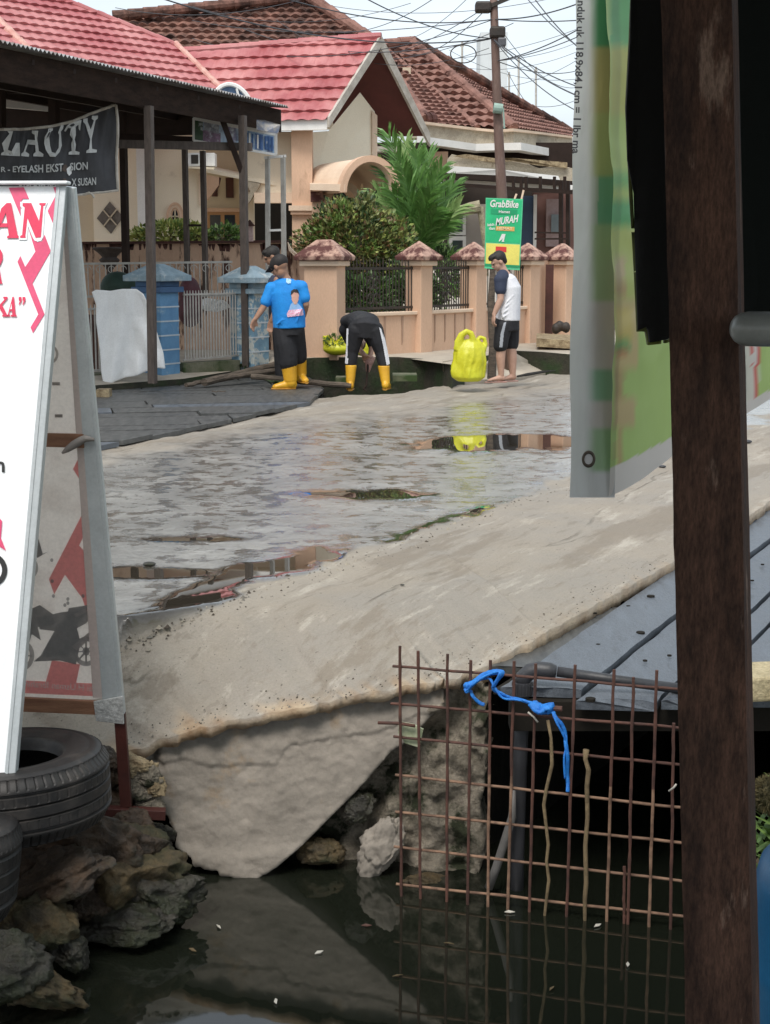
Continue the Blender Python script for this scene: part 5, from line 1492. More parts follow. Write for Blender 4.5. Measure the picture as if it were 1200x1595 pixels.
def drape_text(s, x0, x1, ytop, ybot, bold=0, mbx=None, slant=0, serif=False):
    """lettering laid onto the cloth: outline is mapped through picture rows, then dropped on the cloth"""
    t = textmb(s, 1.0, (0, 0, 0), (1, 0, 0), (0, 1, 0), bold=bold)
    xs = [v.x for v in t.v]; ys = [v.y for v in t.v]; a, b, c, d = min(xs), max(xs), min(ys), max(ys)
    for i, v in enumerate(t.v):
        px = x0 + (x1 - x0) * (v.x - a) / (b - a); f = (v.y - c) / (d - c)
        yb = interp(ybot, px); yt = interp(ytop, px); py = yb + (yt - yb) * f
        h = bv.ray_cast(CAMP, ray(px, py).normalized())
        q = h[0] if h[0] is not None else PL(px, py, bA, bn)
        t.v[i] = q - ray(px, py).normalized() * .035
    if mbx is not None:
        b0i = len(mbx.v); mbx.v += t.v; mbx.f += [[k + b0i for k in f] for f in t.f]; mbx.mi += t.mi
    return t
mb = MB()
# big slab letters: strokes of  E A U T Y  drawn from outlines
def seg(mbx, pts):
    def sub(pts):
        o = []
        for p, q in zip(pts, pts[1:] + pts[:1]):
            n_ = max(1, int(math.hypot(q[0] - p[0], q[1] - p[1]) / 5))
            for k in range(n_): o.append((p[0] + (q[0] - p[0]) * k / n_, p[1] + (q[1] - p[1]) * k / n_))
        return o
    q = []
    for x, y in sub(pts):
        h = bv.ray_cast(CAMP, ray(x, y).normalized())
        w_ = h[0] if h[0] is not None else PL(x, y, bA, bn)
        q.append(w_ - ray(x, y).normalized() * .02)
    mbx.poly(q)
def Zb(*pts): return [(x / 6, 160 + y / 6) for x, y in pts]
for pts in (Zb((70, 265), (125, 265), (75, 440), (110, 455), (150, 375), (185, 375), (190, 500), (10, 490), (15, 470), (40, 455), (20, 380), (90, 290)), Zb((-110, 270), (-60, 270), (-80, 490), (-140, 490)),
            Zb((300, 258), (360, 262), (350, 330), (365, 450), (408, 480), (405, 505), (312, 500), (315, 478), (335, 460), (330, 395), (262, 388), (240, 455), (275, 480), (272, 505), (200, 498), (202, 475), (222, 460), (260, 345), (330, 350), (325, 300), (300, 285)),
            Zb((455, 240), (497, 238), (495, 260), (478, 270), (462, 320), (470, 400), (485, 460), (520, 470), (550, 420), (555, 300), (545, 280), (560, 240), (572, 210), (598, 212), (590, 245), (570, 270), (580, 400), (560, 460), (520, 505), (470, 505), (430, 440), (415, 380), (420, 320), (450, 270)),
            Zb((600, 265), (625, 220), (650, 195), (700, 178), (745, 160), (765, 160), (760, 190), (750, 262), (738, 245), (735, 205), (708, 225), (712, 300), (700, 345), (712, 390), (705, 450), (745, 462), (742, 485), (642, 485), (645, 462), (672, 450), (668, 380), (680, 340), (655, 300), (665, 240), (640, 235), (615, 270)),
            Zb((780, 150), (822, 145), (820, 175), (850, 250), (880, 165), (858, 150), (862, 122), (918, 120), (915, 148), (895, 165), (868, 290), (858, 340), (862, 430), (908, 440), (905, 465), (808, 470), (810, 448), (835, 432), (845, 340), (815, 250), (800, 200), (780, 180))):
    seg(mb, pts)
mb.build('lettering', bw := mat('banner_white', (.60, .61, .60), (.50, .51, .50), 5, .7), root, recalc=False); mb = MB()
drape_text('R - EYELASH EKST   SION', 2, 137, [(0, 260), (70, 256), (137, 252)], [(0, 268), (70, 269), (137, 264)], .02, mb)
mb.build('small_lettering', bw, root, recalc=False); mb = MB()
drape_text('EYELASH BEN', 30, 93, [(0, 285), (93, 281)], [(0, 295), (93, 293)], .02, mb)
mb.build('small_lettering', bw, root, recalc=False); mb = MB()
drape_text('X SUSAN', 112, 150, [(100, 279), (150, 276)], [(100, 291), (150, 288)], .02, mb)
mb.build('small_lettering', bw, root, recalc=False)
mb = MB(); mb.tube([bpt(-160 + 340 * i / 60, 0, .004) for i in range(61)], .016, 6); mb.build('hanging_cord', M['bargeboard'], root)
mb = MB(); mb.tube([bpt(180, i / 20, .004) for i in range(21)], .018, 6); mb.build('side_hem', M['bargeboard'], root)
mb = MB(); mb.tube([bpt(113 + 67 * i / 20, 1.0, .004) for i in range(21)], .014, 6); mb.tube([P(*q, 17.4) for q in ((130, 304), (134, 302), (139, 300), (144, 303), (147, 308))], .014, 6); mb.build('bottom_hem', M['bargeboard'], root)
seg_m = MB()
for c_, r_ in (((102, 262), 4.5), ((101, 284), 5)):
    seg(seg_m, [(c_[0] + math.cos(a) * r_ * (1 + .3 * math.sin(a * 3)), c_[1] + math.sin(a) * r_ * 1.3) for a in [k * .63 for k in range(10)]])
seg_m.build('tear', mat('tear_brown', (.12, .085, .07), None, 6, .8), root, recalc=False)
seg_m = MB(); seg(seg_m, [(104, 263), (111, 257), (112, 270), (108, 274), (105, 270)]); seg_m.build('torn_flap', M['clothw'], root, recalc=False)
# framed picture banner hanging at the carport's right end
root = thing('picture_banner', P(365, 235, 20.6), 'blue and white picture banner in a frame under the right end of the carport', 'banner')
fa, fbb = P(302, 184, 20.6), P(430, 209, 21.4)
la, lb = P(302, 219, 20.6), P(430, 241, 21.4)
mb = MB(); mb.prism([fa, fbb, lb, la], V(0, .02, 0)); mb.build('sheet', mat('blue_print', (.55, .66, .76), (.22, .36, .55), 5, .5, c3=(.12, .14, .22), s3=4, t3=.60), root)
def fq(u0, u1, v0=0.0, v1=1.0, off=.012):
    return [fa.lerp(fbb, u0).lerp(la.lerp(lb, u0), v0) - V(0, off, 0), fa.lerp(fbb, u1).lerp(la.lerp(lb, u1), v0) - V(0, off, 0), fa.lerp(fbb, u1).lerp(la.lerp(lb, u1), v1) - V(0, off, 0), fa.lerp(fbb, u0).lerp(la.lerp(lb, u0), v1) - V(0, off, 0)]
for u0, u1, v0, v1, cc, nn_ in ((.0, .11, .06, .98, (.05, .11, .05), 'green_print'), (.11, .32, .45, .98, (.30, .18, .28), 'mauve_print'), (.12, .30, .05, .5, (.40, .42, .48), 'grey_print'), (.40, .50, .05, .98, (.30, .28, .42), 'violet_print'), (.74, .84, .15, .9, (.10, .2, .45), 'blue_print'), (.88, .97, .15, .85, (.12, .24, .50), 'blue_print')):
    mb = MB(); mb.prism(fq(u0, u1, v0, v1), V(0, .004, 0)); mb.build(nn_, mat(nn_, cc, tuple(v * .5 for v in cc), 14, .5, c3=(.6, .65, .7), s3=9, t3=.6), root)
for u in (.63, .665, .70, .765, .80, .86, .90, .94):
    mb = MB(); mb.prism(fq(u, u + .02, .2, .85, .02), V(0, .004, 0)); mb.build('print_stripe', M['white'] if int(u * 1000) % 2 else mat('navy', (.05, .12, .3), None, 9), root)
mb = MB(); mb.bar(fa, fbb, .02, .05); mb.bar(la, lb, .02, .03); mb.bar(fa, la, .03, .03, up=(0, 1, 0)); mb.bar(fbb, lb, .04, .04, up=(0, 1, 0)); mb.build('frame', M['white'], root)
poly('rag', mat('rag_blue', (.20, .24, .34), (.5, .46, .40), 14, .8), [(397, 186, 20.9), (412, 187, 20.9), (437, 194, 21), (433, 208, 21), (415, 205, 20.9), (400, 202, 20.9)], .06, label='bundle of grey-blue rags on top of the picture banner', cat='rags')
# arched blue skylight board above the carport roof
root = thing('arched_sign', P(362, 160, 21.2), 'arched dark blue board with a white rim above the carport roof edge', 'sign board')
arc = [(330 + 65 * (1 - math.cos(a)) / 2, 168 - 43 * math.sin(a) + 14 * (1 - math.cos(a)) / 2) for a in [math.pi * k / 24 for k in range(25)]]
mb = MB(); mb.prism([P(x, y, 21.2) for x, y in arc] + [P(395, 205, 21.2), P(330, 190, 21.2)], V(0, .05, 0)); mb.build('board', mat('blue_board', (.03, .05, .10), (.10, .22, .40), 6, .3, c3=(.45, .6, .72), s3=4, t3=.64), root)
mb = MB(); mb.tube([P(x, y, 21.17) for x, y in arc], .03, 6); mb.build('rim', M['white'], root)
mb = MB(); mb.tube([P(369, 138, 21.15), P(372, 150, 21.15), P(376, 165, 21.15)], .016, 5); mb.build('white_stroke', M['white'], root)
# ------------------------------------------------------------------ tiled roofs
def tiles(root, name, m, pts, tw, tl, amp, drop, up_hint=None, sub=6, ridge=None):
    """pts: outline (world, roughly one plane), first edge = eave. Interlocking tile relief clipped to the outline."""
    o = pts[0]; u = (pts[1] - pts[0]).normalized()
    n_ = (pts[1] - pts[0]).cross(pts[2] - pts[0]).normalized()
    if n_.z < 0: n_ = -n_
    v = n_.cross(u)
    if v.z < 0: v = -v
    pts = [CAMP + (p - CAMP) * ((o - CAMP).dot(n_) / (p - CAMP).dot(n_)) for p in pts]
    q = [((p - o).dot(u), (p - o).dot(v)) for p in pts]
    x0 = min(a for a, b in q) - tw; x1 = max(a for a, b in q) + tw; y0 = min(b for a, b in q) - tl * .3; y1 = max(b for a, b in q) + tl
    nx = int((x1 - x0) / tw * sub) + 1; nr = int((y1 - y0) / tl) + 1
    bm = bmesh.new()
    prof = [(0, 0.0), (.5, .5), (1, 0.0)]
    for r in range(nr):
        sh = (r % 2) * tw / 2
        prev = None
        for i in range(nx + 1):
            x = x0 + i * tw / sub
            ph = ((x + sh) / tw) % 1
            h = amp * (math.sin(math.pi * ph) ** 1.2)
            a = y0 + r * tl; b = a + tl
            jit = .15 * amp * fb(x * 3, r * 2.1)
            pa = o + u * x + v * (a - tl * .04 * math.sin(math.pi * ph)) + n_ * (h + drop + jit)
            pb = o + u * x + v * (b + tl * .12) + n_ * (h * .35 - .01)
            pc = o + u * x + v * (a + tl * .02) - n_ * (amp + drop)
            cur = [bm.verts.new(p) for p in (pc, pa, pb)]
            if prev:
                bm.faces.new((prev[0], cur[0], cur[1], prev[1])); bm.faces.new((prev[1], cur[1], cur[2], prev[2]))
            prev = cur
    cen = sum(pts, Vector()) / len(pts)
    for a, b in zip(pts, pts[1:] + pts[:1]):
        e = (b - a); pn = e.cross(n_).normalized()
        if pn.dot(cen - a) > 0: pn = -pn
        if a == pts[0]: a = a + pn * .04
        bmesh.ops.bisect_plane(bm, geom=bm.verts[:] + bm.edges[:] + bm.faces[:], plane_co=a, plane_no=pn, clear_outer=True)
    mb = MB(); bm.verts.ensure_lookup_table(); bm.verts.index_update()
    mb.v = [v_.co.copy() for v_ in bm.verts]; mb.f = [[w_.index for w_ in f.verts] for f in bm.faces]; mb.mi = [0] * len(mb.f)
    bm.free()
    mb.poly([p - n_ * .05 for p in pts])
    return mb.build(name, m, root, recalc=False)
def caps(root, a, b, r, m, step=.32, name='ridge_tiles'):
    mb = MB(); n_ = max(2, int((b - a).length / step)); d = (b - a) / n_
    for i in range(n_):
        p = a + d * i
        mb.tube([p, p + d * 1.12], [r * 1.12, r * .92], 10)
    return mb.build(name, m, root)
# ------------------------------------------------------------------ left house: red roof, cream walls
house = thing('cream_house', (-3.5, 25.5, .28), 'cream house with a red metal tile roof and a gabled porch behind the carport', 'house')
v_b = P(395, 190, 25.6); 
def zp(px, Y, z): 
    a = P(px, 405, Y); return V(a.x, Y, z)
vb = V(-2.19, 25.6, 3.8); el = vb + V(-1.91, -2.1, 0) * 2.2; r1 = V(-3.58, 27.3, 5.2)
nL = (el - vb).cross(r1 - vb).normalized()
def onL(px, py): return PL(px, py, vb, nL)
tiles(house, 'roof', M['redroof'], [el, vb, r1, onL(161, 21), onL(88, -4), onL(-60, -55), el + (r1 - vb) * 1.2], .20, .27, .026, .022)
caps(house, onL(88, -4), r1, .06, M['redroof'])
caps(house, onL(-5, 30), onL(48, 82), .07, M['redroof_pale'])
caps(house, r1 + V(0, 0, .03), vb + V(-.0, -.0, .06) + (r1 - vb) * .25, .05, M['redroof_pale'])
apex = V(-.10, 26.6, 5.22); e2 = V(-.93, 25.4, 3.8); e3 = V(.72, 27.7, 3.78); rg1 = P(284, 83, 27.3)
e1 = V(-2.81, 25.8, 3.8)
tiles(house, 'roof', M['redroof'], [e1 + V(-.35, .05, 0), e2, apex, rg1], .22, .27, .034, .028)
caps(house, rg1 + V(0, 0, .03), apex + V(0, 0, .03), .07, M['redroof'])
back = V(-1.5, .35, 0)
mb = MB(); mb.hexa([apex + V(0, 0, -.06), e3 + V(0, 0, -.06), e3 + back + V(0, 0, -.06), apex + back + V(0, 0, -.06), apex, e3, e3 + back, apex + back]); mb.build('right_slope', M['soffit'], house)
mb = MB(); mb.hexa([apex + V(0, 0, -.08), e2 + V(0, 0, -.08), e2 + back + V(0, 0, -.08), apex + back + V(0, 0, -.08), apex + V(0, 0, -.04), e2 + V(0, 0, -.04), e2 + back + V(0, 0, -.04), apex + back + V(0, 0, -.04)]); mb.build('left_soffit', M['soffit'], house)
gn = V(.6, -.8, 0)
gn = (e3 - e2).cross(V(0, 0, 1)).normalized()
if gn.y > 0: gn = -gn
for a, b, nm_ in ((apex, e2, 'bargeboard'), (apex, e3 + (e3 - apex) * .04, 'bargeboard')):
    mb = MB(); wd = .16 if b is not e2 else .12
    mb.hexa([a + V(0, 0, -wd - .02), b + V(0, 0, -wd), b + V(0, 0, -wd) + gn * .05, a + V(0, 0, -wd - .02) + gn * .05, a + V(0, 0, .05), b + V(0, 0, .04), b + V(0, 0, .04) + gn * .05, a + V(0, 0, .05) + gn * .05]); mb.build(nm_, M['bargeboard'], house)
mb = MB(); mb.hexa([e1 + V(-.6, .1, -.16), e2 + V(0, 0, -.16), e2 + V(0, .1, -.16), e1 + V(-.6, .2, -.16), e1 + V(-.6, .1, .0), e2, e2 + V(0, .1, 0), e1 + V(-.6, .2, 0)]); mb.build('fascia', M['white'], house)
mb = MB(); q = V(0, 0, -.12); mb.hexa([el + q, vb + q, vb + q + V(0, .1, 0), el + q + V(0, .1, 0), el, vb, vb + V(0, .1, 0), el + V(0, .1, 0)]); mb.build('fascia', M['white'], house)
poly('gable_wall', mat('gable_cream', (.90, .82, .66), (.86, .77, .61), 2, .85, .1, 30), [(485, 300, 26.3), (485, 206, 26.3), (512, 204, 26.5), (533, 178, 26.7), (561, 144, 26.95), (584, 174, 27.3), (588, 300, 27.3)], .12, house)
poly('corner_trim', M['peach_light'], [(580, 250, 27.2), (580, 172, 27.2), (588, 180, 27.25), (588, 250, 27.25)], .05, house)
# long wall pieces
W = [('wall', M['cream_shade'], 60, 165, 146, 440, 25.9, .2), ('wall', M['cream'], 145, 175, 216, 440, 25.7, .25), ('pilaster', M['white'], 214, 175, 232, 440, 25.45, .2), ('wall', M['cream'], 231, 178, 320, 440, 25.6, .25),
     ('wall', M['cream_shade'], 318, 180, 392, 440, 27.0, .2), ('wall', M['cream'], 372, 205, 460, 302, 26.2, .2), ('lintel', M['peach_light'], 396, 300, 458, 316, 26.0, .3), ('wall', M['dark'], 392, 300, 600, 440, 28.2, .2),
     ('pillar', M['peach'], 455, 196, 487, 440, 25.75, .4), ('pillar_band', M['peach_light'], 450, 320, 490, 328, 25.65, .5), ('pillar_band', M['peach'], 453, 328, 488, 334, 25.68, .45), ('pilaster', M['cream'], 376, 300, 396, 440, 26.6, .2),
     ('wall', M['cream_shade'], 484, 288, 500, 440, 26.2, .2)]
for nme, m_, x0, y0, x1, y1, Y, dp in W: R1(nme, m_, x0, y0, x1, y1, Y, dp, house)
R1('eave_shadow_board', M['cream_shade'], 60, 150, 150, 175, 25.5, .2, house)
# diamond vent
mb = MB(); mb.prism([P(x, y, 25.68) for x, y in ((171, 314), (192, 338), (173, 364), (151, 340))], V(0, .04, 0)); dv = mb.build('diamond_vent', mat('vent_grey', (.12, .10, .085), (.17, .15, .13), 9, .8, .5, 30), house)
mb = MB(); mb.bar(P(161, 327, 25.66), P(182, 351, 25.66), .02, .02); mb.bar(P(182, 326, 25.66), P(162, 352, 25.66), .02, .02); mb.build('vent_bars', M['cream_shade'], dv)
# oval window with stepped frame
for k, (rx, ry, m_, nm_) in enumerate(((13.5, 22, M['peach'], 'window_frame'), (10.5, 18, M['peach_light'], 'window_frame'), (8, 14.5, M['peach'], 'window_frame'))):
    mb = MB(); ow = []; iw = []
    for a in range(33):
        t = a * math.pi / 16
        ow.append(P(273 + rx * math.cos(t), 337 - ry * math.sin(t), 25.58 - .02 * (3 - k)))
        iw.append(P(273 + (rx - 3) * math.cos(t), 337 - (ry - 3.6) * math.sin(t), 25.58 - .02 * (3 - k)))
    mb.grid([ow, iw, [p + V(0, .06, 0) for p in iw]]); mb.build(nm_, m_, house, solid=.01)
mb = MB(); mb.prism([P(273 + 6 * math.cos(a * math.pi / 10), 337 - 12 * math.sin(a * math.pi / 10), 25.575) for a in range(20)], V(0, .01, 0)); g = mb.build('window', M['window_glass'], house)
mb = MB(); mb.bar(P(273, 326, 25.56), P(273, 349, 25.56), .02, .02, up=(0, 1, 0)); mb.bar(P(267, 337, 25.56), P(279, 337, 25.56), .02, .02); mb.build('muntin', M['cream_shade'], g)
# recessed door bay
def win(x0, y0, x1, y1, Y, fm, par, name='window', fw=3, mull=1):
    f = R1(name, fm, x0, y0, x1, y1, Y, .08, par)
    w_ = (x1 - x0 - fw * (mull + 1)) / mull
    for i in range(mull):
        xx = x0 + fw + i * (w_ + fw)
        R1('pane', M['window_glass'], xx, y0 + fw * 1.3, xx + w_, y1 - fw, Y - .01, .005, f)
win(322, 327, 373, 420, 26.9, M['orange_wood'], house, 'door', 6, 2)
R1('door_head', M['peach'], 320, 324, 375, 330, 26.86, .1, house)
R1('vent_window', M['stain_dark'], 331, 279, 339, 306, 26.95, .03, house); R1('vent_window', M['stain_dark'], 352, 277, 364, 308, 26.95, .03, house)
mb = MB(); mb.hexa([P(318, 268, 25.9), P(432, 290, 26.2), P(432, 286, 27), P(318, 262, 27), P(318, 262, 25.9), P(432, 284, 26.2), P(432, 280, 27), P(318, 256, 27)]); mb.build('canopy_slab', M['cream'], house)
poly('bracket', M['peach'], [(321, 272, 25.9), (341, 276, 25.95), (341, 288, 25.95), (323, 312, 25.9)], .15, house)
poly('bracket', M['stain_dark'], [(341, 276, 26), (344, 277, 26), (341, 290, 26), (330, 306, 26)], .1, house)
poly('bracket', M['tan_stone'], [(384, 282, 26), (406, 286, 26.1), (404, 292, 26.1), (385, 320, 26)], .15, house)
R1('downpipe', M['peach_light'], 310, 270, 314, 320, 25.55, .04, house)
# birdhouse-like lantern on the wall, striped
root = thing('gate_lantern', P(389, 375, 22.4), 'small striped lantern house standing on the stained wall by the carport post', 'lantern')
R1('box', mat('pinkwhite', (.55, .42, .40), (.42, .28, .26), 26, .8), 384, 352, 394, 376, 22.4, .1, root)
poly('roof', M['stain_dark'], [(381, 352, 22.35), (389, 342, 22.35), (397, 352, 22.35)], .14, root)
# porch vault
C = P(576, 300, 24.7); ax = V(-.42, .9, 0).normalized()
def arcp(r, h, c, n_=20): 
    u = V(ax.y, -ax.x, 0)
    u = V(1, .12, 0).normalized()
    return [c + u * math.cos(math.pi * (1 - k / n_)) * r + V(0, 0, math.sin(math.pi * k / n_) * h) for k in range(n_ + 1)]
mb = MB(); 
f_o, f_i = arcp(.44, .54, C), arcp(.355, .44, C)
b_o, b_i = arcp(.44, .54, C + ax * 1.7), arcp(.355, .44, C + ax * 1.7)
mb.grid([f_o, b_o]); mb.grid([f_i, b_i]); mb.grid([f_o, f_i]); mb.grid([b_o, b_i]); mb.build('porch_vault', M['peach_light'], house, smooth=False)
mb = MB(); mb.grid([arcp(.47, .57, C - ax * .05), arcp(.47, .57, C + ax * .12)]); mb.grid([arcp(.47, .57, C - ax * .05), arcp(.38, .47, C - ax * .05)]); mb.grid([arcp(.38, .47, C - ax * .05), arcp(.355, .44, C + ax * .0)]); mb.build('arch_moulding', M['peach'], house)
mb = MB(); c2 = C + ax * .9 + V(-.05, 0, -.2); mb.grid([arcp(.33, .42, c2), arcp(.22, .30, c2)]); mb.grid([arcp(.22, .30, c2), arcp(.22, .30, c2 + ax * .3)]); mb.build('inner_arch', M['peach_light'], house)
mb = MB(); mb.hexa([P(483, 296, 24.9), P(538, 298, 24.6), P(538, 296, 26.4), P(483, 294, 26.4), P(483, 286, 24.9), P(538, 287, 24.6), P(538, 285, 26.4), P(483, 284, 26.4)]); mb.build('porch_slab', M['peach_light'], house)
poly('porch_slab', M['peach'], [(588, 262, 26), (640, 268, 26), (640, 300, 26), (612, 300, 26), (600, 275, 26)], .3, house)
R1('porch_column', M['peach'], 487, 300, 500, 430, 25.2, .2, house); R1('porch_column', M['peach'], 575, 320, 610, 440, 25.6, .2, house)
R1('column_head', M['cap'], 484, 298, 503, 314, 25.15, .3, house)
# split air conditioner outdoor unit
root = thing('air_conditioner', P(313, 266, 25.3), 'white air conditioner unit fixed high on the cream wall', 'air conditioner')
R1('case', M['white'], 293, 238, 335, 259, 25.15, .3, root, bevel=.01)
R1('fan_grille', M['iron'], 298, 241, 309, 255, 25.14, .02, root)
mb = MB(); mb.hexa([P(290, 262, 25.0), P(334, 264, 25.0), P(336, 260, 25.55), P(290, 258, 25.55), P(290, 260, 25.0), P(334, 262, 25.0), P(336, 258, 25.55), P(290, 256, 25.55)]); mb.poly([P(292, 262, 25.1), P(292, 272, 25.55), P(292, 262, 25.55)]); mb.build('shelf', M['cream_shade'], root)
# ------------------------------------------------------------------ brown tiled house behind
bh = thing('brown_roof_house', (-2, 34, .28), 'large house with a weathered brown tile roof rising behind the red roof', 'house')
Yb = 33.0
tiles(bh, 'roof', M['browntile'], [P(120, 120, Yb), P(640, 128, Yb), P(596, 72, 34.2), P(478, -4, 35.6), P(250, 18, 35.0), P(176, 26, 34.6)], .22, .25, .06, .04, sub=6)
caps(bh, P(480, -6, 35.6), P(598, 74, 34.2), .12, M['browntile2'])
caps(bh, P(176, 25, 34.6), P(480, -6, 35.6), .11, M['browntile'])
R1('wall', M['cream_shade'], 150, 105, 640, 200, 34.0, .3, bh)
rh = thing('red_tile_house', (3, 33, .28), 'house with terracotta tile roof and white fascia behind the power pole', 'house')
tiles(rh, 'roof', M['browntile2'], [P(655, 193, 30.6), P(745, 199, 31.6), P(604, 80, 35.4), P(598, 88, 35.3)], .19, .22, .045, .035, sub=6)
tiles(rh, 'roof', M['browntile2'], [P(741, 199, 31.6), P(800, 200, 31.0), P(643, 63, 36.2), P(601, 68, 35.8)], .26, .25, .07, .05, sub=6)
tiles(rh, 'roof', M['browntile2'], [P(797, 199, 31.0), P(893, 214, 37.5), P(886, 203, 39.5), P(643, 63, 36.2)], .26, .28, .045, .03, sub=5)
caps(rh, P(641, 64, 36.2), P(800, 197, 31.0), .10, M['browntile2'], .34)
caps(rh, P(602, 78, 35.6), P(743, 198, 31.5), .07, M['browntile2'], .3)
caps(rh, P(600, 68, 35.8), P(643, 63, 36.2), .10, M['browntile2'], .3)
caps(rh, P(643, 63, 36.25), P(888, 204, 39.5), .10, M['browntile'], .34)
caps(rh, P(662, 188, 30.5), P(676, 186, 30.6), .14, M['stain_dark'], .3)
caps(rh, P(593, 86, 33.5), P(662, 186, 30.5), .12, M['browntile2'], .3)
def band(name, m_, pts, dep, par):
    mb = MB()
    for (xa, ta, ba, Ya), (xb, tb, bb, Yb_) in zip(pts, pts[1:]):
        a0 = P(xa, ba, Ya); a1_ = P(xa, ta, Ya); b0_ = P(xb, bb, Yb_); b1_ = P(xb, tb, Yb_)
        mb.hexa([a0, b0_, b0_ + V(0, dep, 0), a0 + V(0, dep, 0), a1_, b1_, b1_ + V(0, dep, 0), a1_ + V(0, dep, 0)])
    return mb.build(name, m_, par)
band('parapet', M['tan_stone'], [(640, 190, 215, 30.2), (664, 192, 215, 30.3), (742, 202, 227, 31.2), (772, 205, 227, 31.3), (800, 203, 224, 30.8), (892, 214, 243, 33)], .5, rh)
band('coping', M['peach_light'], [(660, 189, 193, 30.1), (742, 199, 203, 31.1), (772, 202, 206, 31.2), (800, 200, 204, 30.6), (892, 212, 215, 32.9)], .5, rh)
band('fascia', M['white'], [(650, 212, 223, 30.0), (664, 213, 224, 30.0), (742, 224, 235, 30.9), (772, 223, 234, 30.9), (812, 222, 234, 30.5), (892, 238, 250, 32.6)], .6, rh)
R1('upper_wall', M['brownframe'], 640, 222, 900, 262, 31.6, .3, rh)
R1('side_wall', M['brownframe'], 585, 222, 668, 300, 29.2, .2, rh)
R1('side_awning', M['bargeboard'], 586, 228, 640, 236, 28.6, .4, rh)
R1('corner_block', M['peach'], 655, 236, 698, 275, 30.6, .4, rh)
poly('broken_parapet', M['tan_stone'], [(698, 284, 30.2), (697, 248, 30.2), (704, 240, 30.2), (728, 246, 30.2), (760, 250, 30.2), (785, 248, 30.2), (820, 254, 30.3), (840, 262, 30.3), (870, 258, 30.4), (892, 262, 30.4), (892, 286, 30.4)], .3, rh)
poly('rubble_strip', M['rust_edge'], [(706, 243, 30.1), (727, 240, 30.1), (768, 246, 30.1), (800, 246, 30.1), (884, 253, 30.3), (884, 262, 30.3), (840, 258, 30.2), (800, 251, 30.1), (765, 253, 30.1)], .05, rh)
poly('white_ledge', M['white'], [(697, 270, 30), (697, 258, 30), (780, 264, 30), (870, 274, 30.2), (874, 284, 30.2), (780, 276, 30)], .3, rh)
# patio roof frame
pt_ = thing('patio_roof', (2.5, 28, .3), 'dark brown steel patio roof frame in front of the terracotta roofed house', 'patio roof')
band('roof_edge', M['brownframe'], [(684, 269, 277, 28.2), (800, 274, 283, 28.2), (892, 282, 291, 28.6)], 1.6, pt_)
mb = MB(); mb.bar(P(690, 286, 28), P(892, 300, 28), .05, .06); mb.build('rail', M['brownframe'], pt_)
mb = MB(); mb.bar(P(690, 282, 28.6), P(892, 292, 28.6), .05, .08); mb.build('white_strip', M['white'], pt_)
for x in (714, 721, 800, 812, 820, 842, 864, 880): cpost(x, 275, x, 297, 28, .05, M['brownframe'], pt_, 'strut')
for x in (874, 885): cpost(x, 282, x, 420, 28.2, .07, M['brownframe'], pt_, 'post')
mb = MB(); mb.bar(P(833, 362, 28), P(886, 363, 28), .04, .03); mb.bar(P(833, 372, 28), P(886, 372, 28), .04, .03); mb.build('railing', M['brownframe'], pt_)
cpost(805, 302, 798, 320, 27.9, .03, M['peach_light'], pt_, 'bent_conduit'); cpost(816, 296, 808, 330, 27.9, .03, M['peach_light'], pt_, 'bent_conduit')
R1('back_wall', mat('dark_brown_wall', (.055, .042, .035), (.04, .03, .026), 2, .85), 640, 285, 900, 420, 31, .2, rh)
R1('grey_wall', mat('grey_wall', (.34, .31, .28), (.30, .27, .245), 2, .85), 722, 318, 762, 420, 30.2, .3, rh)
win(700, 324, 726, 366, 30.1, M['white'], rh, 'window', 5, 1); win(700, 368, 726, 420, 30.1, M['white'], rh, 'window', 5, 1)
R1('maroon_wall', mat('maroon_wall', (.17, .085, .07), (.13, .065, .055), 2, .85), 830, 300, 900, 420, 30.3, .2, rh)
f_ = R1('blue_door', mat('navy_door', (.035, .065, .12), None, 3, .5), 812, 305, 832, 420, 30.1, .1, rh)
R1('door_frame', M['white'], 831, 303, 836, 425, 30.05, .1, rh); R1('tiled_panel', mat('pink_tiles', (.34, .25, .24), (.28, .19, .18), 14, .6), 851, 310, 876, 384, 30.2, .1, rh)
R1('window', mat('grey_pane', (.16, .19, .20), None, 4, .3), 859, 334, 873, 362, 30.1, .05, rh); R1('blue_panel', mat('navy_panel', (.03, .05, .13), None, 3, .5), 862, 388, 876, 420, 30.1, .1, rh)
# pale knobbly branch bracket
mb = MB(); pts = [P(692, 340, 26), P(705, 331, 26), P(720, 328, 26), P(735, 324, 26), P(748, 322, 26)]; mb.tube(pts, [.09, .11, .09, .10, .11], 9)
mb.tube([P(748, 322, 26), P(752, 350, 26), P(756, 380, 26), P(757, 430, 26)], [.06, .05, .045, .05], 9)
mb.build('old_trellis_branch', mat('lichen_branch', (.44, .40, .27), (.20, .17, .11), 9, .9, 1.0, 25), label='pale lichen-covered branch trellis left of the green poster', cat='trellis')
# distant pale block and masts
M['far'] = mat('far_pale', (.62, .66, .68), (.56, .60, .62), 1, .9)
R1('far_building', M['far'], 748, 50, 790, 230, 140, 6, label='pale distant building behind the power pole', cat='building')
for k, (x, y) in enumerate(((720, 66), (793, 112), (808, 88), (835, 104))):
    mb = MB(); mb.tube([P(x, y, 120), P(x, 230, 120)], .09, 5); mb.bar(P(x - 3, y + 6, 120), P(x + 3, y + 6, 120), .08, .08)
    mb.build('aerial_mast', M['silver'], label=['thin distant aerial mast left of the power pole', 'thin distant aerial mast first right of the power pole', 'thin distant aerial mast second right of the power pole', 'thin distant aerial mast nearest the banner'][k], cat='mast')
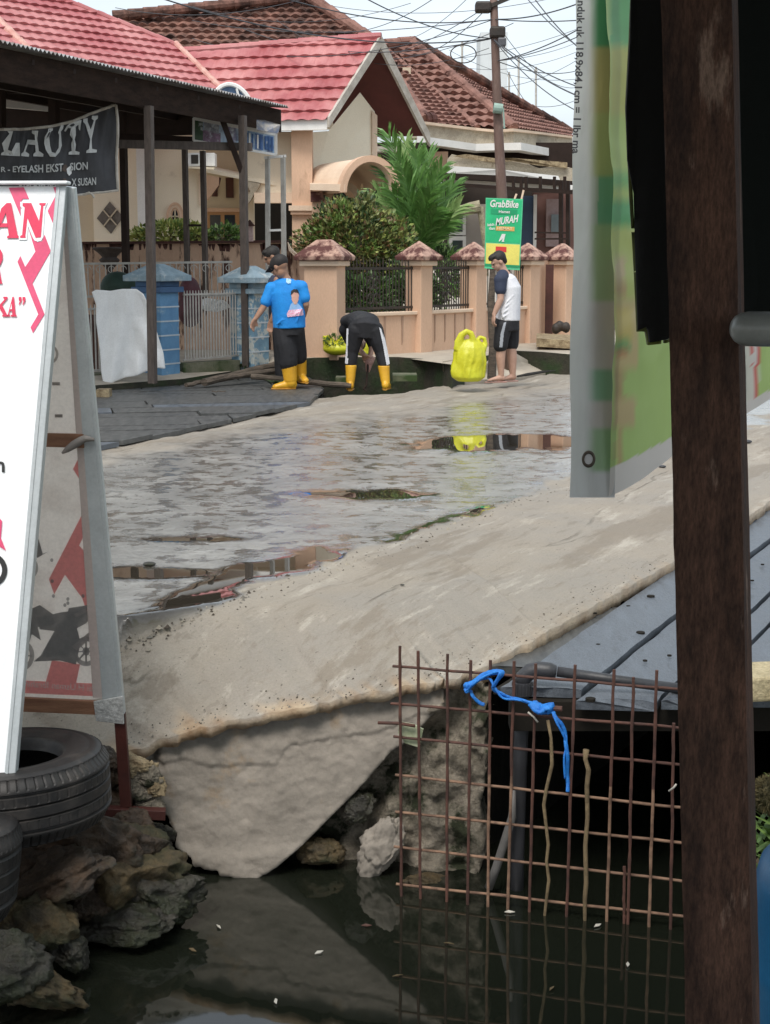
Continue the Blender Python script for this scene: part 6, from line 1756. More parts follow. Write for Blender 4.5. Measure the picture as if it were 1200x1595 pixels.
# ------------------------------------------------------------------ stained peach boundary wall with planting
root = thing('stained_wall', P(290, 470, 22.6), 'peach boundary wall with black rain stains behind the blue gateposts', 'wall')
mb = MB(); q = [P(60, 380, 22.6), P(300, 379, 22.6), P(448, 377, 22.6), P(452, 388, 22.6), P(462, 398, 22.5), P(478, 404, 22.5), P(490, 404, 22.5), P(490, 580, 22.5), P(60, 580, 22.6)]
mb.prism(q, V(0, .14, 0)); mb.build('panel', M['stained'], root)
mb = MB(); mb.bar(P(60, 379, 22.62), P(449, 376, 22.62), .2, .035); mb.build('coping', M['stain_dark'], root)
r9 = random.Random(3)
for k in range(46):
    x = 124 + r9.random() * 324; L_ = r9.uniform(4, 26) * (1.3 if r9.random() < .4 else .7); w_ = r9.uniform(1, 4.5)
    mb = MB(); mb.prism([P(x - w_, 380, 22.595), P(x + w_, 380, 22.595), P(x + w_ * .5, 380 + L_ * .7, 22.595), P(x + r9.uniform(-1, 1), 380 + L_, 22.595), P(x - w_ * .6, 380 + L_ * .6, 22.595)], V(0, .004, 0)); mb.build('rain_stain', M['stain_dark'], root)
poly('swept_coping', M['peach_light'], [(448, 377, 22.45), (453, 386, 22.45), (463, 396, 22.4), (480, 402, 22.4), (482, 407, 22.4), (462, 402, 22.4), (450, 390, 22.45)], .2, root)
def shrub(name, px, py, Y, r, n_, w_, l_, ms, label, seed=0, **k):
    c = P(px, py, Y); root = thing(name, c - V(0, 0, r[2]), label, 'plant')
    mb = MB(); foliage(mb, c, r, n_, w_, l_, len(ms), seed=seed, **k); mb.build('foliage', ms, root, recalc=False)
    mb = MB()
    for a in range(7):
        d = V(math.cos(a * 1.9) * r[0] * .6, math.sin(a * 1.9) * r[1] * .6, r[2] * .5)
        mb.tube([c - V(0, 0, r[2] * 1.0), c + d * .3 - V(0, 0, r[2] * .3), c + d], [.02, .014, .006], 5)
    mb.build('stem', M['bark'], root); return root
shrub('potted_shrub', 262, 366, 23.3, (.48, .28, .20), 900, .05, .10, [M['leafY'], M['leafB'], M['leafY']], 'yellow-green variegated shrub on the stained wall', 1, shell=.3)
shrub('potted_shrub', 228, 372, 23.3, (.24, .2, .10), 240, .045, .09, [M['leafY'], M['leafB']], 'small yellowish plant at the left of the variegated shrub', 2, shell=.3)
shrub('potted_shrub', 305, 369, 23.2, (.18, .2, .15), 300, .05, .09, [M['leafY'], M['leafB']], 'small yellow-green plant between the thin brown posts', 5, shell=.3)
shrub('potted_shrub', 349, 368, 23.3, (.26, .2, .15), 450, .045, .08, [M['leafA'], M['leafC'], M['leafB']], 'dark green plant in front of the wooden door', 3, shell=.3)
# urn on pedestal
mb = MB(); c = P(172, 445, 22.1); z0 = c.z
prf = [(.10, 0), (.10, .05), (.05, .08), (.04, .22), (.09, .28), (.15, .36), (.10, .40), (.16, .46), (.24, .52), (.22, .54), (.10, .50), (0, .50)]
mb.grid([[V(c.x + r * math.cos(a * math.pi / 12), c.y + r * math.sin(a * math.pi / 12), z0 + z) for r, z in prf] for a in range(25)])
mb.build('garden_urn', mat('dark_stone', (.10, .08, .07), (.05, .04, .035), 9, .9, .5, 30), label='dark stone garden urn in front of the stained wall', cat='urn')
mb = MB(); c = P(184, 448, 20.9); mb.ball(c, (.24, .2, .22), 12); mb.ball(c + V(.18, 0, -.05), (.18, .18, .18), 10); mb.build('green_bundle', mat('green_cover', (.02, .05, .035), (.012, .03, .02), 7, .7, .5, 14), label='dark green covered bundle behind the rusty-white gate', cat='bundle', remesh=.03, sm=3, smooth=True)
mb = MB(); c = P(296, 458, 20.9); mb.ball(c, (.15, .13, .24), 12); mb.ball(c - V(0, 0, .2), (.17, .15, .25), 10); mb.build('maroon_chair_back', mat('maroon', (.10, .02, .03), (.06, .014, .02), 7, .6), label='rounded maroon chair back behind the grille between the blue gateposts', cat='chair', remesh=.03, sm=3, smooth=True)
o_ = P(342, 472, 20.9)
mb = patch([(310, 468), (322, 464), (335, 466), (350, 468), (360, 478), (352, 482), (338, 486), (318, 484)], o_, V(0, -1, 0), .012, lambda p: .06 * fb(p.x * 12, p.z * 12, 2, 3), .01); mb.build('white_plastic_sheet', M['clothw'], smooth=True, recalc=False, label='crumpled white plastic sheet behind the grille between the blue gateposts', cat='sheet')
# ------------------------------------------------------------------ peach street fence
fence = []
def ppillar(px, Y, w, dd, rot, label, top=1.84):
    b = P(px, 405, Y); z0 = .26
    root = thing('fence_pillar', (b.x, Y, z0), label, 'fence pillar', 'peach fence pillars')
    Mr = Matrix.Rotation(rot, 3, 'Z'); c = V(b.x, Y, 0)
    mb = MB(); mb.box((c.x, c.y, (z0 + 1.50) / 2), (w, dd, 1.50 - z0), M=Mr); mb.build('shaft', M['peach'], root, bevel=.012)
    mb = MB(); mb.box((c.x, c.y, 1.53), (w + .10, dd + .10, .075), M=Mr); mb.build('moulding', M['peach_light'], root, bevel=.015)
    def sq(k, z): return [c + Mr @ V(x * (w / 2 + k), y * (dd / 2 + k), z) for x, y in ((-1, -1), (1, -1), (1, 1), (-1, 1))]
    mb = MB(); mb.hexa(sq(.10, 1.568) + sq(.11, 1.63)); mb.hexa(sq(.105, 1.628) + sq(-.04, 1.76)); mb.hexa(sq(-.042, 1.759) + sq(-.13, top - .0)); mb.build('cap', M['cap'], root, bevel=.012)
    return c
c1 = ppillar(506, 20.7, .46, .36, R(-17), 'broad peach pillar between the man in blue and the bending person')
c2_ = ppillar(653, 22.0, .28, .28, R(-38), 'peach pillar above the right of the bending person')
c3_ = ppillar(738, 23.2, .30, .28, R(-38), 'peach pillar just left of the green poster')
c4_ = ppillar(822, 24.5, .30, .28, R(-38), 'peach pillar just right of the man in the white shirt')
c5_ = ppillar(876, 25.4, .34, .30, R(-38), 'peach pillar nearest the hanging banner')
for k, (a, b, l) in enumerate(((c1, c2_, 'peach fence bay with black iron grille in front of the big bush'), (c2_, c3_, 'peach fence bay with black iron grille in front of the palm'), (c3_, c4_, 'peach fence bay behind the green poster and the man in white'))):
    root = thing('fence_bay', (a + b) / 2 + V(0, 0, .28), l, 'fence', 'peach fence bays')
    d = (b - a).normalized(); a_, b_ = a + d * .12, b - d * .12
    n_ = V(d.y, -d.x, 0) 
    mb = MB(); mb.hexa([V(p.x, p.y, z) for z in (.2, .82) for p in (a_ - n_ * .06, b_ - n_ * .06, b_ + n_ * .06, a_ + n_ * .06)]); mb.build('low_wall', M['peach'], root)
    mb = MB(); mb.bar(V(a_.x, a_.y, .84), V(b_.x, b_.y, .84), .20, .05); mb.build('coping', M['peach_light'], root, bevel=.01)
    for zz, nm_ in ((.92, 'rail'), (1.46, 'rail')):
        mb = MB(); mb.bar(V(a_.x, a_.y, zz), V(b_.x, b_.y, zz), .03, .035); mb.build(nm_, M['iron'], root)
    L_ = (b_ - a_).length; nb_ = int(L_ / .062)
    for i in range(nb_):
        p = a_.lerp(b_, (i + .5) / nb_); mb = MB()
        mb.tube([V(p.x, p.y, .86), V(p.x, p.y, 1.52 + .03 * (i % 2)), V(p.x, p.y, 1.58 + .03 * (i % 2))], [.008, .008, .003], 6); mb.build('baluster', M['iron'], root)
    # wrought scrolls in the middle
    m_ = a_.lerp(b_, .5); mb = MB()
    for sgn in (-1, 1):
        for zc in (1.05, 1.25, 1.40):
            mb.tube([m_ + d * (sgn * (.06 + .05 * math.cos(t * .5))) + V(0, 0, zc + .07 * math.sin(t * .5)) - n_ * .0 for t in range(12)], .010, 6)
    mb.build('scroll', M['iron'], root)
    for s_ in range(4):
        p = a_.lerp(b_, .15 + .22 * s_); mb = MB(); q = p + n_ * .065
        mb.prism([V(q.x, q.y, .8), V(q.x, q.y, .8) + d * .04, V(q.x, q.y, .45) + d * .03, V(q.x, q.y, .40) + d * .005], n_ * .003); mb.build('damp_stain', mat('damp', (.42, .27, .19), None, 7, .9) if 'damp' not in bpy.data.materials else bpy.data.materials['damp'], root)
# pedestrian gate recess between last pillars
poly('gate_wing_wall', M['peach'], [(838, 405, 24.9), (866, 402, 25.6), (866, 528, 25.6), (838, 522, 24.9)], .12, label='peach wing wall left of the narrow brown gate', cat='wall')
R1('narrow_gate', M['stain_dark'], 850, 412, 862, 522, 25.0, .05, label='narrow dark brown gate leaf by the last peach pillar', cat='gate')
mb = MB(); q = [G(836, 527, .45), G(900, 531, .42), G(900, 522, .42), G(836, 519, .45)]; mb.prism(q, V(0, 0, -.12)); mb.build('brick_step', M['rust_edge'], label='broken brick step below the narrow brown gate', cat='step')
mb = MB()
for k, (x, y) in enumerate(((866, 512), (872, 508), (882, 510))): mb.ball(P(x, y, 24.2), (.07, .07, .09), 8)
mb.build('dark_bundle', M['iron'], label='small dark bundle on the step beside the last peach pillar', cat='bundle', remesh=.02, sm=2, smooth=True)
# bush
M['leafO'] = mat('leaf_olive', (.23, .25, .085), (.14, .165, .055), 8, .5)
shrub('bush', 548, 400, 24.0, (.80, .45, .86), 8500, .045, .085, [M['leafC'], M['leafO'], M['leafO'], M['leafR'], M['leafY'], M['leafB']], 'dense trimmed bush with reddish tips behind the iron grille', 11, shell=.45, lump=.3)
shrub('bush', 605, 410, 24.2, (.42, .4, .72), 3600, .045, .085, [M['leafC'], M['leafO'], M['leafB'], M['leafY'], M['leafR'], M['leafY']], 'lighter bush growing right of the trimmed bush towards the palm', 21, shell=.45, lump=.3)
shrub('bush', 510, 380, 24.0, (.34, .35, .42), 1500, .045, .08, [M['leafR'], M['leafA'], M['leafB'], M['leafR']], 'russet-tipped left shoulder of the hedge beside the peach column', 31, shell=.45, lump=.3)
# palm
palm = thing('palm', P(655, 470, 25.0), 'young fan-like palm with upright green fronds behind the iron grille', 'palm')
pb = P(655, 430, 25.0)
ends = [(606, 212, 24.6, .0), (632, 222, 25, 1), (650, 236, 24.8, 0), (668, 240, 25.1, 0), (688, 262, 24.6, 0), (706, 288, 24.9, 0), (716, 322, 24.5, 1), (596, 262, 24.8, 0), (588, 300, 24.7, 1), (612, 300, 24.5, 0), (628, 262, 24.3, 0), (700, 345, 24.3, 0), (690, 385, 24.3, 1), (640, 330, 24.0, 0), (670, 300, 24.0, 0), (655, 275, 25.4, 0), (680, 330, 24.2, 0), (625, 350, 24.2, 1)]
def frond(root, b, e, bend, m_, nl=30, L_=.50, seed=0):
    r_ = random.Random(seed); mb = MB(); b = Vector(b); e = Vector(e); L0 = (e - b).length
    mid = b.lerp(e, .5) + V(0, 0, .18 * L0) + V((e.x - b.x) * -.12, 0, 0)
    pts = [b * (1 - t) ** 2 + mid * 2 * t * (1 - t) + e * t * t for t in [k / 24 for k in range(25)]]
    mb.tube(pts, [.016 * (1 - .8 * k / 24) + .002 for k in range(25)], 5)
    side = (e - b).cross(V(0, -1, 0)).normalized()
    for k in range(nl):
        t = .18 + .82 * k / (nl - 1); i = min(23, int(t * 24)); p = pts[i].lerp(pts[i + 1], t * 24 - i); tg = (pts[i + 1] - pts[i]).normalized()
        ll = L_ * (.55 + .55 * math.sin(math.pi * min(1, t * .95)))
        for sg in (-1, 1):
            d = (tg * 1.7 + side * sg * .75 + V(r_.gauss(0, .12), r_.gauss(0, .3), r_.gauss(0, .10))).normalized()
            n_ = d.cross(V(0, -1, .3)).normalized() * .017
            q = p + d * ll * .5 - V(0, 0, .01); f = p + d * ll * r_.uniform(.85, 1.05) - V(0, 0, ll * .22)
            mb.poly([p - n_ * .4, q - n_, f, q + n_, p + n_ * .4])
    mb.build('frond', m_, root, recalc=False)
for k, (x, y, Y, lt) in enumerate(ends[:12] + ends[14:17]):
    frond(palm, pb + V(rnd.uniform(-.1, .1), 0, rnd.uniform(-.1, .1)), P(x, y, Y), .2, M['palmB'] if lt else M['palmA'], seed=k)
mb = MB(); mb.tube([P(655, 520, 25), P(655, 430, 25), P(655, 400, 25)], [.07, .06, .03], 8); mb.build('trunk', M['bark'], palm)
shrub('low_palm_shrub', 690, 425, 24.8, (.26, .25, .42), 500, .03, .20, [M['palmA'], M['palmB'], M['leafC']], 'low spiky green shrub right of the palm foot', 44, shell=.2)
shrub('garden_plant', 640, 455, 23.6, (.5, .3, .30), 1100, .05, .10, [M['leafC'], M['leafA'], M['leafC']], 'dark undergrowth just behind the second iron grille', 54, shell=.2)
shrub('garden_plant', 560, 460, 22.9, (.5, .25, .28), 1100, .05, .10, [M['leafC'], M['leafA'], M['leafC']], 'dark undergrowth just behind the first iron grille', 64, shell=.2)
root = thing('slatted_chair', P(712, 470, 25.0), 'white slatted garden chair behind the second iron grille', 'chair')
for k in range(6):
    mb = MB(); mb.bar(P(694 + k * 1.5, 430 + k * 5.5, 25), P(722 + k * 1.2, 437 + k * 5.5, 25), .02, .05); mb.build('slat', M['white'], root)
mb = MB(); mb.bar(P(695, 470, 25), P(692, 425, 25), .04, .04, up=(0, 1, 0)); mb.build('leg', M['white'], root)
mb = MB(); mb.bar(P(730, 478, 25), P(724, 434, 25), .04, .04, up=(0, 1, 0)); mb.build('leg', M['white'], root)
# ------------------------------------------------------------------ power pole, poster, cables
pole = thing('power_pole', P(790, 565, 21.3), 'rusty brown utility pole with electrical boxes behind the green poster', 'pole')
mb = MB(); pp = [P(792, 575, 21.3), P(788, 430, 21.3), P(782, 305, 21.3), P(776, 190, 21.3), P(772, 80, 21.3), P(768, -40, 21.3)]; mb.tube(pp, [.075, .074, .072, .062, .056, .05], 14); mb.build('shaft', mat('pole_rust', (.17, .105, .085), (.12, .07, .055), 5, .7, .3, 20, stretch=(1, 1, .3), c3=(.24, .18, .15), s3=4, t3=.6), pole, smooth=True)
R1('lamp_box', M['iron'], 741, 1, 766, 18, 21.2, .2, pole, bevel=.03); R1('junction_box', M['iron'], 764, 40, 788, 58, 21.2, .2, pole, bevel=.03); R1('junction_box', mat('grey_can', (.10, .10, .11), None, 5, .4), 776, 58, 789, 72, 21.1, .12, pole, bevel=.02)
mb = MB(); mb.bar(P(758, 12, 21.25), P(800, -6, 21.25), .05, .05); mb.build('crossarm', M['iron'], pole)
mb = MB(); mb.tube([P(763 + 20 * math.cos(a * .3), 92 + 14 * math.sin(a * .3) - 8, 21.2) - V(.35, 0, 0) for a in range(22)], .008, 5); mb.build('cable_coil', M['iron'], pole)
mb = MB(); mb.tube([P(769, 168, 21.2), P(783, 170, 21.2)], .068, 12); mb.tube([P(784, 168, 21.15), P(786, 200, 21.15)], .012, 6); mb.build('clamp', mat('pale_green', (.30, .42, .36), None, 5), pole)
trk = MB(); trk.tube([P(766, 590, 20.2), P(768, 540, 20.2), P(765, 480, 20.2), P(768, 420, 20.2)], [.06, .05, .045, .04], 8); trk.build('dead_trunk', M['oldwood'], label='thin grey dead trunk behind the man in the white shirt', cat='trunk')
poster = thing('green_poster', P(784, 420, 20.9), 'small green and yellow advertising poster tied to the utility pole', 'poster')
pc = [P(757, 308, 20.95), P(815, 310, 20.95), P(810, 421, 20.95), P(755, 418, 20.95)]
def pq(u, v, off=0.0): return pc[0].lerp(pc[1], u).lerp(pc[3].lerp(pc[2], u), v) - V(0, off, 0)
def prect(mb, u0, v0, u1, v1, off, th=.003): mb.prism([pq(u0, v0, off), pq(u1, v0, off), pq(u1, v1, off), pq(u0, v1, off)], V(0, th, 0)); return mb
G_ = mat('poster_green', (.02, .50, .20), None, 3, .5); G2 = mat('poster_dark_green', (.01, .34, .14), None, 3, .5); Yl = mat('poster_yellow', (.85, .75, .16), None, 3, .5)
prect(MB(), 0, 0, 1, 1, 0, .01).build('backing', mat('poster_edge', (.10, .60, .30), None, 3, .5), poster)
prect(MB(), .02, .02, .97, .62, .004).build('green_field', G_, poster); prect(MB(), .03, .64, .97, .93, .004).build('yellow_field', Yl, poster)
prect(MB(), .14, .155, .86, .225, .008).build('pill', G2, poster); prect(MB(), .30, .68, .60, .755, .008).build('red_label', mat('poster_red', (.70, .05, .04), None, 3, .5), poster); prect(MB(), .0, .935, 1, .96, .008).build('dark_line', G2, poster)
prect(MB(), .29, .395, .80, .455, .008).build('orange_box', mat('poster_orange', (.80, .45, .12), None, 3, .5), poster)
ux = pc[1] - pc[0]; vx = pc[0] - pc[3]
mb = MB(); textmb('GrabBike', .13, pq(.12, .125, .012), ux, vx, bold=.025, shear=.2, mb=mb, maxw=ux.length * .76); mb.build('heading', M['white'], poster); mb = MB(); textmb('Hemat', .05, pq(.36, .205, .012), ux, vx, bold=.02, mb=mb, maxw=ux.length * .3); mb.build('pill_lettering', M['white'], poster); mb = MB()
textmb('MURAH', .13, pq(.28, .385, .012), ux + V(0, 0, .10), vx, bold=.03, shear=.2, mb=mb, maxw=ux.length * .62); mb.build('slogan', M['white'], poster); mb = MB(); textmb('lebih', .05, pq(.06, .40, .012), ux + V(0, 0, .05), vx, bold=.02, mb=mb, maxw=ux.length * .18)
mb.build('small_words', M['white'], poster); mb = MB()
textmb('dan', .05, pq(.10, .445, .012), ux, vx, bold=.02, mb=mb, maxw=ux.length * .16)
mb.prism([pq(u, v, .010) for u, v in ((.46, .50), (.56, .50), (.52, .60), (.54, .61), (.46, .61), (.49, .56), (.40, .61), (.38, .60))], V(0, .002, 0))
mb.build('white_lettering', M['white'], poster)
mb = MB(); textmb('HEMAT', .05, pq(.32, .442, .012), ux, vx, bold=.02, mb=mb, maxw=ux.length * .42); mb.build('pale_lettering', mat('pale_orange', (.95, .75, .45), None, 3), poster)
def cable(a, b, sag, r, label, k=20):
    mb = MB(); pts = []
    for i in range(k + 1):
        t = i / k; p = a.lerp(b, t); p.z -= sag * 4 * t * (1 - t); pts.append(p)
    mb.tube(pts, r * .62, 5)
    return mb.build('overhead_cable', M['cable'], label=label, cat='cable', group='overhead cables', base=pts[0])
T = P(768, 60, 21.3); T2 = P(770, 30, 21.3); T0 = P(766, 5, 21.3); T3 = P(774, 95, 21.3)
M['cable'] = mat('cable_grey', (.075, .08, .09), None, 5, .7)
cb = [(P(200, -20, 17), T, .25, .014), (P(420, -10, 18), T2, .15, .012), (P(560, -8, 19), T, .1, .012), (T2, P(900, 6, 19), .05, .014), (T2, P(1000, 20, 20), .06, .012), (T, P(930, 160, 17), .1, .014), (T, P(960, 150, 19), .12, .012), (T, P(940, 190, 17), .15, .010),
      (T3, P(1000, -20, 17), .12, .012), (T3, P(1000, 5, 18), .10, .010), (T3, P(900, 110, 30), .1, .012), (P(300, 60, 30), T2, .4, .010), (P(380, 45, 32), T, .3, .012), (P(300, 32, 34), T2, .2, .010), (P(560, 90, 38), T0, .2, .010), (P(620, 80, 36), T0, .3, .010),
      (P(520, 50, 30), P(700, -20, 24), .2, .010), (P(640, 60, 30), P(745, -20, 24), .1, .008), (P(420, 62, 33), P(800, 36, 26), .5, .010), (P(180, 12, 30), P(560, -30, 26), .3, .010), (P(300, 10, 30), P(640, 5, 28), .3, .008), (P(520, 10, 28), P(900, -12, 25), .2, .008),
      (P(800, -30, 20), P(930, 90, 18), .1, .010), (P(820, -20, 20), P(950, 110, 18), .1, .012), (T3, P(920, 55, 40), .1, .008), (P(640, 82, 36), P(910, 76, 34), .4, .008), (P(300, 20, 40), P(900, 45, 44), 1.0, .012), (P(700, 78, 50), P(920, 120, 48), .4, .012), (P(790, 110, 40), P(900, 200, 40), .5, .012),
      (T2, P(905, 135, 30), .3, .008), (P(760, 130, 50), P(910, 150, 50), .5, .014), (P(560, 55, 60), P(905, 90, 60), 1.5, .016), (P(430, 30, 30), P(762, 75, 24), .5, .008)]
for k, (a, b, s_, r_) in enumerate(cb): cable(a, b, s_, r_, 'thin dark overhead cable strung across the pale sky above the roofs')
# ================================================================== people
SK = mat('skin', (.36, .20, .13), (.31, .165, .105), 6, .55)
SK2 = mat('skin_light', (.50, .31, .23), (.44, .26, .19), 6, .55)
HAIR = mat('hair', (.018, .014, .012), None, 20, .6, .4, 80)
BLACKC = mat('black_trousers', (.014, .014, .018), (.008, .008, .010), 6, .75, .4, 14)
BLUES = mat('blue_shirt', (.01, .26, .72), (.01, .20, .60), 5, .75, .55, 9)
BOOT = mat('yellow_rubber', (.72, .40, .025), (.62, .32, .02), 5, .35, .1, 30)
SOLE = mat('ochre_sole', (.42, .20, .02), None, 5, .5)
WHITES = mat('white_shirt', (.74, .74, .77), (.66, .66, .70), 5, .8, .45, 9)
NAVY = mat('navy_sleeve', (.03, .04, .075), None, 4, .8)
GREYS = mat('grey_stripe', (.36, .38, .42), None, 4, .7)
def head(mb, c, f, tilt=0.0, k=1.0):
    """skull, jaw, nose, ears facing f (unit, horizontal), nodding down by tilt"""
    f = Vector(f).normalized(); s = f.cross(V(0, 0, 1)).normalized(); u = V(0, 0, 1)
    Rt = Matrix.Rotation(-tilt, 3, s)
    f2 = Rt @ f; u2 = Rt @ u
    Mx = Matrix((s, f2, u2)).transposed()
    g = lambda a, b, z: c + Mx @ (V(a, b, z) * k)
    mb.ball(g(0, -.012, .03), (.076 * k, .096 * k, .088 * k), 12, Mx)
    mb.ball(g(0, .022, -.035), (.062 * k, .070 * k, .075 * k), 10, Mx)
    mb.ball(g(0, .055, -.078), (.030 * k, .028 * k, .022 * k), 8, Mx)
    mb.tube([g(0, .085, .015), g(0, .105, -.018), g(0, .088, -.03)], [.010 * k, .016 * k, .012 * k], 8)
    mb.ball(g(0, .083, .028), (.05 * k, .016 * k, .012 * k), 8, Mx)
    mb.ball(g(0, .082, -.052), (.024 * k, .015 * k, .010 * k), 8, Mx)
    for sg in (-1, 1): mb.ball(g(sg * .077, -.005, -.005), (.012 * k, .022 * k, .032 * k), 8, Mx)
    return g, Mx
def eyes(g, Mx, root, k=1.0):
    for sg in (-1, 1):
        mb = MB(); mb.ball(g(sg * .030, .082, .008), (.013 * k, .008 * k, .007 * k), 8, Mx); mb.build('eye', HAIR, root, smooth=True)
    mb = MB(); mb.ball(g(0, .094, -.054), (.020 * k, .006 * k, .005 * k), 8, Mx); mb.build('mouth', mat('lips', (.26, .09, .07), None, 5, .5) if 'lips' not in bpy.data.materials else bpy.data.materials['lips'], root, smooth=True)
def hand(mb, w_, d, pn, curl=.5, k=1.0):
    """palm from wrist w_ along d, palm normal pn; four fingers of different length and a side thumb"""
    d = Vector(d).normalized(); pn = Vector(pn); pn = (pn - d * pn.dot(d)).normalized(); s = d.cross(pn)
    for i in range(4):
        o = (i - 1.5) * .020 * k
        mb.tube([w_ + s * o * .6, w_ + d * .05 * k + s * o, w_ + d * .088 * k + s * o], [.016 * k, .015 * k, .0125 * k], 8)
        L_ = (.068, .078, .072, .056)[i] * k
        a = w_ + d * .088 * k + s * o; cur = curl * (1 + .12 * i)
        b = a + (d * math.cos(cur * .6) + pn * math.sin(cur * .6)) * L_ * .45 + s * .001 * (i - 1.5)
        c = b + (d * math.cos(cur * 1.4) + pn * math.sin(cur * 1.4)) * L_ * .32
        e = c + (d * math.cos(cur * 2) + pn * math.sin(cur * 2)) * L_ * .25
        mb.tube([a, b, c, e], [.0105 * k, .0098 * k, .009 * k, .0075 * k], 8)
    t0 = w_ + d * .025 * k - s * .028 * k
    mb.tube([t0, t0 + (d * .6 - s * .7 + pn * .3).normalized() * .035 * k, t0 + (d * .6 - s * .7 + pn * .3).normalized() * .035 * k + (d + pn * .4).normalized() * .030 * k], [.015 * k, .012 * k, .009 * k], 8)
def limb(mb, pts, rs, n=12):
    mb.tube(pts, rs, n)
    for p, r in zip(pts, rs): mb.ball(p, r * .99, 7)
def torso(mb, pts, rx, ry, side):
    mb.tube(pts, rx, 20, ry=ry, side=side)
def boot(root, top, ank, toe, r, name='boot'):
    mb = MB(); d = V(toe.x - ank.x, toe.y - ank.y, 0).normalized(); heel = V(ank.x, ank.y, toe.z) - d * .035
    mb.tube([top + V(0, 0, .012), top, top.lerp(ank, .5), ank.lerp(top, .12)], [r * .98, r, r * .86, r * .78], 18)
    mb.ball(ank + V(0, 0, .01), r * .74, 9)
    L_ = .20
    mb.tube([heel + V(0, 0, .055), heel + d * .07 + V(0, 0, .062), heel + d * .15 + V(0, 0, .048), heel + d * .225 + V(0, 0, .036), heel + d * .255 + V(0, 0, .034)], [.040, .046, .050, .044, .020], 14, ry=[.046, .056, .044, .032, .016], side=d.cross(V(0, 0, 1)))
    mb.ball(heel + V(0, 0, .06), (.044, .044, .052), 9)
    b = mb.build(name, BOOT, root, smooth=True, remesh=.0075, sm=4)
    mb = MB(); mb.tube([heel - d * .025 + V(0, 0, .010), heel + d * .02 + V(0, 0, .010), heel + d * .14 + V(0, 0, .010), heel + d * .22 + V(0, 0, .010), heel + d * .27 + V(0, 0, .012)], [.028, .044, .052, .048, .022], 12, ry=.014, side=d.cross(V(0, 0, 1)))
    mb.build('sole', SOLE, b)
    return b
# ---- man in the blue shirt, seen from behind, looking down to the left
Y = 18.5
root = thing('person', P(456, 606, Y), 'man in a bright blue T-shirt and black cap seen from behind in yellow boots', 'person')
nk = P(446, 436, Y); ch = P(447, 455, Y); ws = P(450, 490, Y); pv = P(451, 508, Y)
sL, eL, wL = P(423, 449, Y - .02), P(411, 478, Y - .06), P(398, 497, Y - .10)
sR, eR, wR = P(470, 447, Y - .05), P(477, 474, Y - .06), P(474, 492, Y + .08)
hd = P(436, 416, Y - .03)
mb = MB()
g, Mx = head(mb, hd, V(-.8, .55, 0), .55, 1.12)
limb(mb, [hd + V(.03, 0, -.03), nk.lerp(hd, .35), nk, ch], [.055, .056, .065, .10])
torso(mb, [nk - V(0, 0, .0), ch, ws, pv], [.12, .16, .145, .15], [.07, .10, .105, .11], V(1, -.1, 0))
limb(mb, [sL, sL.lerp(eL, .5), eL, eL.lerp(wL, .4), wL], [.052, .047, .040, .038, .027])
limb(mb, [sR, sR.lerp(eR, .5), eR, eR.lerp(wR, .4), wR], [.052, .047, .040, .038, .027])
hand(mb, wL, wL - eL + V(0, 0, -.09), V(.5, -.3, .2), .5)
hand(mb, wR, wR - eR, V(-1, .2, 0), .5)
kL, aL = P(448, 560, Y - .02), P(453, 594, Y - .02); kR, aR = P(464, 553, Y + .14), P(469, 586, Y + .22)
limb(mb, [P(441, 512, Y), P(444, 535, Y - .02), kL, aL], [.085, .078, .055, .036]); limb(mb, [P(460, 512, Y), P(462, 532, Y + .07), kR, aR], [.085, .078, .055, .036])
mb.build('body', SK, root, smooth=True, remesh=.0085, sm=2)
eyes(g, Mx, root)
mb = MB(); mb.ball(g(0, -.018, .035), (.083, .104, .086), 12, Mx); mb.build('hair', HAIR, root, smooth=True)
mb = MB(); mb.ball(g(0, -.014, .045), (.100, .122, .094), 14, Mx)
mb.tube([g(-.05, .08, .055), g(0, .10, .06), g(.05, .08, .055)], .022, 8, ry=.008, side=None)
mb.hexa([g(-.062, .05, .045), g(.062, .05, .045), g(.05, .165, .030), g(-.05, .165, .030), g(-.062, .05, .060), g(.062, .05, .060), g(.05, .165, .040), g(-.05, .165, .040)])
mb.build('cap', mat('black_cap', (.022, .018, .018), None, 12, .7), root, smooth=True, remesh=.006, sm=2)
mb = MB()
torso(mb, [nk + V(.005, 0, .02), nk - V(0, 0, .03), ch, ch.lerp(ws, .5), ws, P(451, 511, Y)], [.080, .175, .215, .205, .20, .195], [.07, .12, .15, .16, .16, .15], V(1, -.1, 0))
limb(mb, [sL + V(.03, 0, .0), sL, sL.lerp(eL, .35), sL.lerp(eL, .72)], [.080, .078, .070, .070]); limb(mb, [sR + V(-.04, 0, 0), sR, sR.lerp(eR, .35), sR.lerp(eR, .62)], [.085, .080, .074, .074])
for i in range(5): mb.tube([P(430 + i * 8, 506 - i, Y - .135), P(440 + i * 7, 498 - i * 3, Y - .145), P(455 + i * 4, 496 - i * 4, Y - .14)], .012, 6)
sh = mb.build('shirt', BLUES, root, smooth=True, remesh=.009, sm=4)
bv2 = bvh_of(sh)
def prn(pts, m_, nm_, off=.006, par=sh, bv_=None):
    mbb = MB(); decal(mbb, pts, bv_ or bv2, .6, off); 
    if mbb.f: mbb.build(nm_, m_, par, recalc=False, smooth=True)
face = [(456, 452), (460, 451), (464, 453), (466, 460), (465, 468), (462, 474), (459, 474), (455, 468), (454, 459)]
prn([(450, 484), (453, 474), (457, 470), (464, 472), (470, 478), (472, 486)], mat('print_pale', (.30, .50, .80), None, 6), 'printed_torso')
prn(face, mat('print_face', (.62, .38, .30), (.55, .3, .24), 20), 'printed_face', .009)
prn([(453, 460), (454, 453), (458, 450), (464, 451), (467, 459), (464, 456), (458, 455)], HAIR, 'printed_hair', .012)
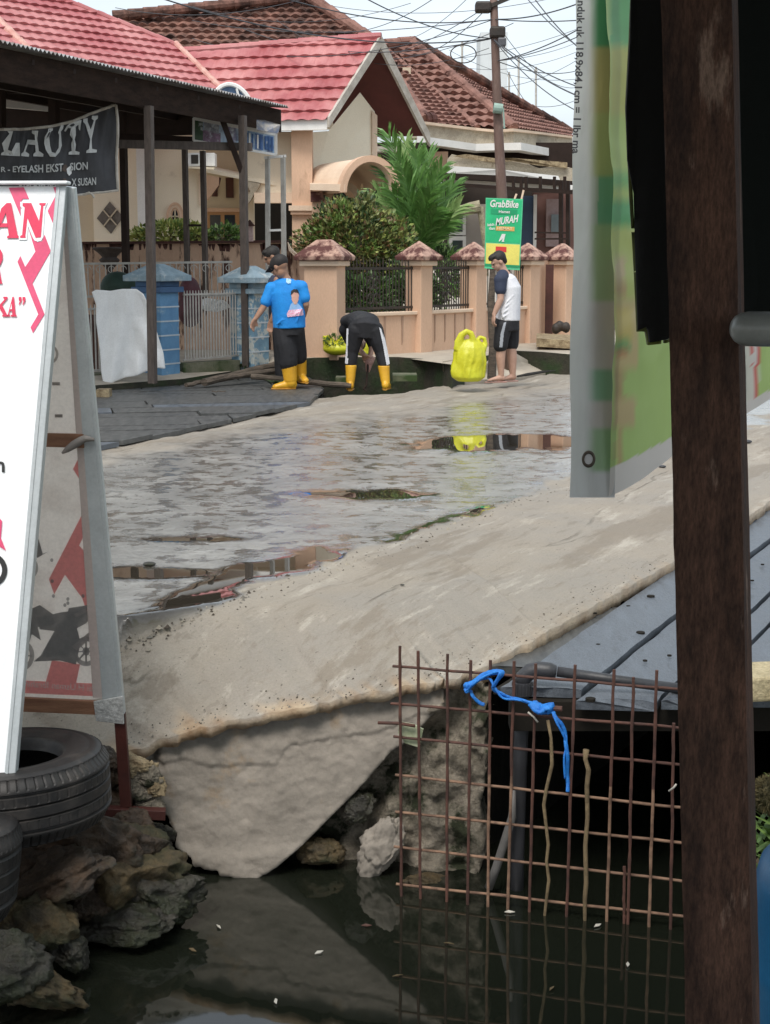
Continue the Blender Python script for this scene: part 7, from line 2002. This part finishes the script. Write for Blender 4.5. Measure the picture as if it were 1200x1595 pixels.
prn([(447, 489), (450, 483), (472, 481), (473, 491), (448, 494)], mat('print_white', (.75, .70, .78), (.75, .2, .35), 60, .7), 'printed_caption', .010)
prn([(446, 434), (450, 433), (454, 436), (453, 441), (449, 442), (446, 439)], mat('print_crest', (.55, .70, .85), (.2, .45, .75), 50), 'printed_crest', .010)
prn([(437, 424), (446, 423), (455, 427), (452, 429), (446, 426), (438, 427)], M['white'], 'collar', .008)
mb = MB()
torso(mb, [P(451, 500, Y), P(451, 512, Y), P(451, 522, Y)], [.155, .165, .165], [.12, .13, .135], V(1, 0, 0))
limb(mb, [P(441, 514, Y), P(444, 535, Y - .02), P(448, 552, Y - .02), P(449, 564, Y - .02)], [.122, .124, .122, .118]); limb(mb, [P(460, 514, Y), P(462, 532, Y + .07), P(464, 546, Y + .12), P(465, 556, Y + .15)], [.118, .116, .112, .108])
mb.build('shorts', BLACKC, root, smooth=True, remesh=.009, sm=4)
boot(root, P(450, 566, Y - .02), P(453, 597, Y - .02), P(434, 607, Y - .05), .100); boot(root, P(466, 556, Y + .16), P(469, 588, Y + .22), P(474, 597, Y + .1), .094)
# ---- second person hidden behind him
Y = 19.5
root = thing('person', P(436, 590, Y), 'dark haired person mostly hidden behind the man in the blue T-shirt', 'person')
hd = P(424, 400, Y); mb = MB(); g, Mx = head(mb, hd, V(-1, -.1, 0), .5, 1.0)
nk = P(434, 426, Y); limb(mb, [hd + V(.02, 0, -.03), nk, nk - V(0, 0, .1)], [.055, .058, .09])
torso(mb, [nk - V(0, 0, .02), nk - V(0, 0, .2), nk - V(-.02, 0, .6)], [.10, .15, .14], [.08, .10, .10], V(.3, 1, 0))
for sx in (-.09, .09): limb(mb, [nk + V(.02, sx, -.6), nk + V(.02, sx, -1.0), nk + V(.02, sx, -1.35)], [.085, .06, .04]); mb.tube([nk + V(.02, sx, -1.38), nk + V(-.14, sx, -1.40)], [.04, .03], 8)
for sx in (-.19, .19):
    limb(mb, [nk + V(0, sx, -.08), nk + V(0, sx * 1.1, -.35), nk + V(-.08, sx, -.58)], [.05, .042, .028]); hand(mb, nk + V(-.08, sx, -.58), V(-.2, 0, -1), V(0, -1, 0), .5)
mb.build('body', SK, root, smooth=True, remesh=.0085, sm=2); eyes(g, Mx, root)
mb = MB(); mb.ball(g(0, -.022, .045), (.086, .105, .088), 12, Mx); mb.ball(g(0, .045, .09), (.06, .05, .035), 8, Mx); mb.ball(g(0, -.05, -.01), (.07, .06, .06), 8, Mx); mb.build('hair', HAIR, root, smooth=True, remesh=.01, sm=2)
mb = MB(); torso(mb, [nk - V(0, 0, .02), nk - V(0, 0, .08), nk - V(0, 0, .3), nk - V(-.02, 0, .66)], [.10, .19, .18, .17], [.08, .12, .13, .13], V(.3, 1, 0)); mb.build('shirt', NAVY, root, smooth=True)
mb = MB()
for sx in (-.09, .09): limb(mb, [nk + V(.02, sx, -.6), nk + V(.02, sx, -1.0), nk + V(.02, sx, -1.30)], [.11, .085, .07])
mb.build('trousers', BLACKC, root, smooth=True, remesh=.012, sm=2)
# ---- bending person
Y = 18.75
root = thing('person', P(575, 606, Y), 'person in black with white side stripes and yellow boots bent over into the drain', 'person')
pv = P(569, 508, Y); ch = P(560, 499, Y + .30); sh_ = P(553, 508, Y + .52); hd = P(560, 535, Y + .66)
mb = MB(); g, Mx = head(mb, hd, V(0, .5, 0), 1.9, .95)
limb(mb, [sh_, sh_.lerp(hd, .5)], [.07, .055])
torso(mb, [pv, ch, sh_], [.15, .14, .15], [.12, .10, .09], V(1, 0, 0))
for a, b, c in ((P(540, 512, Y + .48), P(552, 536, Y + .45), P(568, 553, Y + .25)), (P(572, 514, Y + .5), P(580, 538, Y + .52), P(577, 554, Y + .42))):
    limb(mb, [a, b, c], [.05, .042, .030]); hand(mb, c, (P(573, 566, Y + .36) - c), V(0, -1, 0), 1.2)
kL, kR = P(548, 545, Y + .05), P(594, 545, Y + .0)
limb(mb, [P(556, 512, Y), kL, P(547, 592, Y)], [.10, .06, .04]); limb(mb, [P(582, 512, Y), kR, P(600, 594, Y - .05)], [.10, .06, .04])
mb.build('body', SK2, root, smooth=True, remesh=.0085, sm=2); eyes(g, Mx, root, .95)
mb = MB(); mb.ball(g(0, -.02, .05), (.084, .10, .086), 12, Mx); mb.build('hair', HAIR, root, smooth=True)
mb = MB(); torso(mb, [P(571, 512, Y - .02), pv + V(0, .05, .03), ch, P(552, 502, Y + .48), sh_], [.16, .185, .175, .185, .13], [.12, .14, .12, .11, .08], V(1, 0, 0))
limb(mb, [P(541, 508, Y + .44), P(537, 514, Y + .46), P(545, 532, Y + .52), P(553, 543, Y + .50)], [.085, .075, .062, .055]); limb(mb, [P(570, 512, Y + .46), P(576, 528, Y + .5), P(580, 538, Y + .52)], [.08, .062, .055])
mb.build('jacket', mat('dark_jacket', (.02, .022, .027), (.012, .012, .015), 5, .7, .5, 10), root, smooth=True, remesh=.010, sm=4)
mb = MB(); torso(mb, [P(570, 499, Y + .10), P(570, 510, Y - .02), P(569, 524, Y)], [.165, .185, .165], [.11, .145, .12], V(1, 0, 0))
limb(mb, [P(556, 514, Y - .01), P(552, 532, Y + .02), P(549, 548, Y + .04), P(547, 566, Y + .03)], [.115, .098, .082, .070]); limb(mb, [P(583, 514, Y - .01), P(589, 532, Y - .01), P(594, 548, Y), P(598, 568, Y - .02)], [.115, .098, .082, .068])
tr_ = mb.build('trousers', BLACKC, root, smooth=True, remesh=.009, sm=4)
bv3 = bvh_of(tr_)
prn([(540, 512), (543, 512), (542, 540), (541, 566), (538, 566), (539, 540)], WHITES, 'side_stripe', .008, tr_, bv3); prn([(591, 510), (594, 512), (601, 535), (606, 568), (602.5, 569), (597, 538)], WHITES, 'side_stripe', .008, tr_, bv3)
prn([(538, 558), (543, 558), (542, 567), (537, 567)], WHITES, 'side_stripe', .008, tr_, bv3)
mb = MB(); mb.tube([P(541.5, 512, Y - .05), P(541, 530, Y - .03), P(540.5, 548, Y), P(539, 566, Y + .01)], .011, 6); mb.build('side_stripe', WHITES, tr_); mb = MB(); mb.tube([P(593, 510, Y - .06), P(599, 530, Y - .05), P(603, 548, Y - .03), P(606, 567, Y - .04)], .012, 6); mb.build('side_stripe', WHITES, tr_)
boot(root, P(547, 570, Y + .02), P(546, 597, Y), P(546, 605, Y + .3), .070); boot(root, P(598, 571, Y - .03), P(601, 598, Y - .06), P(606, 604, Y + .25), .072)
mb = MB(); mb.tube([P(574, 556, Y + .34), P(573, 575, Y + .22), P(571, 600, Y + .10)], [.014, .013, .012], 8); mb.tube([P(571, 600, Y + .1), P(567, 606, Y + .05), P(572, 610, Y)], [.012, .010, .004], 6)
mb.build('hand_tool', M['brownframe'], label='dark hooked hand tool held down in the drain by the bending person', cat='tool')
mb = MB(); mb.tube([P(578, 556, Y + .34), P(575, 566, Y + .30), P(573, 580, Y + .26)], [.062, .050, .025], 10); mb.build('pink_cloth', mat('pinkish_cloth', (.55, .34, .30), (.32, .18, .15), 12, .8, .6, 30), label='pinkish rag between the hands of the bending person', cat='rag', remesh=.012, sm=2, smooth=True)
# ---- man in the white shirt
Y = 19.2
root = thing('person', P(784, 595, Y), 'man in a white T-shirt with navy sleeves looking down by the green poster', 'person')
hd = P(777, 408, Y); nk = P(788, 430, Y); ch = P(792, 448, Y); ws = P(792, 480, Y); pv = P(790, 500, Y)
mb = MB(); g, Mx = head(mb, hd, V(-.95, -.25, 0), .55, .98)
limb(mb, [hd + V(.025, 0, -.03), hd.lerp(nk, .6) , nk, ch], [.052, .055, .07, .10])
torso(mb, [nk, ch, ws, pv], [.09, .13, .12, .13], [.11, .155, .14, .15], V(1, 0, 0))
kA, kB = P(781, 542, Y - .08), P(797, 542, Y + .08)
limb(mb, [P(786, 505, Y - .07), kA, P(780, 556, Y - .08), P(781, 584, Y - .08)], [.095, .062, .060, .036]); limb(mb, [P(795, 505, Y + .07), kB, P(798, 558, Y + .08), P(799, 584, Y + .08)], [.095, .062, .062, .038])
for ax_, tx, yy in ((P(781, 585, Y - .08), P(760, 592, Y - .12), -.08), (P(799, 585, Y + .08), P(785, 592, Y + .02), .08)):
    d = V(tx.x - ax_.x, tx.y - ax_.y, 0).normalized(); h_ = V(ax_.x, ax_.y, P(784, 593, Y).z)
    mb.tube([h_ - d * .04 + V(0, 0, .035), h_ + V(0, 0, .045), h_ + d * .08 + V(0, 0, .032), h_ + d * .15 + V(0, 0, .02)], [.028, .036, .040, .040], 10, ry=[.03, .042, .026, .014], side=d.cross(V(0, 0, 1)))
    for i in range(5): mb.tube([h_ + d * .14 + d.cross(V(0, 0, 1)) * (i - 2) * .017 + V(0, 0, .016), h_ + d * (.19 - .008 * abs(i - 1)) + d.cross(V(0, 0, 1)) * (i - 2) * .018 + V(0, 0, .014)], [.011, .009], 6)
sA, eA, wA = P(780, 436, Y - .17), P(780, 466, Y - .20), P(770, 490, Y - .20)
limb(mb, [sA, sA.lerp(eA, .5), eA, eA.lerp(wA, .4), wA], [.055, .048, .042, .040, .028]); hand(mb, wA, V(-.12, 0, -1), V(.9, .3, 0), .55)
sB, eB, wB = P(786, 436, Y + .17), P(784, 466, Y + .2), P(776, 490, Y + .16)
limb(mb, [sB, eB, wB], [.052, .042, .028]); hand(mb, wB, V(-.1, 0, -1), V(.9, -.3, 0), .55)
mb.build('body', SK2, root, smooth=True, remesh=.008, sm=2); eyes(g, Mx, root, .98)
mb = MB(); mb.ball(g(0, -.030, .045), (.084, .092, .088), 12, Mx); mb.ball(g(0, .03, .095), (.066, .068, .036), 10, Mx); mb.ball(g(0, -.065, .0), (.070, .045, .07), 8, Mx); mb.ball(g(0, .07, .082), (.055, .03, .022), 8, Mx); mb.build('hair', HAIR, root, smooth=True, remesh=.008, sm=2)
mb = MB(); torso(mb, [nk + V(-.0, 0, .02), nk - V(-.01, 0, .03), ch, ws, P(791, 499, Y)], [.065, .115, .158, .150, .155], [.075, .16, .185, .18, .18], V(1, 0, 0))
for i in range(4): mb.tube([P(800 - i * 2, 460 + i * 9, Y - .17), P(790 - i * 2, 470 + i * 8, Y - .19), P(780 + i, 484 + i * 4, Y - .17)], .010, 6)
ws_ = mb.build('shirt', WHITES, root, smooth=True, remesh=.009, sm=4)
mb = MB(); limb(mb, [sA + V(.03, .07, .05), sA, sA.lerp(eA, .35), sA.lerp(eA, .5)], [.080, .084, .076, .076]); mb.build('sleeve', NAVY, root, smooth=True, remesh=.009, sm=3)
mb = MB(); limb(mb, [sB + V(.02, -.05, .03), sB, sB.lerp(eB, .5)], [.07, .078, .07]); mb.build('sleeve', NAVY, root, smooth=True, remesh=.009, sm=3)
mb = MB(); torso(mb, [P(791, 490, Y), P(790, 502, Y), P(790, 515, Y)], [.145, .155, .155], [.165, .175, .17], V(1, 0, 0))
limb(mb, [P(785, 508, Y - .08), P(781, 528, Y - .09), P(780, 538, Y - .09)], [.108, .096, .092]); limb(mb, [P(796, 508, Y + .08), P(797, 528, Y + .09), P(797, 536, Y + .09)], [.108, .096, .092])
st = mb.build('shorts', BLACKC, root, smooth=True, remesh=.009, sm=4)
bv4 = bvh_of(st); prn([(785, 503), (789, 501), (785, 520), (783, 541), (778, 541), (780, 520)], GREYS, 'side_stripe', .007, st, bv4)
for ax_, tx in ((P(781, 588, Y - .08), P(758, 594, Y - .12)), (P(799, 588, Y + .08), P(782, 594, Y + .02))):
    d = V(tx.x - ax_.x, tx.y - ax_.y, 0).normalized(); h_ = V(ax_.x, ax_.y, P(784, 595, Y).z)
    mb = MB(); mb.tube([h_ - d * .07 + V(0, 0, .006), h_ - d * .03 + V(0, 0, .006), h_ + d * .08 + V(0, 0, .006), h_ + d * .17 + V(0, 0, .006), h_ + d * .21 + V(0, 0, .006)], [.025, .042, .045, .050, .025], 12, ry=.009, side=d.cross(V(0, 0, 1))); mb.tube([h_ + d * .13 + V(0, 0, .05), h_ + d * .09 + d.cross(V(0, 0, 1)) * .045 + V(0, 0, .015)], .006, 5); mb.build('sandal', mat('pink_sandal', (.45, .26, .22), None, 5) if 'pink_sandal' not in bpy.data.materials else bpy.data.materials['pink_sandal'], root)
# ================================================================== yellow bags
YB = mat('yellow_bag', (.60, .57, .02), (.52, .51, .02), 3, .4, .5, 7, c3=(.62, .68, .05), s3=1.6, t3=.60, w3=.1)
YG2 = mat('greenish_fill', (.38, .50, .06), (.62, .68, .10), 12, .5)
Y = 18.6
root = thing('rubbish_bag', P(731, 592, Y), 'tall bright yellow plastic rubbish bag standing beside the man in the white shirt', 'bag')
cen = P(731, 560, Y); prof = [(594, 711, 750), (588, 705, 755), (578, 703, 755), (562, 705, 757), (550, 707, 757), (541, 711, 755), (534, 717, 751), (528, 724, 745)]
rws = []
for k, (py, xa, xb) in enumerate([(prof[0][0] - (prof[0][0] - 528) * t / 40, interp(sorted([(p[0], p[1]) for p in prof]), prof[0][0] - 66 * t / 40), interp(sorted([(p[0], p[2]) for p in prof]), prof[0][0] - 66 * t / 40)) for t in range(41)]):
    a, b = P(xa, py, Y), P(xb, py, Y); c = (a + b) / 2; r = (b - a).length / 2; row = []
    for j in range(97):
        an = 2 * math.pi * j / 96
        w_ = 1 + .03 * math.sin(an * 7 + k * .12) + .05 * fb(math.cos(an) * 1.6, math.sin(an) * 1.6, k * .07, 3) + .17 * abs(fb(math.cos(an) * 3.5, math.sin(an) * 3.5, k * .035 + 7, 2)) - .05 * abs(fb(math.cos(an) * 6, math.sin(an) * 6, k * .12 + 3, 2))
        sq_ = 1.0 if k > 3 else (.86 + .035 * k)
        row.append(c + V(math.cos(an) * r * w_ * sq_, math.sin(an) * r * .72 * w_ * sq_, 0))
    rws.append(row)
mb = MB(); mb.grid(rws); mb.poly(rws[0][:-1]); mb.poly(rws[-1][:-1][::-1])
def loop(pts, r, Yy, ry=None):
    q = [P(x, y, Yy) for x, y in pts]; mb.tube(q, r, 10, ry=ry)
loop([(716, 545), (715, 532), (719, 522), (727, 516), (734, 519), (737, 528), (737, 542)], [.075, .055, .042, .036, .036, .042, .065], 18.54, .03)
loop([(738, 545), (742, 531), (748, 525), (755, 527), (757, 536), (754, 548)], [.06, .045, .04, .034, .032, .05], 18.62, .025)
mb.build('sack', YB, root, smooth=True, remesh=.012, sm=3)
root = thing('rubbish_bag', P(522, 549, 20.35), 'low yellow bag of green weeds lying at the foot of the broad peach pillar', 'bag')
mb = MB(); c = P(524, 543, 20.35)
mb.ball(c + V(.02, 0, .0), (.20, .14, .09), 12); mb.ball(c + V(-.10, 0, .08), (.08, .08, .10), 8); mb.ball(c + V(.10, 0, .08), (.10, .09, .09), 8); mb.tube([c + V(-.10, 0, .08), P(508, 528, 20.35), P(503, 523, 20.35)], [.05, .03, .015], 8); mb.tube([c + V(.08, 0, .08), P(540, 526, 20.35), P(541, 520, 20.35)], [.05, .035, .015], 8)
mb.build('sack', YB, root, smooth=True, remesh=.016, sm=2)
mb = MB(); foliage(mb, P(521, 532, 20.28), (.12, .08, .07), 160, .02, .06, 2, shell=.1); mb.build('weeds', [M['leafA'], M['leafC']], root, recalc=False)
mb = MB(); mb.ball(P(568, 541, 20.2), (.08, .08, .11), 10); mb.ball(P(567, 549, 20.2), (.10, .08, .05), 10); mb.build('yellow_bag', YB, label='small yellow-green bag glimpsed between the legs of the bending person', cat='bag', remesh=.014, sm=2, smooth=True)
